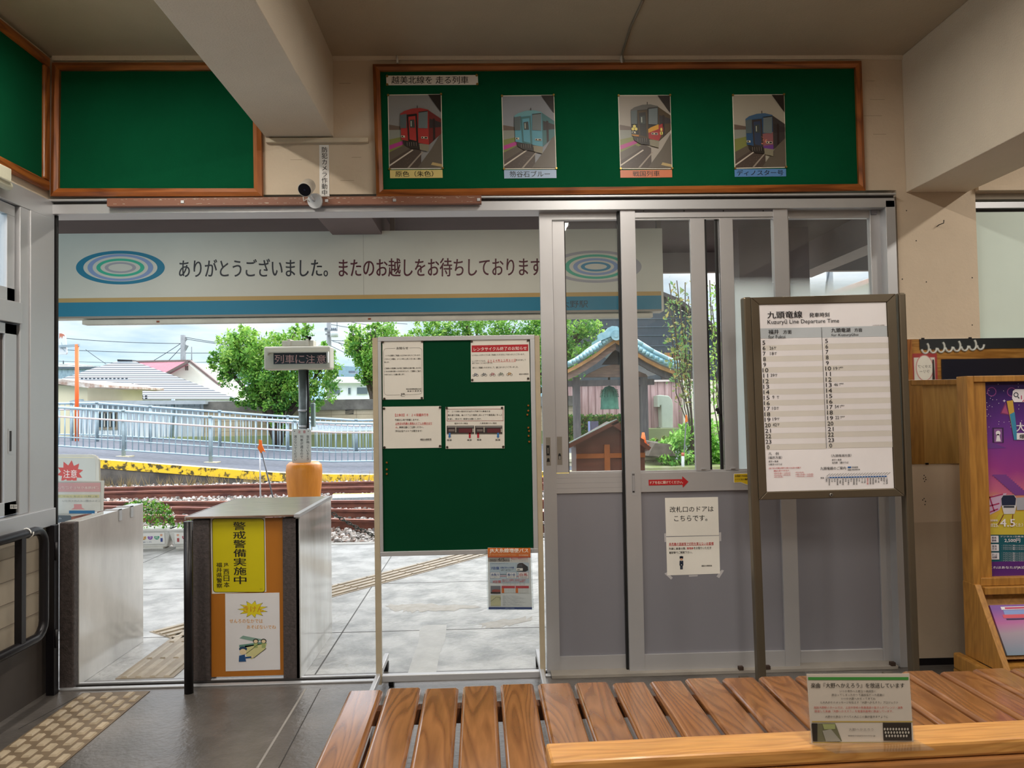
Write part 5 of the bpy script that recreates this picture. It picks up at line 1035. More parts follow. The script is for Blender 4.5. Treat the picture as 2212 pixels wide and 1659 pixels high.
S.line(935, 1475, 890, 1560, 8, flat('7a3828'), 3); S.line(1010, 1475, 1000, 1580, 8, flat('7a3828'), 3)
S.text('利用期間', 812, 1516, 886, 1532, wt, 6, .02); S.text('2025.', 812, 1550, 895, 1576, wt, 6, .03); S.text('4.5', 908, 1512, 1028, 1574, wt, 6, .05); S.text('（土）～', 1034, 1545, 1150, 1574, wt, 6, .02)
for i, (t1, t2) in enumerate((('発売', '価格'), ('発売', '方法'), ('きっぷ', '有効期間'))):
    S3 = Sheet(b, YPo, 2000, 1100, 4.368, 0, .02); y = 250+i*80; rr = (600+i*3, y, 686+i*3, y+64); S3.rect(rr[0]-3, rr[1]-3, rr[2]+3, rr[3]+3, flat('20304c'), 2); S3.rect(*rr, flat('e0dde4'), 3); S3.text(t1, rr[0]+22, y+10, rr[2]-20, y+30, dp, 4, .02); S3.text(t2, rr[0]+22, y+34, rr[2]-20, y+54, dp, 4, .02)
S3.text('デジタル1日乗車券引換券付き', 702, 250, 1100, 266, wt, 3, .01, 1); S3.text('2,500円', 742, 276, 890, 314, wt, 3, .04)
for i, y in enumerate((336, 356, 372, 408, 426, 444, 462, 480)): S3.text('・アプリでご購入いただけます。スタンプラリー', 715, y, 1120, y+13, wt, 3, .0, 1)
S3.text('これはあなたがJR沿線で', 602, 536, 1010, 566, wt, 3, .035)
b.build('purple_poster', label='large purple illustrated poster dated 2025 4.5 in the wooden rack', cat='poster', origin=(x0p, YPo, zB_))
for i in range(2):
    b = MB(); y_t, y_b = 1306, 1434; c0 = [PL(2151, 1308, V3(0, 3.52, 0), V3(0, -1, 0)) for _ in (0,)][0]
    pa_, pb_ = V3(XR0+.045+i*.26, 3.575, 0), V3(XR0+.27+i*.26, 3.575, 0)
    # leaflets lean on the sloping shelf
    tl, bl_ = V3(XR0+.045+i*.255, 3.568, zlow-.09), V3(XR0+.045+i*.255, 3.455, .20); n_ = (bl_-tl).cross(V3(1, 0, 0)).normalized()
    if n_.y > 0: n_ = -n_
    w3 = V3(.225, 0, 0); gm2 = grad('purple_leaflet', [(0.0, '5a7a90'), (1.0, '7a4aa0'), (.5, '9a8898'), (.72, 'b05a9a')], 0, tl.z-bl_.z)
    b.prism([tl, tl+w3, bl_+w3, bl_], -n_*.02, gm2)
    f = lambda u, v, l: tl+w3*u+(bl_-tl)*v+n_*(.0008*l)
    q = lambda u0, v0, u1, v1, m_, l: b.poly([f(u0, v0, l), f(u1, v0, l), f(u1, v1, l), f(u0, v1, l)], m_)
    q(.22, .04, .98, .10, wt, 1); q(.25, .11, .95, .2, flat('8aa0d8'), 1); q(.2, .2, .98, .27, flat('d85a6a'), 1); q(.25, .28, .95, .31, dp, 1); q(.3, .055, .9, .085, flat('c0285c'), 2); q(.6, .36, .9, .6, flat('4a3a5c'), 1)
    b.build('leaflet_stack', label='stack of purple leaflets leaning in the rack box, '+('left' if i == 0 else 'right')+' of the two', cat='leaflet', group='leaflets in the rack box', origin=tuple(bl_))
# ================================================================ OUTSIDE: STATION PLATFORM AND CANOPY
m_conc = mat('platform_concrete', 'b6b7b6', .34, var=.12, vs=5, c2='7e7f7e', bump=.5, bs=30, spec=.7, lo=.36, hi=.60)
m_conc2 = mat('patched_concrete', 'b9bab8', .4, var=.10, vs=7, bump=.3, bs=40)
m_cj = mat('concrete_joint', '5f6060', .8)  # plain darker grey of the joint lines
YE = G(760, 1172).y
b = MB(); b.box(-9, 9, D+.12, YE, -.35, 0, m_conc); b.box(-9, 9, YE-.12, YE+.002, -.02, .004, mat('kerb_concrete', 'a3a39e', .6, var=.15, vs=9)); b.build('platform_ground', kind='structure', label='pale wet concrete station platform')
b = MB()
for y in (G(900, 1362).y, G(900, 1259).y): b.box(-9, 4, y-.004, y+.004, 0, .0008, m_cj)
for x in (G(740, 1365).x, -3.2, 1.35): b.box(x-.004, x+.004, D+.12, YE-.12, 0, .0008, m_cj)
o = b.build('trim_6', kind='structure', label='joints in the platform concrete')
pp = [G(x, y, .0012) for x, y in ((934, 1350), (965, 1349), (962, 1380), (950, 1410), (942, 1455), (880, 1457), (892, 1420), (905, 1385), (906, 1362), (915, 1351))]
b = MB(); b.poly(pp, m_conc2); b.build('concrete_patch', kind='structure', label='paler repair patch in the platform concrete')
m_st = mat('dried_mud_stain', '9c978c', .5, c2='b0aea8', vs=14)
for q, nm in (([(830, 1308), (870, 1303), (950, 1306), (1035, 1308), (1040, 1312), (960, 1320), (890, 1322), (850, 1318)], ''), ([(1030, 1348), (1090, 1338), (1150, 1332), (1150, 1340), (1100, 1350), (1050, 1358)], '')):
    b = MB(); cq = V3(sum(p[0] for p in q)/len(q), sum(p[1] for p in q)/len(q), 0); n_ = len(q); pj = []
    for i in range(n_):
        for u in range(8): t_ = u/8; jx = random.uniform(-.12, .12); x = q[i][0]*(1-t_)+q[(i+1) % n_][0]*t_; y = q[i][1]*(1-t_)+q[(i+1) % n_][1]*t_; pj.append(G(x+(cq.x-x)*max(0, jx), y+(cq.y-y)*jx*4, .0010))
    b.poly(pj, m_st); b.build('mud_stain', kind='structure')
# guiding bars
m_gb = mat('pale_guide_bar', 'b9ad99', .5, var=.14, vs=8); m_gbb = mat('guide_tile', 'a89b88', .55, var=.12, vs=8)
b = MB(); x0, x1 = G(222, 1487).x, G(345, 1485).x; x1 = x0+.30
b.box(x0, x1, D+.13, 5.15, 0, .003, m_gbb)
for k in range(4):
    cx = x0+.04+k*.073
    y = D+.14
    while y < 5.1: b.hexa([(cx-.017, y, .003), (cx+.017, y, .003), (cx+.017, y+.28, .003), (cx-.017, y+.28, .003), (cx-.012, y+.005, .009), (cx+.012, y+.005, .009), (cx+.012, y+.275, .009), (cx-.012, y+.275, .009)], m_gb); y += .30
b.build('guide_path', label='ribbed tactile guide strip running out between the gate walls', cat='tactile paving')
g0, g1 = G(718, 1277), G(1000, 1203); dd = (g1-g0).normalized(); nn = V3(-dd.y, dd.x, 0); s0 = g0-dd*1.35; ln = (g1-s0).length+.55
b = MB(); b.prism([s0-nn*.15, s0+dd*ln-nn*.15, s0+dd*ln+nn*.15, s0+nn*.15], (0, 0, .003), m_gbb)
for k in range(4):
    u = -.11+k*.073; t = .01
    while t < ln-.28:
        a = s0+dd*t+nn*u; b.bar(a+V3(0, 0, .006), a+dd*.28+V3(0, 0, .006), .032, .008, m_gb); t += .30
b.build('guide_path', label='ribbed tactile guide strip running diagonally across the platform behind the board', cat='tactile paving')

# canopy
m_cb = mat('brown_painted_canopy', '3b2c2b', .7, var=.10, vs=3); m_cb2 = mat('brown_canopy_beam', '6b5856', .6, var=.06, vs=3); m_cgrey = mat('canopy_grey_beam', '8a7d78', .7, var=.06, vs=3)
ZC = 3.1; YC = 8.55
b = MB(); b.box(-9, 9, D+.15, YC, ZC, ZC+.10, m_cb); b.build('canopy_ceiling', kind='structure', label='dark brown underside of the platform canopy')
b = MB(); b.box(-9, 9, YC-.06, YC+.02, P(1500, 590, YC).z, ZC+.12, m_cgrey); b.build('canopy_fascia', kind='structure')
b = MB(); b.box(G(1845, 472, ZC).x, G(1845, 472, ZC).x+.24, D+.15, YC-.06, 2.80, ZC, m_cgrey); b.build('canopy_beam', kind='structure')
xbl = P(728, 480, 6.7).x; b = MB(); b.box(xbl, xbl+.42, D+.6, YC-.06, 2.88, ZC, m_cb2); b.build('canopy_beam', kind='structure')
YPo2 = 7.3; b = MB(); b.box(P(1600, 700, YPo2).x, P(1752, 700, YPo2+.0).x, YPo2, YPo2+.42, 0, ZC, mat('brown_post_cladding', '5a4a4e', .6, var=.08, vs=4)); b.build('canopy_column', kind='structure')
# bodies for the unseen lamps added under the canopy to brighten the sign
for i, x in enumerate((-2.6, 0., 2.6)):
    t = thing('canopy_fill_lamp', (x, 5.0, ZC), 'unseen tube lamp added under the canopy to brighten the hanging sign, '+['left', 'middle', 'right'][i]+' of three', 'lamp', 'added canopy lamps')
    MB().box(x-.62, x+.62, 4.94, 5.06, ZC-.06, ZC, m_fix).build('housing', t); MB().tube([(x-.58, 5.0, ZC-.08), (x+.58, 5.0, ZC-.08)], .015, m_tube, 10).build('lamp_tube', t)
# hanging sign
YSg = 6.5
m_sg = mat('sign_white_face', 'c9c6ba', .5, var=.03, vs=2)
o = thing('hanging_station_sign', tuple(P(780, 680, YSg)), 'long hanging white sign with ring emblem and ありがとうございました above the platform', 'sign')
b = MB(); xs0 = P(112, 580, YSg).x-.35; xs1 = P(1432, 580, YSg).x; zt_, zb_ = P(780, 499, YSg).z, P(780, 680, YSg).z
b.box(xs0, xs1, YSg, YSg+.16, zb_, zt_, m_sg)
S = Sheet(b, YSg, 0, 0, 1., -.006, .0)
zo, zb1, zb2 = P(780, 637, YSg).z, P(780, 646, YSg).z, P(780, 676, YSg).z
def band(z0, z1, m, l): b.poly([V3(xs0+.0, YSg-.0007*l, z0), V3(xs1-.02, YSg-.0007*l, z0), V3(xs1-.02, YSg-.0007*l, z1), V3(xs0, YSg-.0007*l, z1)], m)
teal = flat('147390'); band(zb1, zo, flat('b3935a'), 1); band(zb2, zb1, teal, 1); band(zb_, zb2, flat('8a8278'), 1)
xj = P(785, 560, YSg).x; b.box(xj-.001, xj+.001, YSg-.0006, YSg, zb_, zt_, flat('8d8a80'))
for cx, cyy, rings in ((260, 578, ((96, 36.5, 'teal'), (71, 29, '7f94bb'), (52, 19.5, '34a98a'), (34, 12, '9c9aa0'))), (1287, 576, ((99, 35, '9c9aa0'), (67, 26.5, '3aa58a'), (49, 18.5, '7f94bb'), (32.5, 10.5, '2a7ea0')))):
    t = (17, 8) if cx < 500 else None
    for i, (rx, ry_, c_) in enumerate(rings):
        w1, w2 = ((16, 6.5), (11, 5), (9, 5), (8, 4))[i] if cx < 500 else ((13, 5.5), (9.5, 5), (9.5, 5), (8.5, 4.2))[i]
        S.ring(cx, cyy, rx, ry_, w1, w2, teal if c_ == 'teal' else flat(c_), 1, 72)
S.text('ありがとうございました。', 387, 559, 708, 598, flat('22232a'), 1, .026, 4)
S.text('またのお越しをお待ちしております', 732, 557.5, 1166+4, 597, flat('4c1020'), 1, .026, 4)
S.text('越前大野駅', 1171, 649, 1270, 664.5, flat('1f2f38'), 3, .0, 3)
b.build('sign_box', o, bevel=.0)
b = MB(); z = P(780, 688, YSg).z; xl_ = P(173, 688, YSg).x; xr_ = P(1412, 672, YSg).x
b.box(xl_, xr_, YSg+.03, YSg+.12, z-.018, z+.022, mat('lamp_tray', 'c4bfb2', .5)); b.build('lamp_tray', o, bevel=.003)
for px in (338, 797): b = MB(); x = P(px, 688, YSg).x; b.box(x-.012, x+.012, YSg+.026, YSg+.03, z-.008, z+.006, mat('rust_spot', '8a4a32', .8)); b.build('tray_clip', o)
for px in (846, 1425): x = P(px, 480, YSg).x; MB().box(x-.02, x+.02, YSg+.04, YSg+.08, zt_, ZC, m_cgrey).build('hanger', o)

# planters by the platform edge
m_pln = mat('white_planter_plastic', 'd9d8d2', .4); m_soil = mat('potting_soil', '3c2f26', .95)
m_lf = [mat('begonia_leaf', '6fae38', .45, var=.2, vs=30, kind='leaf'), mat('begonia_leaf_light', '97cc50', .45, var=.15, vs=30, kind='leaf'), mat('begonia_leaf_dark', '3f7a2a', .5, var=.2, vs=30, kind='leaf')]
m_fl = mat('white_petal', 'f2f2ec', .5, kind='leaf')
def planter(px, py, size, lab, full):
    c = G(px, py); o = thing('flower_planter', tuple(c), lab, 'planter', 'planters at the platform edge')
    L_, Wd, Hh = .64, .22, .19; y0 = c.y
    def ringp(z, sx, sy): return [V3(c.x+a*sx, y0+Wd/2+b_*sy, z) for a, b_ in ((-1, -1), (1, -1), (1, 1), (-1, 1))]
    b = MB(); lo, hi = ringp(.012, L_*.42, Wd*.38), ringp(Hh, L_*.5, Wd*.5); b.hexa(lo+hi, m_pln); b.build('pot', o, bevel=.012)
    MB().box(c.x-L_*.52, c.x+L_*.52, y0-.008, y0+Wd+.008, Hh-.01, Hh+.012, m_pln).build('rim', o, bevel=.005)
    MB().box(c.x-L_*.38, c.x+L_*.38, y0+.0, y0+Wd, 0, .02, m_pln).build('saucer', o, bevel=.004)
    b = MB(); 
    pl_ = lambda u, v: V3(c.x+(u-.5)*L_*.8, y0+.0165-v*.0165-.004, .05+v*.115)
    b.poly([pl_(0, 0), pl_(1, 0), pl_(1, 1), pl_(0, 1)], flat('ecebe6')); nrm_ = V3(0, -.0012, 0)
    def disc(u, v, r, m): cc = pl_(u, v)+nrm_; b.poly([cc+V3(r*math.cos(i*.5), -.0002, r*math.sin(i*.5)) for i in range(12)], m)
    for i, (ch, col) in enumerate(zip('咲かせよう花', ('b84058', '3a8ab0', '3a4a9c', 'c8923c', '8a5ab0', '2f9a7a'))):
        u = .2+i*.13; disc(u, .62, .026, flat(col)); gv, gf = glyphs(ch, 0, 1); k0 = len(b.v); cc = pl_(u, .62)+nrm_*1.6
        for x_, z_ in gv: b.v.append(cc+V3((x_-.5)*.038, 0, (z_-.36)*.038))
        for q in gf: b.face([k0+j for j in q], flat('f2f0ea'))
    for u in (.07, .94): disc(u, .8, .013, flat('dba88a')); cc = pl_(u, .45)+nrm_; b.poly([cc+V3(-.010, 0, -.03), cc+V3(.010, 0, -.03), cc+V3(.012, 0, .025), cc+V3(-.012, 0, .025)], flat('a84a4a' if u < .5 else '3a4a8c'))
    gv, gf = glyphs('大野市・福井県', 0, 1); k0 = len(b.v); cc = pl_(.28, .16)+nrm_
    for x_, z_ in gv: b.v.append(cc+V3(x_*.034, 0, z_*.034))
    for q in gf: b.face([k0+j for j in q], flat('3a4a7c'))
    b.build('label_plate', o)
    MB().box(c.x-L_*.46, c.x+L_*.46, y0+.02, y0+Wd-.02, Hh-.03, Hh, m_soil).build('soil', o)
    b = MB(); n = 900 if full else 160; hh = .30 if full else .10
    for i in range(n):
        u = random.uniform(-.5, .5); w = random.uniform(-.5, .5); rr = math.sqrt(max(0, 1-4*u*u)); zz_ = Hh+random.random()**.6*hh*(rr*.8+.2)
        p = V3(c.x+u*L_*(.95 if full else .8), y0+Wd/2+w*Wd*1.3*rr, zz_); b.leaf(p, random.uniform(.014, .028), random.choice(m_lf))
    if full:
        for i in range(150):
            u = random.uniform(-.5, .5); w = random.uniform(-.6, .5); rr = math.sqrt(max(0, 1-4*u*u)); p = V3(c.x+u*L_, y0+Wd/2+w*Wd*1.3*rr, Hh+hh*(rr*.8+.2)*random.uniform(.5, 1.03)); b.leaf(p, .014, m_fl); b.leaf(p, .013, m_fl)
    b.build('foliage', o)
planter(300, 1187, 1, 'white planter full of bushy green leaves and white flowers, behind the left gate wall', True)
planter(432, 1185, 1, 'white planter with small sparse seedlings, right of the flowering planter', False)

# ================================================================ TRACKS
m_bal = mat('ballast_bed', '8e867e', .9, var=.25, vs=30, bump=.6, bs=25)
ZR = -.10
b = MB(); b.box(-16, 12, YE, 17.7, -.5, -.27, m_bal); b.build('track_bed', kind='structure', label='gravel bed under the tracks')
m_stn = [mat('ballast_stone_'+n_, c_, .85, var=.15, vs=25) for n_, c_ in (('grey', 'aeaaa4'), ('light', 'd2cec8'), ('brown', '8f7a6e'), ('dark', '7a7672'))]
b = MB()
def stone(b, x, y, z, s, m):
    k = len(b.v); a = random.random()*3; ca, sa = math.cos(a), math.sin(a)
    for (u, v, w) in ((-1, -1, -.6), (1, -1, -.6), (1, 1, -.6), (-1, 1, -.6), (-.6, -.7, .7), (.7, -.6, .6), (.6, .6, .8), (-.7, .6, .6)):
        u, v, w = ri(u, .35)*s, ri(v, .35)*s*.8, ri(w, .4)*s; b.v.append(V3(x+u*ca-v*sa, y+u*sa+v*ca, z+w))
    for q in ((4, 5, 6, 7), (0, 1, 5, 4), (1, 2, 6, 5), (2, 3, 7, 6), (3, 0, 4, 7)): b.face([k+i for i in q], m)
for i in range(13500):
    y = YE+.02+(17.4-YE)*random.random()**1.15; x = random.uniform(-7.4*y/14, .3) if random.random() < .97 else random.uniform(.3, 3)
    if -.001 < 0: stone(b, x, y, -.25+random.uniform(-.01, .03), random.uniform(.018, .034), random.choice(m_stn))
b.build('ballast_gravel', kind='stuff', label='loose grey and brown gravel between the rails', cat='gravel')
m_rail = mat('rusty_rail', '7a4a3a', .7, c2='4f2c26', vs=8, stretch=(.4, 1, 1)); m_head = mat('worn_rail_head', 'a86f58', .4, .3, c2='8a4a42', vs=5, stretch=(.3, 1, 1))
def rail(par, p0, p1):
    b = MB(); d = (p1-p0).normalized(); n = V3(-d.y, d.x, 0)
    def sec(w, z0, z1, m): b.hexa([p0-n*w+V3(0, 0, z0), p1-n*w+V3(0, 0, z0), p1+n*w+V3(0, 0, z0), p0+n*w+V3(0, 0, z0), p0-n*w+V3(0, 0, z1), p1-n*w+V3(0, 0, z1), p1+n*w+V3(0, 0, z1), p0+n*w+V3(0, 0, z1)], m)
    sec(.062, -.15, -.135, m_rail); sec(.012, -.135, -.035, m_rail); sec(.033, -.035, -.002, m_rail); sec(.030, -.002, 0, m_head); return b.build('rail', par)
m_slp = mat('concrete_sleeper', 'a9a49c', .8, var=.1, vs=12)
def track(y0a, y1a, xa, xb, lab, rails, sl=True):
    o = thing('railway_track', (0, (y0a+y1a)/2, -.27), lab, 'railway track'); k = 0
    for p0, p1 in rails:
        d = (p1-p0); f = lambda x: p0+d*((x-p0.x)/d.x); rail(o, f(xa), f(xb))
    x = xa+.3
    while x < 2.0 and sl:
        MB().box(x-.10, x+.10, y0a-.45, y1a+.45, -.27, -.238, m_slp).build('sleeper', o); x += 1.2
    return o
r5 = (G(350, 1050, ZR), G(780, 1040, ZR)); r4 = (G(350, 1060, ZR), G(780, 1051, ZR)); r3 = (G(350, 1083, ZR), G(780, 1081, ZR)); r2 = (G(350, 1094.5, ZR), G(780, 1100, ZR)); r1 = (G(350, 1112, ZR), G(780, 1122, ZR))
track(15.4, 16.5, -15, 10, 'far railway track with two rusty rails below the yellow platform edge', (r4, r5))
track(10.8, 13.1, -15, 10, 'near railway track with three rails converging at a turnout', (r1, r2, r3))
b = MB(); c = [G(718, 1076, -.12), G(830, 1073, -.12), G(830, 1066.5, -.12), G(718, 1068, -.12)]
b.prism(c, (0, 0, -.12), mat('crossing_rubber', '9aa2a6', .5, var=.15, vs=40, bump=.6, bs=60)); c2 = [c[3], c[2], c[2]+V3(0, .12, 0), c[3]+V3(0, .12, 0)]; b.prism(c2, (0, 0, -.11), mat('crossing_yellow', 'd8bc48', .6, var=.2, vs=30))
b.build('crossing_mat', label='grey crossing panel with yellow edge laid beside the near rails', cat='crossing panel')
# chain from the gate to the right
m_ch = mat('galvanised_chain', '5c5f5c', .4, .7)
b = MB(); pts = []
A, B_ = P(718, 1109, YG1-.01), P(1204, 1112, 5.2); A.x = XG+.012
for i in range(70):
    t = i/69; p = A.lerp(B_, t); p.z -= .245*4*t*(1-t); pts.append(p)
for i in range(69):
    c = (pts[i]+pts[i+1])/2; d = (pts[i+1]-pts[i]).normalized(); up = V3(0, 1, 0) if i % 2 else d.cross(V3(0, 1, 0)); lp = []
    for j in range(11): a = j/10*6.2832; lp.append(c+d*.021*math.cos(a)+up.normalized()*.009*math.sin(a))
    b.tube(lp, .0032, m_ch, 5)
ch = b.build('steel_chain', label='steel link chain hanging from the ticket gate across the passage', cat='chain')
# the chain's hook and far post
MB().cone((B_.x, 5.2, 0), (B_.x, 5.2, B_.z+.02), .02, .02, m_ch, 12).build('chain_post', label='thin steel post holding the far end of the chain behind the left door', cat='post')

# warning display on its post
YW = 9.35
o = thing('train_warning_display', tuple(P(655, 1100, YW).xy)+(-.25,), 'grey pole with LED train warning display reading 列車に注意 and caution plate', 'warning display')
xw = P(656, 900, YW).x; r_ = 14.5*YW/F/1.0*.68
MB().cone((xw+.0, YW, -.25), (xw, YW, P(656, 790, YW).z), .058, .058, mat('weathered_grey_pole', '6f7a78', .45, .3, var=.2, vs=8), 24).build('pole', o)
xk = P(666.5, 850, YW).x; b = MB(); b.tube([(xk+.0, YW-.05, P(666, 800, YW).z), (xk+.01, YW-.06, P(667, 860, YW).z), (xk, YW-.05, P(666, 925, YW).z)], .015, m_black, 10); b.build('cable', o)
for py in (887, 921, 928): z = P(656, py, YW).z; MB().cone((xw, YW, z-.012), (xw, YW, z+.012), .066, .066, m_alu, 20).build('clamp_band', o)
m_led = mat('cream_display_case', 'bdb8a8', .5, var=.03); S = None
x0, x1, z0, z1 = P(578, 780, YW).x, P(719, 780, YW).x, P(650, 799, YW).z, P(650, 750, YW).z
MB().box(x0, x1, YW-.16, YW+.08, z0, z1, m_led).build('display_case', o, bevel=.02)
b = MB(); S = Sheet(b, YW-.165, 440, 680, 3.86, 0, 0); q = [S.pt(*c_) for c_ in ((540, 310), (1045, 306))]
b.box(S.pt(582, 330).x, S.pt(1022, 330).x, YW-.164, YW-.158, S.pt(600, 412).z, S.pt(600, 320).z, flat('100c10', .2))
for i, (ch, x) in enumerate(zip('列車に注意', (630, 718, 803, 890, 980))): S.text(ch, x-38, 334, x+38, 404, mat('led_amber', 'b48c86', .5, emit=.15), 2, 0)
b.build('led_screen', o)
b = MB(); zt2 = S.pt(600, 306).z; b.bar(S.pt(540, 314)+V3(0, -.03, 0), S.pt(1045, 311)+V3(0, -.03, 0), .07, .012, m_led); b.prism([S.pt(1030, 312), S.pt(1046, 312), S.pt(1046, 400), S.pt(1040, 400)], (0, -.05, 0), m_white); b.prism([S.pt(540, 312), S.pt(556, 312), S.pt(548, 330), S.pt(540, 340)], (0, -.05, 0), m_led); b.build('hood', o)  # right cheek coloured white as the lit side, left keeps the case colour
b = MB(); b.box(P(614, 740, YW).x, P(681, 740, YW).x, YW-.1, YW+.06, P(650, 749, YW).z, P(650, 737, YW).z, m_led); b.box(P(626, 740, YW).x, P(632, 740, YW).x, YW-.115, YW+.06, P(650, 749, YW).z, P(650, 734, YW).z, m_led); b.box(P(665, 740, YW).x, P(671, 740, YW).x, YW-.115, YW+.06, P(650, 749, YW).z, P(650, 734, YW).z, m_led); b.build('top_bracket', o, bevel=.004)
b = MB(); b.bar(P(672, 732, YW-.1), P(661, 726, YW-.1), .02, .02, m_black); b.bar(P(668, 735, YW-.1), P(671, 727, YW-.1), .02, .02, m_black); b.build('bracket_clip', o)
gb = MB(); gb.box(P(673, 900, YW+.1).x, P(681, 900, YW+.1).x, YW+.05, YW+.13, P(676, 922, YW+.1).z, P(676, 871, YW+.1).z, mat('green_grey_box', '8fa6a0', .5)); gb.build('junction_box', o, bevel=.01)
b = MB(); S = Sheet(b, YW-.075, 440, 680, 3.86, 0, .005); S.base([(738, 960), (748, 952), (888, 955), (896, 965), (895, 1228), (888, 1236), (742, 1234), (737, 1226)], flat('d0cfc6', .3), .004)
for i, c_ in enumerate('注意'): S.text(c_, 785+i*43, 964, 808+i*43, 988, flat('c03a44'), 1, .012)
S.ell(757, 971, 4, 4, ink, 1, 8); S.ell(872, 971, 4, 4, ink, 1, 8)
S.vtext('音が鳴っているとき', 868, 1004, 1216, 27, ink, 1, .01); S.vtext('列車が通るので', 817, 1004, 1200, 27, ink, 1, .01); S.vtext('渡らないでください', 765, 1004, 1220, 27, ink, 1, .01)
b.build('caution_plate', o)
# orange cover round the foot of the post
b = MB(); cz = P(655, 1000, YW).z; zbm = -.24; rt = 38*YW/F
prof = [(.10, cz+.005), (rt*.80, cz+.012), (rt*.96, cz-.02), (rt, cz-.09), (rt*.985, cz-.2), (rt*.90, cz-.38), (rt*.80, cz-.55), (rt*.78, zbm)]
m_obag = mat('orange_vinyl', 'd8892c', .35, c2='c27318', vs=3, stretch=(3, 3, .5), spec=.5, bump=.4, bs=9)
b.lathe((xw+.0, YW, 0), prof, m_obag, 40, 1., .9); b.build('post_cover', label='orange vinyl cover wrapped round the foot of the warning pole', cat='cover', bevel=0)
# orange flag sticks
YFg = 10.2
o = thing('flag_marker', tuple(P(563, 1070, YFg).xy)+(-.27,), 'two thin stakes with a small orange flag in the gravel', 'flag')
MB().tube([P(561, 965, YFg), P(562.5, 1072, YFg-.0), V3(P(563, 1072, YFg).x, YFg, -.27)], .010, m_alu, 8).build('stake', o); MB().tube([P(562, 963, YFg+.02), P(590, 1076, YFg-.02), V3(P(593, 1076, YFg).x, YFg-.02, -.27)], .010, mat('grey_stake', '55585e', .5), 8).build('stake', o)
m_of = mat('orange_flag', 'f08a34', .6, var=.05, kind='leaf')
b = MB(); q = [P(x, y, YFg-.02) for x, y in ((559, 950), (565, 951), (566, 962), (573, 977), (568, 974), (563, 979), (556, 968), (559, 960))]; b.prism(q, (0, .015, 0), m_of); b.build('flag', o)
# ================================================================ FAR PLATFORM, FENCES, HOUSES, TREES
m_asp = mat('platform_asphalt', '5f646e', .8, var=.08, vs=8, c2='50555f', bump=.3, bs=80)
m_yel = mat('flaking_yellow_edge', 'e8c02a', .7, c2='4a4220', vs=7, lo=.42, hi=.5, bump=.4, bs=30)
m_yel2 = mat('faded_yellow_top', 'd8c88a', .7, c2='a8a088', vs=6)
m_pf = mat('old_platform_wall', '6a6660', .9, c2='3c3a38', vs=1.4, bump=.5, bs=12)
YFp = 17.6
# surface lofted over the ramp: stations along X with the edge, front fence and back fence heights
edge = [(-250, 965), (60, 983), (215, 993), (320, 1001), (430, 1009), (560, 1019), (640, 1023.5), (800, 1026), (1250, 1018), (1800, 1008)]
ff = [(-250, 958), (127, 976), (267, 986), (455, 999), (560, 1004), (700, 1008), (805, 1006), (1250, 996), (1800, 985)]
bf = [(-250, 945), (127, 951), (210, 953), (325, 957.5), (475, 967), (622, 974), (800, 976), (1250, 968), (1800, 958)]
def zat(tab, px, Y):
    for (a, b_), (c, d_) in zip(tab, tab[1:]):
        if a <= px <= c: t = (px-a)/(c-a); return P(px, b_+(d_-b_)*t, Y).z
    return P(px, tab[-1][1], Y).z
YF1, YF2 = 19.0, 22.0
xs = [-250, -60, 60, 127, 215, 267, 320, 380, 455, 520, 560, 600, 640, 700, 760, 805, 950, 1250, 1500, 1800]
b = MB(); rows = []
for px in xs:
    e_ = P(px, 1000, YFp); X0 = e_.x; z0 = zat(edge, px, YFp)
    def zX(tab, Y): # same X, other row
        p = V3(X0, Y, 0); d = (p-CAM); d_ = d.dot(CF); pxx = W/2+F*d.dot(CR)/d_; return zat(tab, max(tab[0][0], min(tab[-1][0], pxx)), Y)
    rows.append([V3(X0, YFp, z0), V3(X0, YFp+.28, z0), V3(X0, YF1, zX(ff, YF1)), V3(X0, YF2, zX(bf, YF2)), V3(X0, YF2+2.2, zX(bf, YF2)+.02)])
for r0, r1 in zip(rows, rows[1:]):
    for i in range(4): b.poly([r0[i], r1[i], r1[i+1], r0[i+1]], m_yel2 if i == 0 else m_asp)
b.build('far_platform', kind='structure', label='asphalt ramp of the far platform')
b = MB()
for r0, r1 in zip(rows, rows[1:]):
    a, c = r0[0], r1[0]; th = .19; b.prism([a+V3(0, -.02, 0), c+V3(0, -.02, 0), c+V3(0, -.02, -th), a+V3(0, -.02, -th)], (0, .03, 0), m_yel)
    b.poly([a+V3(0, .0, -.3*0-th), c+V3(0, 0, -th), V3(c.x, YFp, -.5), V3(a.x, YFp, -.5)], m_pf)
b.build('platform_edge', kind='structure', label='flaking yellow edge of the far platform')
# dry grass tufts at the foot of the platform wall
m_dry = mat('dry_grass', 'a89468', .8, kind='leaf'); b = MB()
for i in range(130):
    x = random.uniform(-9.5, -1.5); y = 17.45+random.uniform(-.1, .05); z0 = -.27
    for k in range(5): dx, hh = random.uniform(-.12, .12), random.uniform(.06, .32); b.poly([V3(x-.006, y, z0), V3(x+.006, y, z0), V3(x+dx, y-.03, z0+hh)], m_dry)
b.build('dry_weeds', kind='stuff', label='dry brown weeds along the foot of the far platform wall', cat='weeds')
MB().box(-60, 80, YF2+2.0, 900, .2, .62, mat('far_ground', '8f9a6a', .9, var=.2, vs=.5)).build('ground', kind='structure')
MB().box(2.6, 60, 16.85, YF2+2.1, -.4, -.02, mat('garden_soil', '9c9a80', .9, c2='7c8a4c', vs=2.5)).build('garden_ground', kind='structure')

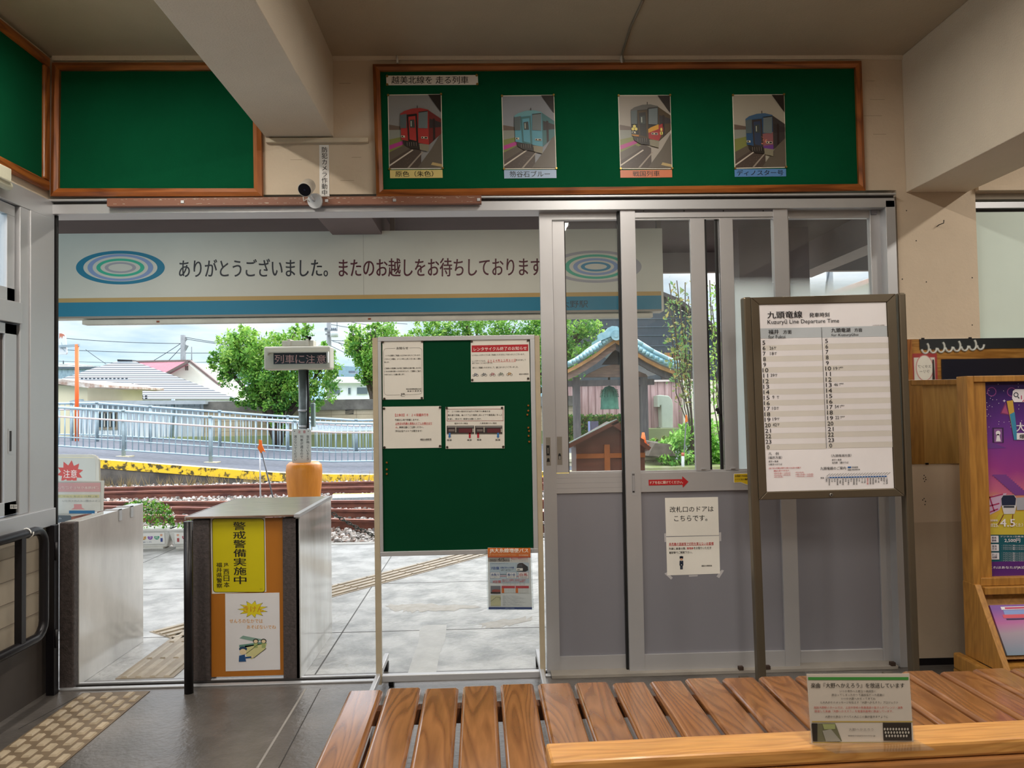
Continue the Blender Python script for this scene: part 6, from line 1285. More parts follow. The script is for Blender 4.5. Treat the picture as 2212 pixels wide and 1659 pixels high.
# fences
m_gal = mat('galvanised_blue_rail', 'a9c0cc', .45, .25, var=.06, vs=5); m_galp = mat('galvanised_post', '9db0b8', .5, .3, var=.12, vs=5); m_rl = mat('pale_handrail', 'd6c6c4', .5)
def fence(Y, top, bot, posts, midf, lab, base, x_end):
    o = thing('pipe_fence', tuple(P(posts[0][0], posts[0][1], Y)), lab, 'fence', 'ramp fences on the far platform')
    def at(tab, px):
        for (a, b_), (c, d_) in zip(tab, tab[1:]):
            if a <= px <= c: return b_+(d_-b_)*(px-a)/(c-a)
        return tab[-1][1]
    xs_ = [t[0] for t in top]
    MB().tube([P(x, at(top, x), Y) for x in xs_], .034, m_gal, 10).build('top_rail', o)
    MB().tube([P(x, at(bot, x), Y) for x in xs_], .022, m_gal, 8).build('bottom_rail', o)
    MB().tube([P(x, at(top, x)*(1-midf)+at(bot, x)*midf, Y-.07) for x in xs_], .022, m_rl, 8).build('handrail', o)
    if Y < 20: MB().tube([P(x, at(top, x)*.24+at(bot, x)*.76, Y) for x in xs_], .014, m_gal, 8).build('middle_rail', o)
    for px, pt, pb in posts:
        b = MB(); x = P(px, pb, Y).x; z1, z0 = P(px, pt, Y).z, P(px, pb, Y).z; b.cone((x, Y, z0-.05), (x, Y, z1), .048, .042, m_galp, 12); po = b.build('post', o)
        if base: MB().box(x-.20, x+.20, Y-.14, Y+.14, z0-.04, z0+.015, mat('mortar_pad', 'd0c6a8', .8)).build('foot_pad', po)
        MB().cone((x, Y, z1-.02), (x, Y, z1+.03), .06, .05, m_galp, 12).build('post_cap', po)
    b = MB(); px = xs_[0]; step = 13.3 if Y < 20 else 11.5
    while px < x_end:
        p1, p0 = P(px, at(top, px), Y), P(px, at(bot, px), Y); b.cone((p0.x, Y, p0.z), (p0.x, Y, p1.z), .0135, .0135, m_gal, 6); px += step
    b.build('baluster_row', o)
fence(YF1, [(60, 876), (127, 880), (267, 888.5), (455, 901), (560, 906), (640, 910), (720, 914), (805, 915), (1160, 907)], [(60, 958), (127, 963), (267, 972.5), (455, 985), (560, 991), (640, 995), (720, 997), (805, 996), (1160, 988)],
      [(80, 878, 975), (267, 887, 986), (455, 900, 999), (638, 909, 1007), (830, 914, 1006), (1010, 910, 1003)], .24, 'front pale blue pipe fence with handrail along the far ramp', True, 1150)
fence(YF2, [(60, 868), (127, 871.5), (210, 871), (325, 879), (475, 889.5), (560, 896), (622, 900), (700, 904), (770, 908), (1160, 900)], [(60, 932), (127, 938.5), (210, 939), (325, 945.5), (475, 955), (560, 961), (622, 965), (770, 970), (1160, 962)],
      [(155, 871, 952), (210, 870, 953), (325, 878, 957), (475, 888, 968), (622, 899, 974), (770, 907, 977), (900, 905, 975)], .2, 'rear pale blue pipe fence at the back of the far ramp', False, 1150)
b = MB(); S = Sheet(b, YF2-.08, 440, 680, 3.86, -.005, 0); S.base([(905, 900), (1500, 905), (1500, 965), (905, 972)], flat('c4d3da', .5), .003); S.text('越前大野駅へようこそいらっしゃいました', 940, 922, 1440, 952, flat('8fa6b4'), 1, .0, 2, mir=True)
b.build('fence_banner', label='pale banner with reversed grey text tied on the rear fence', cat='banner')
# orange pole with traffic mirror
YM = 20.5; o = thing('mirror_pole', tuple(P(166, 953, YM)), 'orange pole with a road mirror seen from behind, left beyond the fences', 'pole')
x = P(166, 850, YM).x; m_op = mat('orange_pole', 'ee6a2c', .5, var=.04)
MB().cone((x, YM, P(166, 953, YM).z), (x, YM, P(166, 744, YM).z), .048, .048, m_op, 16).build('pole', o)
MB().bar(P(128, 748.5, YM), P(172, 745.5, YM), .05, .06, m_galp).build('arm', o)
b = MB(); S = Sheet(b, YM+.03, 120, 680, 5.03); pts = [(40, 200), (70, 200), (98, 215), (106, 250), (122, 410), (112, 430), (40, 432), (-20, 425), (-30, 210)]
S.base(pts, mat('white_enamel_back', 'cfd6da', .4, c2='c2cacf'), .05); S.poly([(40, 202), (70, 203), (96, 216), (100, 235), (82, 228), (70, 262), (58, 232), (40, 268)], flat('b06a52'), 1); S.line(60, 350, 105, 398, 8, m_galp, 2); S.line(64, 300, 75, 345, 6, m_galp, 2)
b.build('mirror_back', o)
# small orange cone at the fence
c = P(558, 970, 20.6)
# ---------------------------------------------------------------- block wall
m_cb1 = mat('block_wall_concrete', 'c2b59c', .85, c2='a3937a', vs=1.1, bump=.3, bs=20); m_cap = mat('mossy_wall_cap', '8d8a82', .85, c2='55524e', vs=1.2)
YB2 = 24.4
o = thing('block_wall', tuple(P(800, 960, YB2)), 'long beige concrete block wall with dark cap behind the rear fence', 'wall')
x0, x1 = P(441, 900, YB2).x, P(1240, 900, YB2).x
MB().box(x0, x1, YB2, YB2+.2, .2, P(800, 884, YB2).z, m_cb1).build('wall_body', o); MB().box(x0, x1, YB2-.06, YB2+.26, P(800, 884, YB2).z, P(800, 862, YB2).z, m_cap).build('wall_cap', o)
b = MB(); zt_, zb_ = P(800, 884, YB2).z, .3
for k in range(1, 7): z = zb_+(zt_-zb_)*k/7; b.box(x0, x1, YB2-.004, YB2, z-.006, z+.006, flat('8f826c'))
x = x0
while x < x1: b.box(x-.006, x+.006, YB2-.004, YB2, zb_, zt_, flat('8f826c')); x += .80
b.build('mortar_line', o)
for px in (493, 755):
    b = MB(); p = P(px, 890, YB2); b.box(p.x-.13, p.x+.13, YB2-.01, YB2-.004, p.z-.07, p.z+.07, flat('34322e')); 
    for k in (-1, 0, 1): b.bar((p.x-.12, YB2-.02, p.z+.04*k-.02), (p.x+.12, YB2-.02, p.z+.04*k+.02), .01, .014, m_cb1, up=(0, 0, 1))
    b.build('vent_block', o)
# ---------------------------------------------------------------- houses
def PP(b, pts, Y, dep, m, m2=None): b.prism([P(x, y, Y) for x, y in pts], (0, dep, 0), m, m2)
# shed with striped roof behind
YH = 24.6; m_shed = mat('white_metal_siding', 'dfe6ec', .5, var=.02); m_eave = mat('eave_grey', 'aab2b6', .5)
o = thing('storage_shed', tuple(P(320, 960, YH)), 'white metal shed with a small window behind the ramp fences', 'shed')
b = MB(); PP(b, [(168, 872), (441, 872), (441, 966), (168, 966)], YH, 3, m_shed); b.build('wall', o)
b = MB()
for i in range(22): x = P(176+i*12.2, 900, YH).x; b.box(x-.012, x+.012, YH-.02, YH, P(300, 964, YH).z, P(300, 873, YH).z, flat('bcc6ce'))
b.build('siding_rib', o)
b = MB(); PP(b, [(150, 866), (444, 864.5), (444, 873), (150, 875)], YH-.5, 3.8, m_eave); b.build('eave_gutter', o)
b = MB(); PP(b, [(207, 890), (254, 890), (254, 928), (207, 928)], YH-.04, .03, mat('bronze_window', '8f8676', .5)); PP(b, [(213, 893), (249, 893), (249, 922), (213, 922)], YH-.06, .02, flat('2c343a', .1)); 
for x in (225, 237): PP(b, [(x-1, 893), (x+2, 893), (x+2, 922), (x-1, 922)], YH-.08, .02, flat('b8b4a8'))
b.build('window', o)
b = MB(); PP(b, [(392, 878), (432, 878), (432, 962), (392, 962)], YH-.05, .04, mat('shed_door_panel', 'c4ccd2', .5)); b.build('door', o)
b = MB(); b.tube([P(374, 862, YH-.3), P(374, 880, YH-.3), P(370, 965, YH-.3)], .06, m_galp, 8); b.build('downpipe', o)
# striped hip roof
m_rw_ = mat('white_roof_course', '8593a0', .45, .1, var=.02); m_rd = mat('dark_roof_lip', '1c232b', .6)
o = thing('striped_roof_house', tuple(P(300, 870, 31)), 'low house with a wide silver roof of fine horizontal stripes', 'house')
def sc(x, y): return (120+x/5.03, 680+y/5.03)
def lo_x(y, tab):
    for (a, b_), (c, d_) in zip(tab, tab[1:]):
        if a <= y <= c: return b_+(d_-b_)*(y-a)/(c-a)
    return tab[-1][1]
lt = [(505, 670), (525, 600), (565, 470), (600, 340), (640, 240), (685, 80), (920, -200)]; ft = [(505, 800), (905, 1075), (925, 1090)]; rt = [(505, 860), (880, 1890), (925, 2030)]
b = MB(); n = 18; bd = MB()
for i in range(n):
    y0 = 508+i*(412/n); y1 = y0+412/n; Y0_, Y1_ = 38-7*i/n, 38-7*(i+1)/n
    L0, L1, F0, F1, R0, R1 = lo_x(y0, lt), lo_x(y1, lt), lo_x(y0, ft), lo_x(y1, ft), lo_x(y0, rt), lo_x(y1, rt)
    ym = y0+(y1-y0)*.52; Ym = Y0_+(Y1_-Y0_)*.52; Lm, Fm, Rm = lo_x(ym, lt), lo_x(ym, ft), lo_x(ym, rt)
    q = lambda x, y, Y: P(*sc(x, y), Y)
    b.poly([q(L0, y0, Y0_), q(F0, y0, Y0_), q(Fm, ym, Ym), q(Lm, ym, Ym)], m_rw_); b.poly([q(F0, y0, Y0_), q(R0, y0, Y0_+0), q(Rm, ym, Ym), q(Fm, ym, Ym)], m_rw_)
    b.poly([q(Lm, ym, Ym), q(Rm, ym, Ym), q(R1, y1, Y1_), q(L1, y1, Y1_)], m_rd)
b.build('roof', o)
b = MB(); PP(b, [sc(670, 484), sc(830, 490), sc(835, 508), sc(672, 506)], 38, .5, m_rd); b.build('ridge_cap', o)
for r, (y, xa_, xb_) in enumerate(((690, 275, 790), (750, 470, 860), (818, 370, 890), (882, 355, 975), (905, 400, 975))):
    b = MB(); x = xa_; Yr = 38-7*(y-508)/412-.12
    while x < xb_: PP(b, [sc(x, y-6), sc(x+8, y-6), sc(x+8, y+8), sc(x, y+8)], Yr, .05, m_rd); PP(b, [sc(x+12, y-6), sc(x+20, y-6), sc(x+20, y+8), sc(x+12, y+8)], Yr, .05, m_rd); x += 44
    b.build('snow_guard', o)
b = MB(); PP(b, [(150, 862), (505, 862), (505, 900), (150, 900)], 31.5, 6, m_shed); b.build('wall', o)
# beige flat building at the left
m_bg = mat('beige_render', 'd9cfb4', .8, var=.04, vs=1)
o = thing('beige_outbuilding', tuple(P(150, 950, 25.5)), 'beige flat-roofed outbuilding at the left edge behind the orange pole', 'building')
b = MB(); PP(b, [(60, 828), (189, 836), (189, 960), (60, 960)], 25.5, 4, m_bg); b.build('wall', o)
b = MB(); PP(b, [(60, 818), (128, 818), (214, 831), (214, 836), (190, 838), (128, 830), (60, 828)], 25.2, 5, mat('rusty_white_eave', 'c9c4bc', .7, c2='8f6f5e', vs=4)); b.build('roof_edge', o)
b = MB(); PP(b, [(150, 866), (170, 862), (172, 868), (160, 872), (150, 872)], 25.0, .3, m_galp); b.build('gutter_end', o)
# blue tiled houses
m_tl = mat('blue_grey_tile', '8fa6b8', .45, c2='6c8498', vs=3, stretch=(3, 1, 1)); m_tld = mat('tile_ridge', '4c5a68', .5)
for lab, Y, rf, rid, wl in (('blue-grey tiled roof house far left behind the striped roof', 40, [(110, 796), (205, 795), (240, 800), (190, 826), (110, 826)], [(110, 792), (206, 792), (206, 797), (110, 797)], [(110, 824), (190, 824), (190, 925), (110, 925)]),
                            ('blue-grey tiled roof house behind the pink-roofed house', 42, [(438, 800), (470, 798), (560, 810), (560, 836), (470, 834), (456, 826)], [(438, 797), (470, 795), (562, 806), (562, 810), (470, 800), (438, 801)], [(462, 834), (520, 834), (520, 900), (462, 900)])):
    o = thing('tiled_house', tuple(P(rf[0][0], 860, Y)), lab, 'house'); b = MB(); PP(b, rf, Y, 5, m_tl); b.build('roof', o)
    b = MB(); PP(b, rid, Y-.1, .5, m_tld); b.build('ridge', o); b = MB(); PP(b, wl, Y+.5, 4, mat('tan_house_wall', 'c2b088', .8)); b.build('wall', o)
# pink roof house
o = thing('pink_roof_house', tuple(P(400, 850, 37)), 'white gabled house with a faded pink metal roof', 'house')
m_pk = mat('faded_pink_roof', 'b86a78', .7, c2='a85c6a', vs=4, stretch=(4, 1, 1)); m_cr = mat('cream_gable', 'e9e6da', .8, var=.02)
Yh = 37; b = MB(); PP(b, [(366, 806), (411, 782), (464, 828), (464, 905), (340, 905), (340, 806)], Yh, 6, m_cr); b.build('wall', o)
rp = [P(296, 782.5, Yh+5), P(411, 780.5, Yh), P(361, 806.5, Yh-.4), P(330, 800, Yh+1)]
b = MB(); b.prism([P(411, 780.5, Yh-.5), P(296, 782, Yh+7), P(250, 800, Yh+7), P(361, 807, Yh-.5)], (0, .02, -.10), m_pk); b.build('roof', o)
b = MB(); q = mat('dark_fascia', '6c5a56', .6)
for a, c in (((411, 780), (361, 807)), ((411, 780), (476, 832))): b.bar(P(*a, Yh-.55), P(*c, Yh-.55), .3, .10, q)
b.bar(P(296, 781, Yh+7), P(411, 779.5, Yh-.3), .2, .10, q)
b.bar(P(411, 783, Yh-.4), P(470, 831, Yh-.4), .4, .16, m_cr); b.build('bargeboard', o)
b = MB(); PP(b, [(400, 790), (402, 790), (402, 800), (400, 800)], Yh-.05, .04, q); PP(b, [(404, 790), (406, 790), (406, 800), (404, 800)], Yh-.05, .04, q); b.build('vent_slot', o)
# white flats at the right
Yw = 45; o = thing('white_apartment', tuple(P(770, 860, Yw)), 'white two-storey building with windows behind the block wall', 'building')
m_wh = mat('cool_white_wall', 'dde6f0', .7, var=.02); b = MB(); PP(b, [(706, 826), (830, 826), (830, 915), (706, 915)], Yw, 6, m_wh); b.build('wall', o)
b = MB(); PP(b, [(712, 814), (830, 814), (830, 827), (700, 827)], Yw-.4, 7, mat('white_eave_roof', 'e6eaee', .6)); b.build('roof', o)
for x0_, x1_, y0_, y1_ in ((716, 734, 838, 851), (771, 794, 837, 851), (752, 757, 838, 851)):
    b = MB(); PP(b, [(x0_-1, y0_-1), (x1_+1, y0_-1), (x1_+1, y1_+1), (x0_-1, y1_+1)], Yw-.06, .05, m_wh); f_ = b.build('window', o); b = MB(); PP(b, [(x0_, y0_), (x1_, y0_), (x1_, y1_), (x0_, y1_)], Yw-.1, .03, flat('5c6a74', .1)); b.build('pane', f_)
b = MB(); PP(b, [(753, 801), (767, 801), (767, 806), (753, 806)], Yw+4, 1, m_tld); b.build('roof_box', o)
o = thing('distant_house', tuple(P(760, 830, 70)), 'distant dark roofed house just above the white building', 'house'); b = MB(); PP(b, [(700, 800), (740, 790), (808, 796), (808, 815), (700, 815)], 70, 8, mat('distant_blue_roof', '7f9cb4', .6)); b.build('roof', o); b = MB(); PP(b, [(700, 815), (808, 815), (808, 912), (700, 912)], 71, 8, m_wh); b.build('wall', o)
o = thing('distant_house', tuple(P(138, 800, 80)), 'distant white building with rooftop equipment at the far left', 'house'); b = MB(); PP(b, [(126, 786), (146, 784), (148, 920), (126, 920)], 80, 8, m_wh); b.build('wall', o); b = MB(); b.tube([P(137, 779, 80), P(137, 786, 80)], .06, m_tld, 6); b.build('aerial', o)
# hills
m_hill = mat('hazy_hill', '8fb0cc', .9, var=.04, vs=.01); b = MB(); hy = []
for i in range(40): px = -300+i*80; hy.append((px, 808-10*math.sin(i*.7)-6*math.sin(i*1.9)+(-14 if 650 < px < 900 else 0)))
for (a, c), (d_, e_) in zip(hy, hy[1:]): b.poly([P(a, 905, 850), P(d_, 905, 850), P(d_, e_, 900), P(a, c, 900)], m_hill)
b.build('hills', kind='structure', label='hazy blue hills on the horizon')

# ---------------------------------------------------------------- poles and wires
m_pole = mat('concrete_utility_pole', '7f8488', .7)
o = thing('utility_pole', tuple(P(396, 850, 44)), 'thin grey utility pole rising behind the pink-roofed house', 'utility pole')
x = P(396, 800, 44).x; MB().cone((x, 44, .5), (x, 44, P(396, 724, 44).z), .18, .14, m_pole, 12).build('pole', o)
b = MB(); b.bar(P(401, 728, 44), P(401, 736, 44), .12, .12, m_pole); b.bar(P(396, 748, 44), P(404, 752, 44), .15, .3, m_pole); b.build('insulator', o)
MB().cone(P(414, 800, 44), P(414, 749, 44), .03, .03, m_pole, 8).build('lightning_rod', o)
o = thing('utility_pole', tuple(P(711, 850, 38)), 'utility pole with crossarms and a grey transformer behind the warning display', 'utility pole')
x = P(711.5, 800, 38).x; MB().cone((x, 38, .5), (x, 38, P(711, 680, 38).z), .13, .11, m_pole, 12).build('pole', o)
b = MB(); b.bar(P(702, 714, 37.8), P(729, 714, 37.8), .08, .1, m_pole); b.bar(P(703, 722, 37.8), P(722, 722, 37.8), .08, .08, m_pole)
for px in (703, 706, 717, 721, 725): b.cone(P(px, 713, 37.8), P(px, 708, 37.8), .05, .03, m_tld, 8)
b.build('crossarm', o)
b = MB(); b.cone(P(722, 728, 37.7), P(722, 716, 37.7), .19, .19, mat('transformer_grey', 'b8c0c4', .5), 14); b.build('transformer', o)
m_w = mat('wire_black', '3c4650', .7)
wires = [((100, 727), (390, 742), 44), ((127, 755), (700, 757), 44), ((127, 780), (560, 778), 60), ((127, 788), (600, 787), 60), ((400, 732), (560, 752), 44), ((396, 738), (330, 780), 44), ((396, 745), (362, 781), 44), ((404, 729), (520, 746), 44),
         ((711, 700), (820, 716), 38), ((728, 690), (830, 706), 38), ((711, 735), (830, 736), 38), ((718, 737), (830, 760), 38), ((711, 745), (830, 800), 38), ((185, 755), (229, 786), 40), ((728, 684), (728, 712), 38), ((560, 754), (700, 756), 44), ((730, 740), (830, 790), 38), ((790, 690), (880, 700), 38)]
for i, (a, c, Y) in enumerate(wires):
    A_, C2 = P(*a, Y), P(*c, Y); pts = []
    for j in range(13): t = j/12; p = A_.lerp(C2, t); p.z -= (C2-A_).length*.012*4*t*(1-t); pts.append(p)
    MB().tube(pts, .018 if Y > 40 else .014, m_w, 5).build('power_line', label='thin power line crossing the sky beyond the station, %s' % ('around the pole behind the pink-roofed house' if Y >= 44 and a[0] < 500 and Y < 60 else 'low over the far roofs' if Y == 60 else 'near the transformer pole' if a[0] > 700 else 'over the striped roof' if Y == 40 else 'between the two poles'), cat='wire', group='power lines '+('around the pink house pole' if Y >= 44 and a[0] < 500 and Y < 60 else 'low over the far roofs' if Y == 60 else 'near the transformer pole' if a[0] > 700 else 'over the striped roof' if Y == 40 else 'between the two poles'))

# ---------------------------------------------------------------- trees
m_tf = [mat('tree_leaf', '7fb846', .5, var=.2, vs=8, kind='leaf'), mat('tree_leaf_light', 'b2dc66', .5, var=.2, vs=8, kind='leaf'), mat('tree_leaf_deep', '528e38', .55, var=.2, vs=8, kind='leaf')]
m_bark = mat('dark_bark', '4c4238', .9, var=.2, vs=12)
def tree(lab, base, Y, blobs, n, sz, name='tree', leaves=None, trunk=True, limbs=1, dens=1.0, trw=.10, cat='tree', group=None):
    leaves = leaves or m_tf; bs = P(*base, Y); bs.z = min(bs.z, .58) if Y > 24.2 else bs.z; bs.z = -.03 if 17 <= Y < 20 else bs.z; o = thing(name, tuple(bs), lab, cat, group)
    tot = sum(rx*ry for _, _, rx, ry, *_r in blobs); b = MB(); px2 = Y/F
    for bl in blobs:
        cx, cyy, rx, ry = bl[:4]; dep = bl[4] if len(bl) > 4 else .8; c = P(cx, cyy, Y); k = int(n*rx*ry/tot); nt_ = max(6, k//(70 if name == 'tree' else 40))
        for j in range(nt_):   # tufts: each a short drooping or rising twig with its leaves
            v = Vector([random.gauss(0, 1) for _ in range(3)]).normalized()*(random.random()**.33); t0 = c+V3(v.x*rx*px2, v.y*min(rx, ry)*px2*dep, v.z*ry*px2)
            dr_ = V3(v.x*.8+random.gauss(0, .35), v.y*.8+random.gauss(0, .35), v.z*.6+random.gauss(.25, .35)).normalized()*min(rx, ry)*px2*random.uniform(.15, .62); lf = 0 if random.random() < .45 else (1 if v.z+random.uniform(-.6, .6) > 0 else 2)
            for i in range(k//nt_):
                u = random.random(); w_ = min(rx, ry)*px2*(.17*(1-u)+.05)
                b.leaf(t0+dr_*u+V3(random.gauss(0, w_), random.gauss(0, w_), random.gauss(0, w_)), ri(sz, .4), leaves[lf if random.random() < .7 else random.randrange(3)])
    if name == 'tree' and len(blobs): pass
    b.build('crown', o)
    if trunk:
        t = MB()
        for bl in blobs:
            c = P(bl[0], bl[1]+bl[3]*.1, Y); m_ = bs.lerp(c, .45); m_.x = bs.x+(c.x-bs.x)*.25
            t.cone(bs, m_, trw, trw*.6, m_bark, 8); t.cone(m_, c, trw*.6, trw*.2, m_bark, 8)
            for j in range(3*limbs): e_ = c+V3(random.uniform(-.6, .6)*bl[2]*px2, random.uniform(-.4, .4)*bl[2]*px2, random.uniform(.2, .9)*bl[3]*px2); t.cone(m_.lerp(c, .7), e_, trw*.25, trw*.06, m_bark, 6)
        t.build('trunk', o)
    return o
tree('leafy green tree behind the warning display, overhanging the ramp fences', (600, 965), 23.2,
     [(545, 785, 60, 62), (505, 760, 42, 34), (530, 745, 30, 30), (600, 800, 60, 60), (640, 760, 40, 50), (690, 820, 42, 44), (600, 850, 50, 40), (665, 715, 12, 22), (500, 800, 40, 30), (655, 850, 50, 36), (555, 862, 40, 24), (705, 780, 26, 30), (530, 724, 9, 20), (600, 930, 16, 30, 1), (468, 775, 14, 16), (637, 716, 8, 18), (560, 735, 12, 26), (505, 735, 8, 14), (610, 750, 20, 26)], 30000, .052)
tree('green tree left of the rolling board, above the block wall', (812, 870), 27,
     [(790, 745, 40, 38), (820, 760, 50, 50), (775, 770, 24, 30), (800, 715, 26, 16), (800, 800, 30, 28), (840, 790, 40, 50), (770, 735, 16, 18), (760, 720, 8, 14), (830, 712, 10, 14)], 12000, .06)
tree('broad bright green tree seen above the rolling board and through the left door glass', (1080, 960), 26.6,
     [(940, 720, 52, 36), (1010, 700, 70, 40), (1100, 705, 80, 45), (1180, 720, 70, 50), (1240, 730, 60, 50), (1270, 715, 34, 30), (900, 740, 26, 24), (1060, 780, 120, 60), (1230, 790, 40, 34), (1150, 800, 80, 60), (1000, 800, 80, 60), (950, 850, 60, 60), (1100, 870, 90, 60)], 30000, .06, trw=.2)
def sparse(lab, base, Y, tips, sz, leaves, lw=.025):
    bs = P(*base, Y); o = thing('sapling', tuple(bs), lab, 'tree'); t = MB(); b = MB()
    for (x, y) in tips:
        e_ = P(x, y, Y+random.uniform(-.3, .3)); m_ = bs.lerp(e_, .5)+V3(random.uniform(-.15, .15), 0, 0)
        pts = [bs, bs.lerp(m_, .6)+V3((m_.x-bs.x)*-.2, 0, 0), m_, m_.lerp(e_, .5)+V3(random.uniform(-.06, .06), 0, 0), e_]; t.tube(pts, lw*.5, m_bark, 6)
        for i in range(70):
            u = random.uniform(.45, 1.0); p = bs.lerp(e_, u) if u < .5 else m_.lerp(e_, (u-.5)*2); p = p+Vector([random.gauss(0, .10) for _ in range(3)]); b.leaf(p, ri(sz, .4), random.choice(leaves))
    t.build('branches', o); b.build('foliage', o); return o
m_sf = [mat('sapling_leaf', '8a9a58', .5, var=.2, kind='leaf'), mat('sapling_leaf_yellow', 'b0a45c', .5, var=.2, kind='leaf'), mat('sapling_leaf_green', '6f9a58', .5, kind='leaf')]
sparse('thin twiggy tree with sparse leaves, seen through the middle door glass', (1500, 1000), 17.4, [(1446, 612), (1462, 606), (1480, 610), (1440, 640), (1455, 690), (1470, 660), (1448, 700), (1487, 640), (1465, 760), (1490, 700)], .055, m_sf)
sparse('thin leafy tree seen in the narrow gap between the door window sashes', (1560, 1000), 17.3, [(1533, 605), (1545, 615), (1538, 660), (1550, 700), (1530, 760), (1580, 640), (1590, 680)], .05, m_tf[:2]+m_sf[:1])

# ---------------------------------------------------------------- right side: dark storehouse, fence wall, bell pavilion
o = thing('dark_storehouse', tuple(P(1400, 930, 31)), 'large dark weathered building with a sloping roof behind the bell pavilion', 'building')
m_dk = mat('dark_metal_cladding', '3c4652', .6, c2='2c343e', vs=3, stretch=(8, 1, 1)); m_dk2 = mat('dark_timber', '3a3434', .7)
b = MB(); PP(b, [(1205, 700), (1300, 640), (1430, 640), (1470, 660), (1530, 700), (1620, 800), (1620, 940), (1205, 940)], 31, 8, m_dk); b.build('wall', o)
b = MB()
for y in (687, 705, 723, 746, 766): b.bar(P(1210, y+3, 30.98), P(1600, y, 30.98), .02, .014, mat('cladding_seam', '6c7c8a', .5))
b.build('cladding_seam', o)
b = MB(); b.bar(P(1428, 636, 30.8), P(1462, 650, 30.8), .5, .16, m_dk2); b.bar(P(1462, 650, 30.8), P(1530, 700, 30.8), .5, .16, m_dk2); b.bar(P(1530, 700, 30.8), P(1630, 806, 30.8), .5, .16, m_dk2); b.build('roof_edge', o)
m_ow = mat('orange_timber', 'a86a48', .7)
for x0_, x1_, y0_, y1_ in ((1435, 1449, 762, 775), (1455, 1468, 761, 775), (1476, 1481, 765, 822)): b = MB(); PP(b, [(x0_, y0_), (x1_, y0_), (x1_, y1_), (x0_, y1_)], 30.9, .06, m_ow); b.build('timber_panel', o)
b = MB(); PP(b, [(1430, 776), (1500, 776), (1500, 824), (1430, 824)], 30.93, .05, m_dk2); b.build('dark_opening', o)
# pinkish board wall
o = thing('board_fence', tuple(P(1350, 940, 25)), 'tall faded pink wooden board wall behind the bell', 'wall')
m_pw = mat('faded_pink_boards', 'c9acac', .8, c2='a88484', vs=2, stretch=(6, 1, .4))
b = MB(); PP(b, [(1205, 828), (1500, 822), (1500, 950), (1205, 950)], 25, .12, m_pw)
for i in range(20): x = P(1212+i*15, 900, 25).x; b.box(x-.012, x+.012, 24.985, 25, P(1350, 948, 25).z, P(1350, 826, 25).z, flat('8f7072'))
b.build('board_panel', o)
b = MB(); PP(b, [(1205, 825), (1500, 819), (1500, 823), (1205, 829)], 24.9, .3, flat('d8c8c4')); b.build('top_rail', o)
MB().box(P(1476, 900, 24.8).x, P(1620, 900, 24.8).x, 24.8, 25.2, -.02, P(1500, 823, 24.8).z, mat('cream_wall', 'd9d2c2', .8)).build('cream_wall', label='cream plastered wall right of the pink board wall', cat='wall')
o = thing('vent_duct', tuple(P(1440, 935, 24.5)), 'pale grey bent ventilation duct on the pink board wall', 'duct')
m_du = mat('pale_duct', 'a9b2a2', .5, var=.05); b = MB(); q = lambda x, y: P(x, y, 24.4)
pts = [(1421, 856), (1425, 853), (1445, 855), (1452, 863), (1454, 875), (1454, 925), (1430, 925), (1428, 876), (1421, 876)]; PP(b, pts, 24.4, .5, m_du); b.build('duct_body', o, bevel=.03)
b = MB(); PP(b, [(1427, 923), (1456, 923), (1454, 934), (1430, 933)], 24.35, .6, mat('duct_base', '9aa08c', .6)); b.build('duct_base', o)
MB().box(P(1421, 860, 24.4).x-.02, P(1424, 860, 24.4).x, 24.35, 24.95, P(1421, 879, 24.4).z, P(1421, 855, 24.4).z, m_du).build('duct_flange', o)
# hedge
def leafbox(name, lab, cat, pts_rect, Y, dep, n, sz, lv, group=None, kind=None):
    b = MB()
    for (x0_, y0_, x1_, y1_) in pts_rect:
        A_, B2 = P(x0_, y1_, Y), P(x1_, y0_, Y)
        for i in range(int(n*abs(x1_-x0_)*abs(y1_-y0_)/sum(abs(c-a)*abs(d_-b_) for a, b_, c, d_ in pts_rect))):
            p = V3(random.uniform(A_.x, B2.x), Y+random.uniform(0, dep)*random.random(), random.uniform(A_.z, B2.z)); b.leaf(p, ri(sz, .4), random.choice(lv))
    return b.build(name, label=lab, cat=cat, group=group, kind=kind)
leafbox('hedge', 'clipped green hedge at the foot of the pink board wall', 'hedge', [(1205, 897, 1300, 975), (1300, 895, 1390, 972)], 22.6, .7, 5200, .075, [m_tf[0], m_tf[2], m_tf[2], m_sf[1]])
b = MB(); b.box(P(1205, 930, 22.9).x, P(1385, 930, 22.9).x, 22.8, 23.1, -.02, P(1300, 900, 22.9).z, mat('hedge_core', '2c3a20', .9)); b.build('hedge_core', label='dark inner twigs of the clipped hedge', cat='hedge')
# bell pavilion
YBp = 19.6; pav = thing('bell_pavilion', tuple(P(1328, 1000, YBp)), 'small open wooden bell pavilion with a curved pale blue tiled roof', 'pavilion')
m_wd = mat('weathered_grey_timber', '5c5a5c', .8, c2='45444a', vs=3, stretch=(6, 6, .8), bump=.2); m_wd2 = mat('weathered_brown_timber', '8c7468', .8, c2='6a5a54', vs=3, stretch=(1, 4, 6)); m_wo = mat('warm_barge_timber', 'd09a64', .7, c2='a07850', vs=3)
m_bt = mat('pale_blue_glazed_tile', '9fc4cc', .3, c2='7aa4b0', vs=5, spec=.6)
zg = -.02
def pv(px, py, dy=0): return P(px, py, YBp+dy)
for (px, w_, dy) in ((1246, 15, 0), (1258, 12, 1.3), (1391, 16, 0), (1382, 12, 1.3)):
    x = pv(px, 900, 0).x; ww = w_*YBp/F/2; MB().box(x-ww, x+ww, YBp+dy-.1, YBp+dy+.1, zg+.25, pv(px, 815).z, m_wd).build('post', pav)
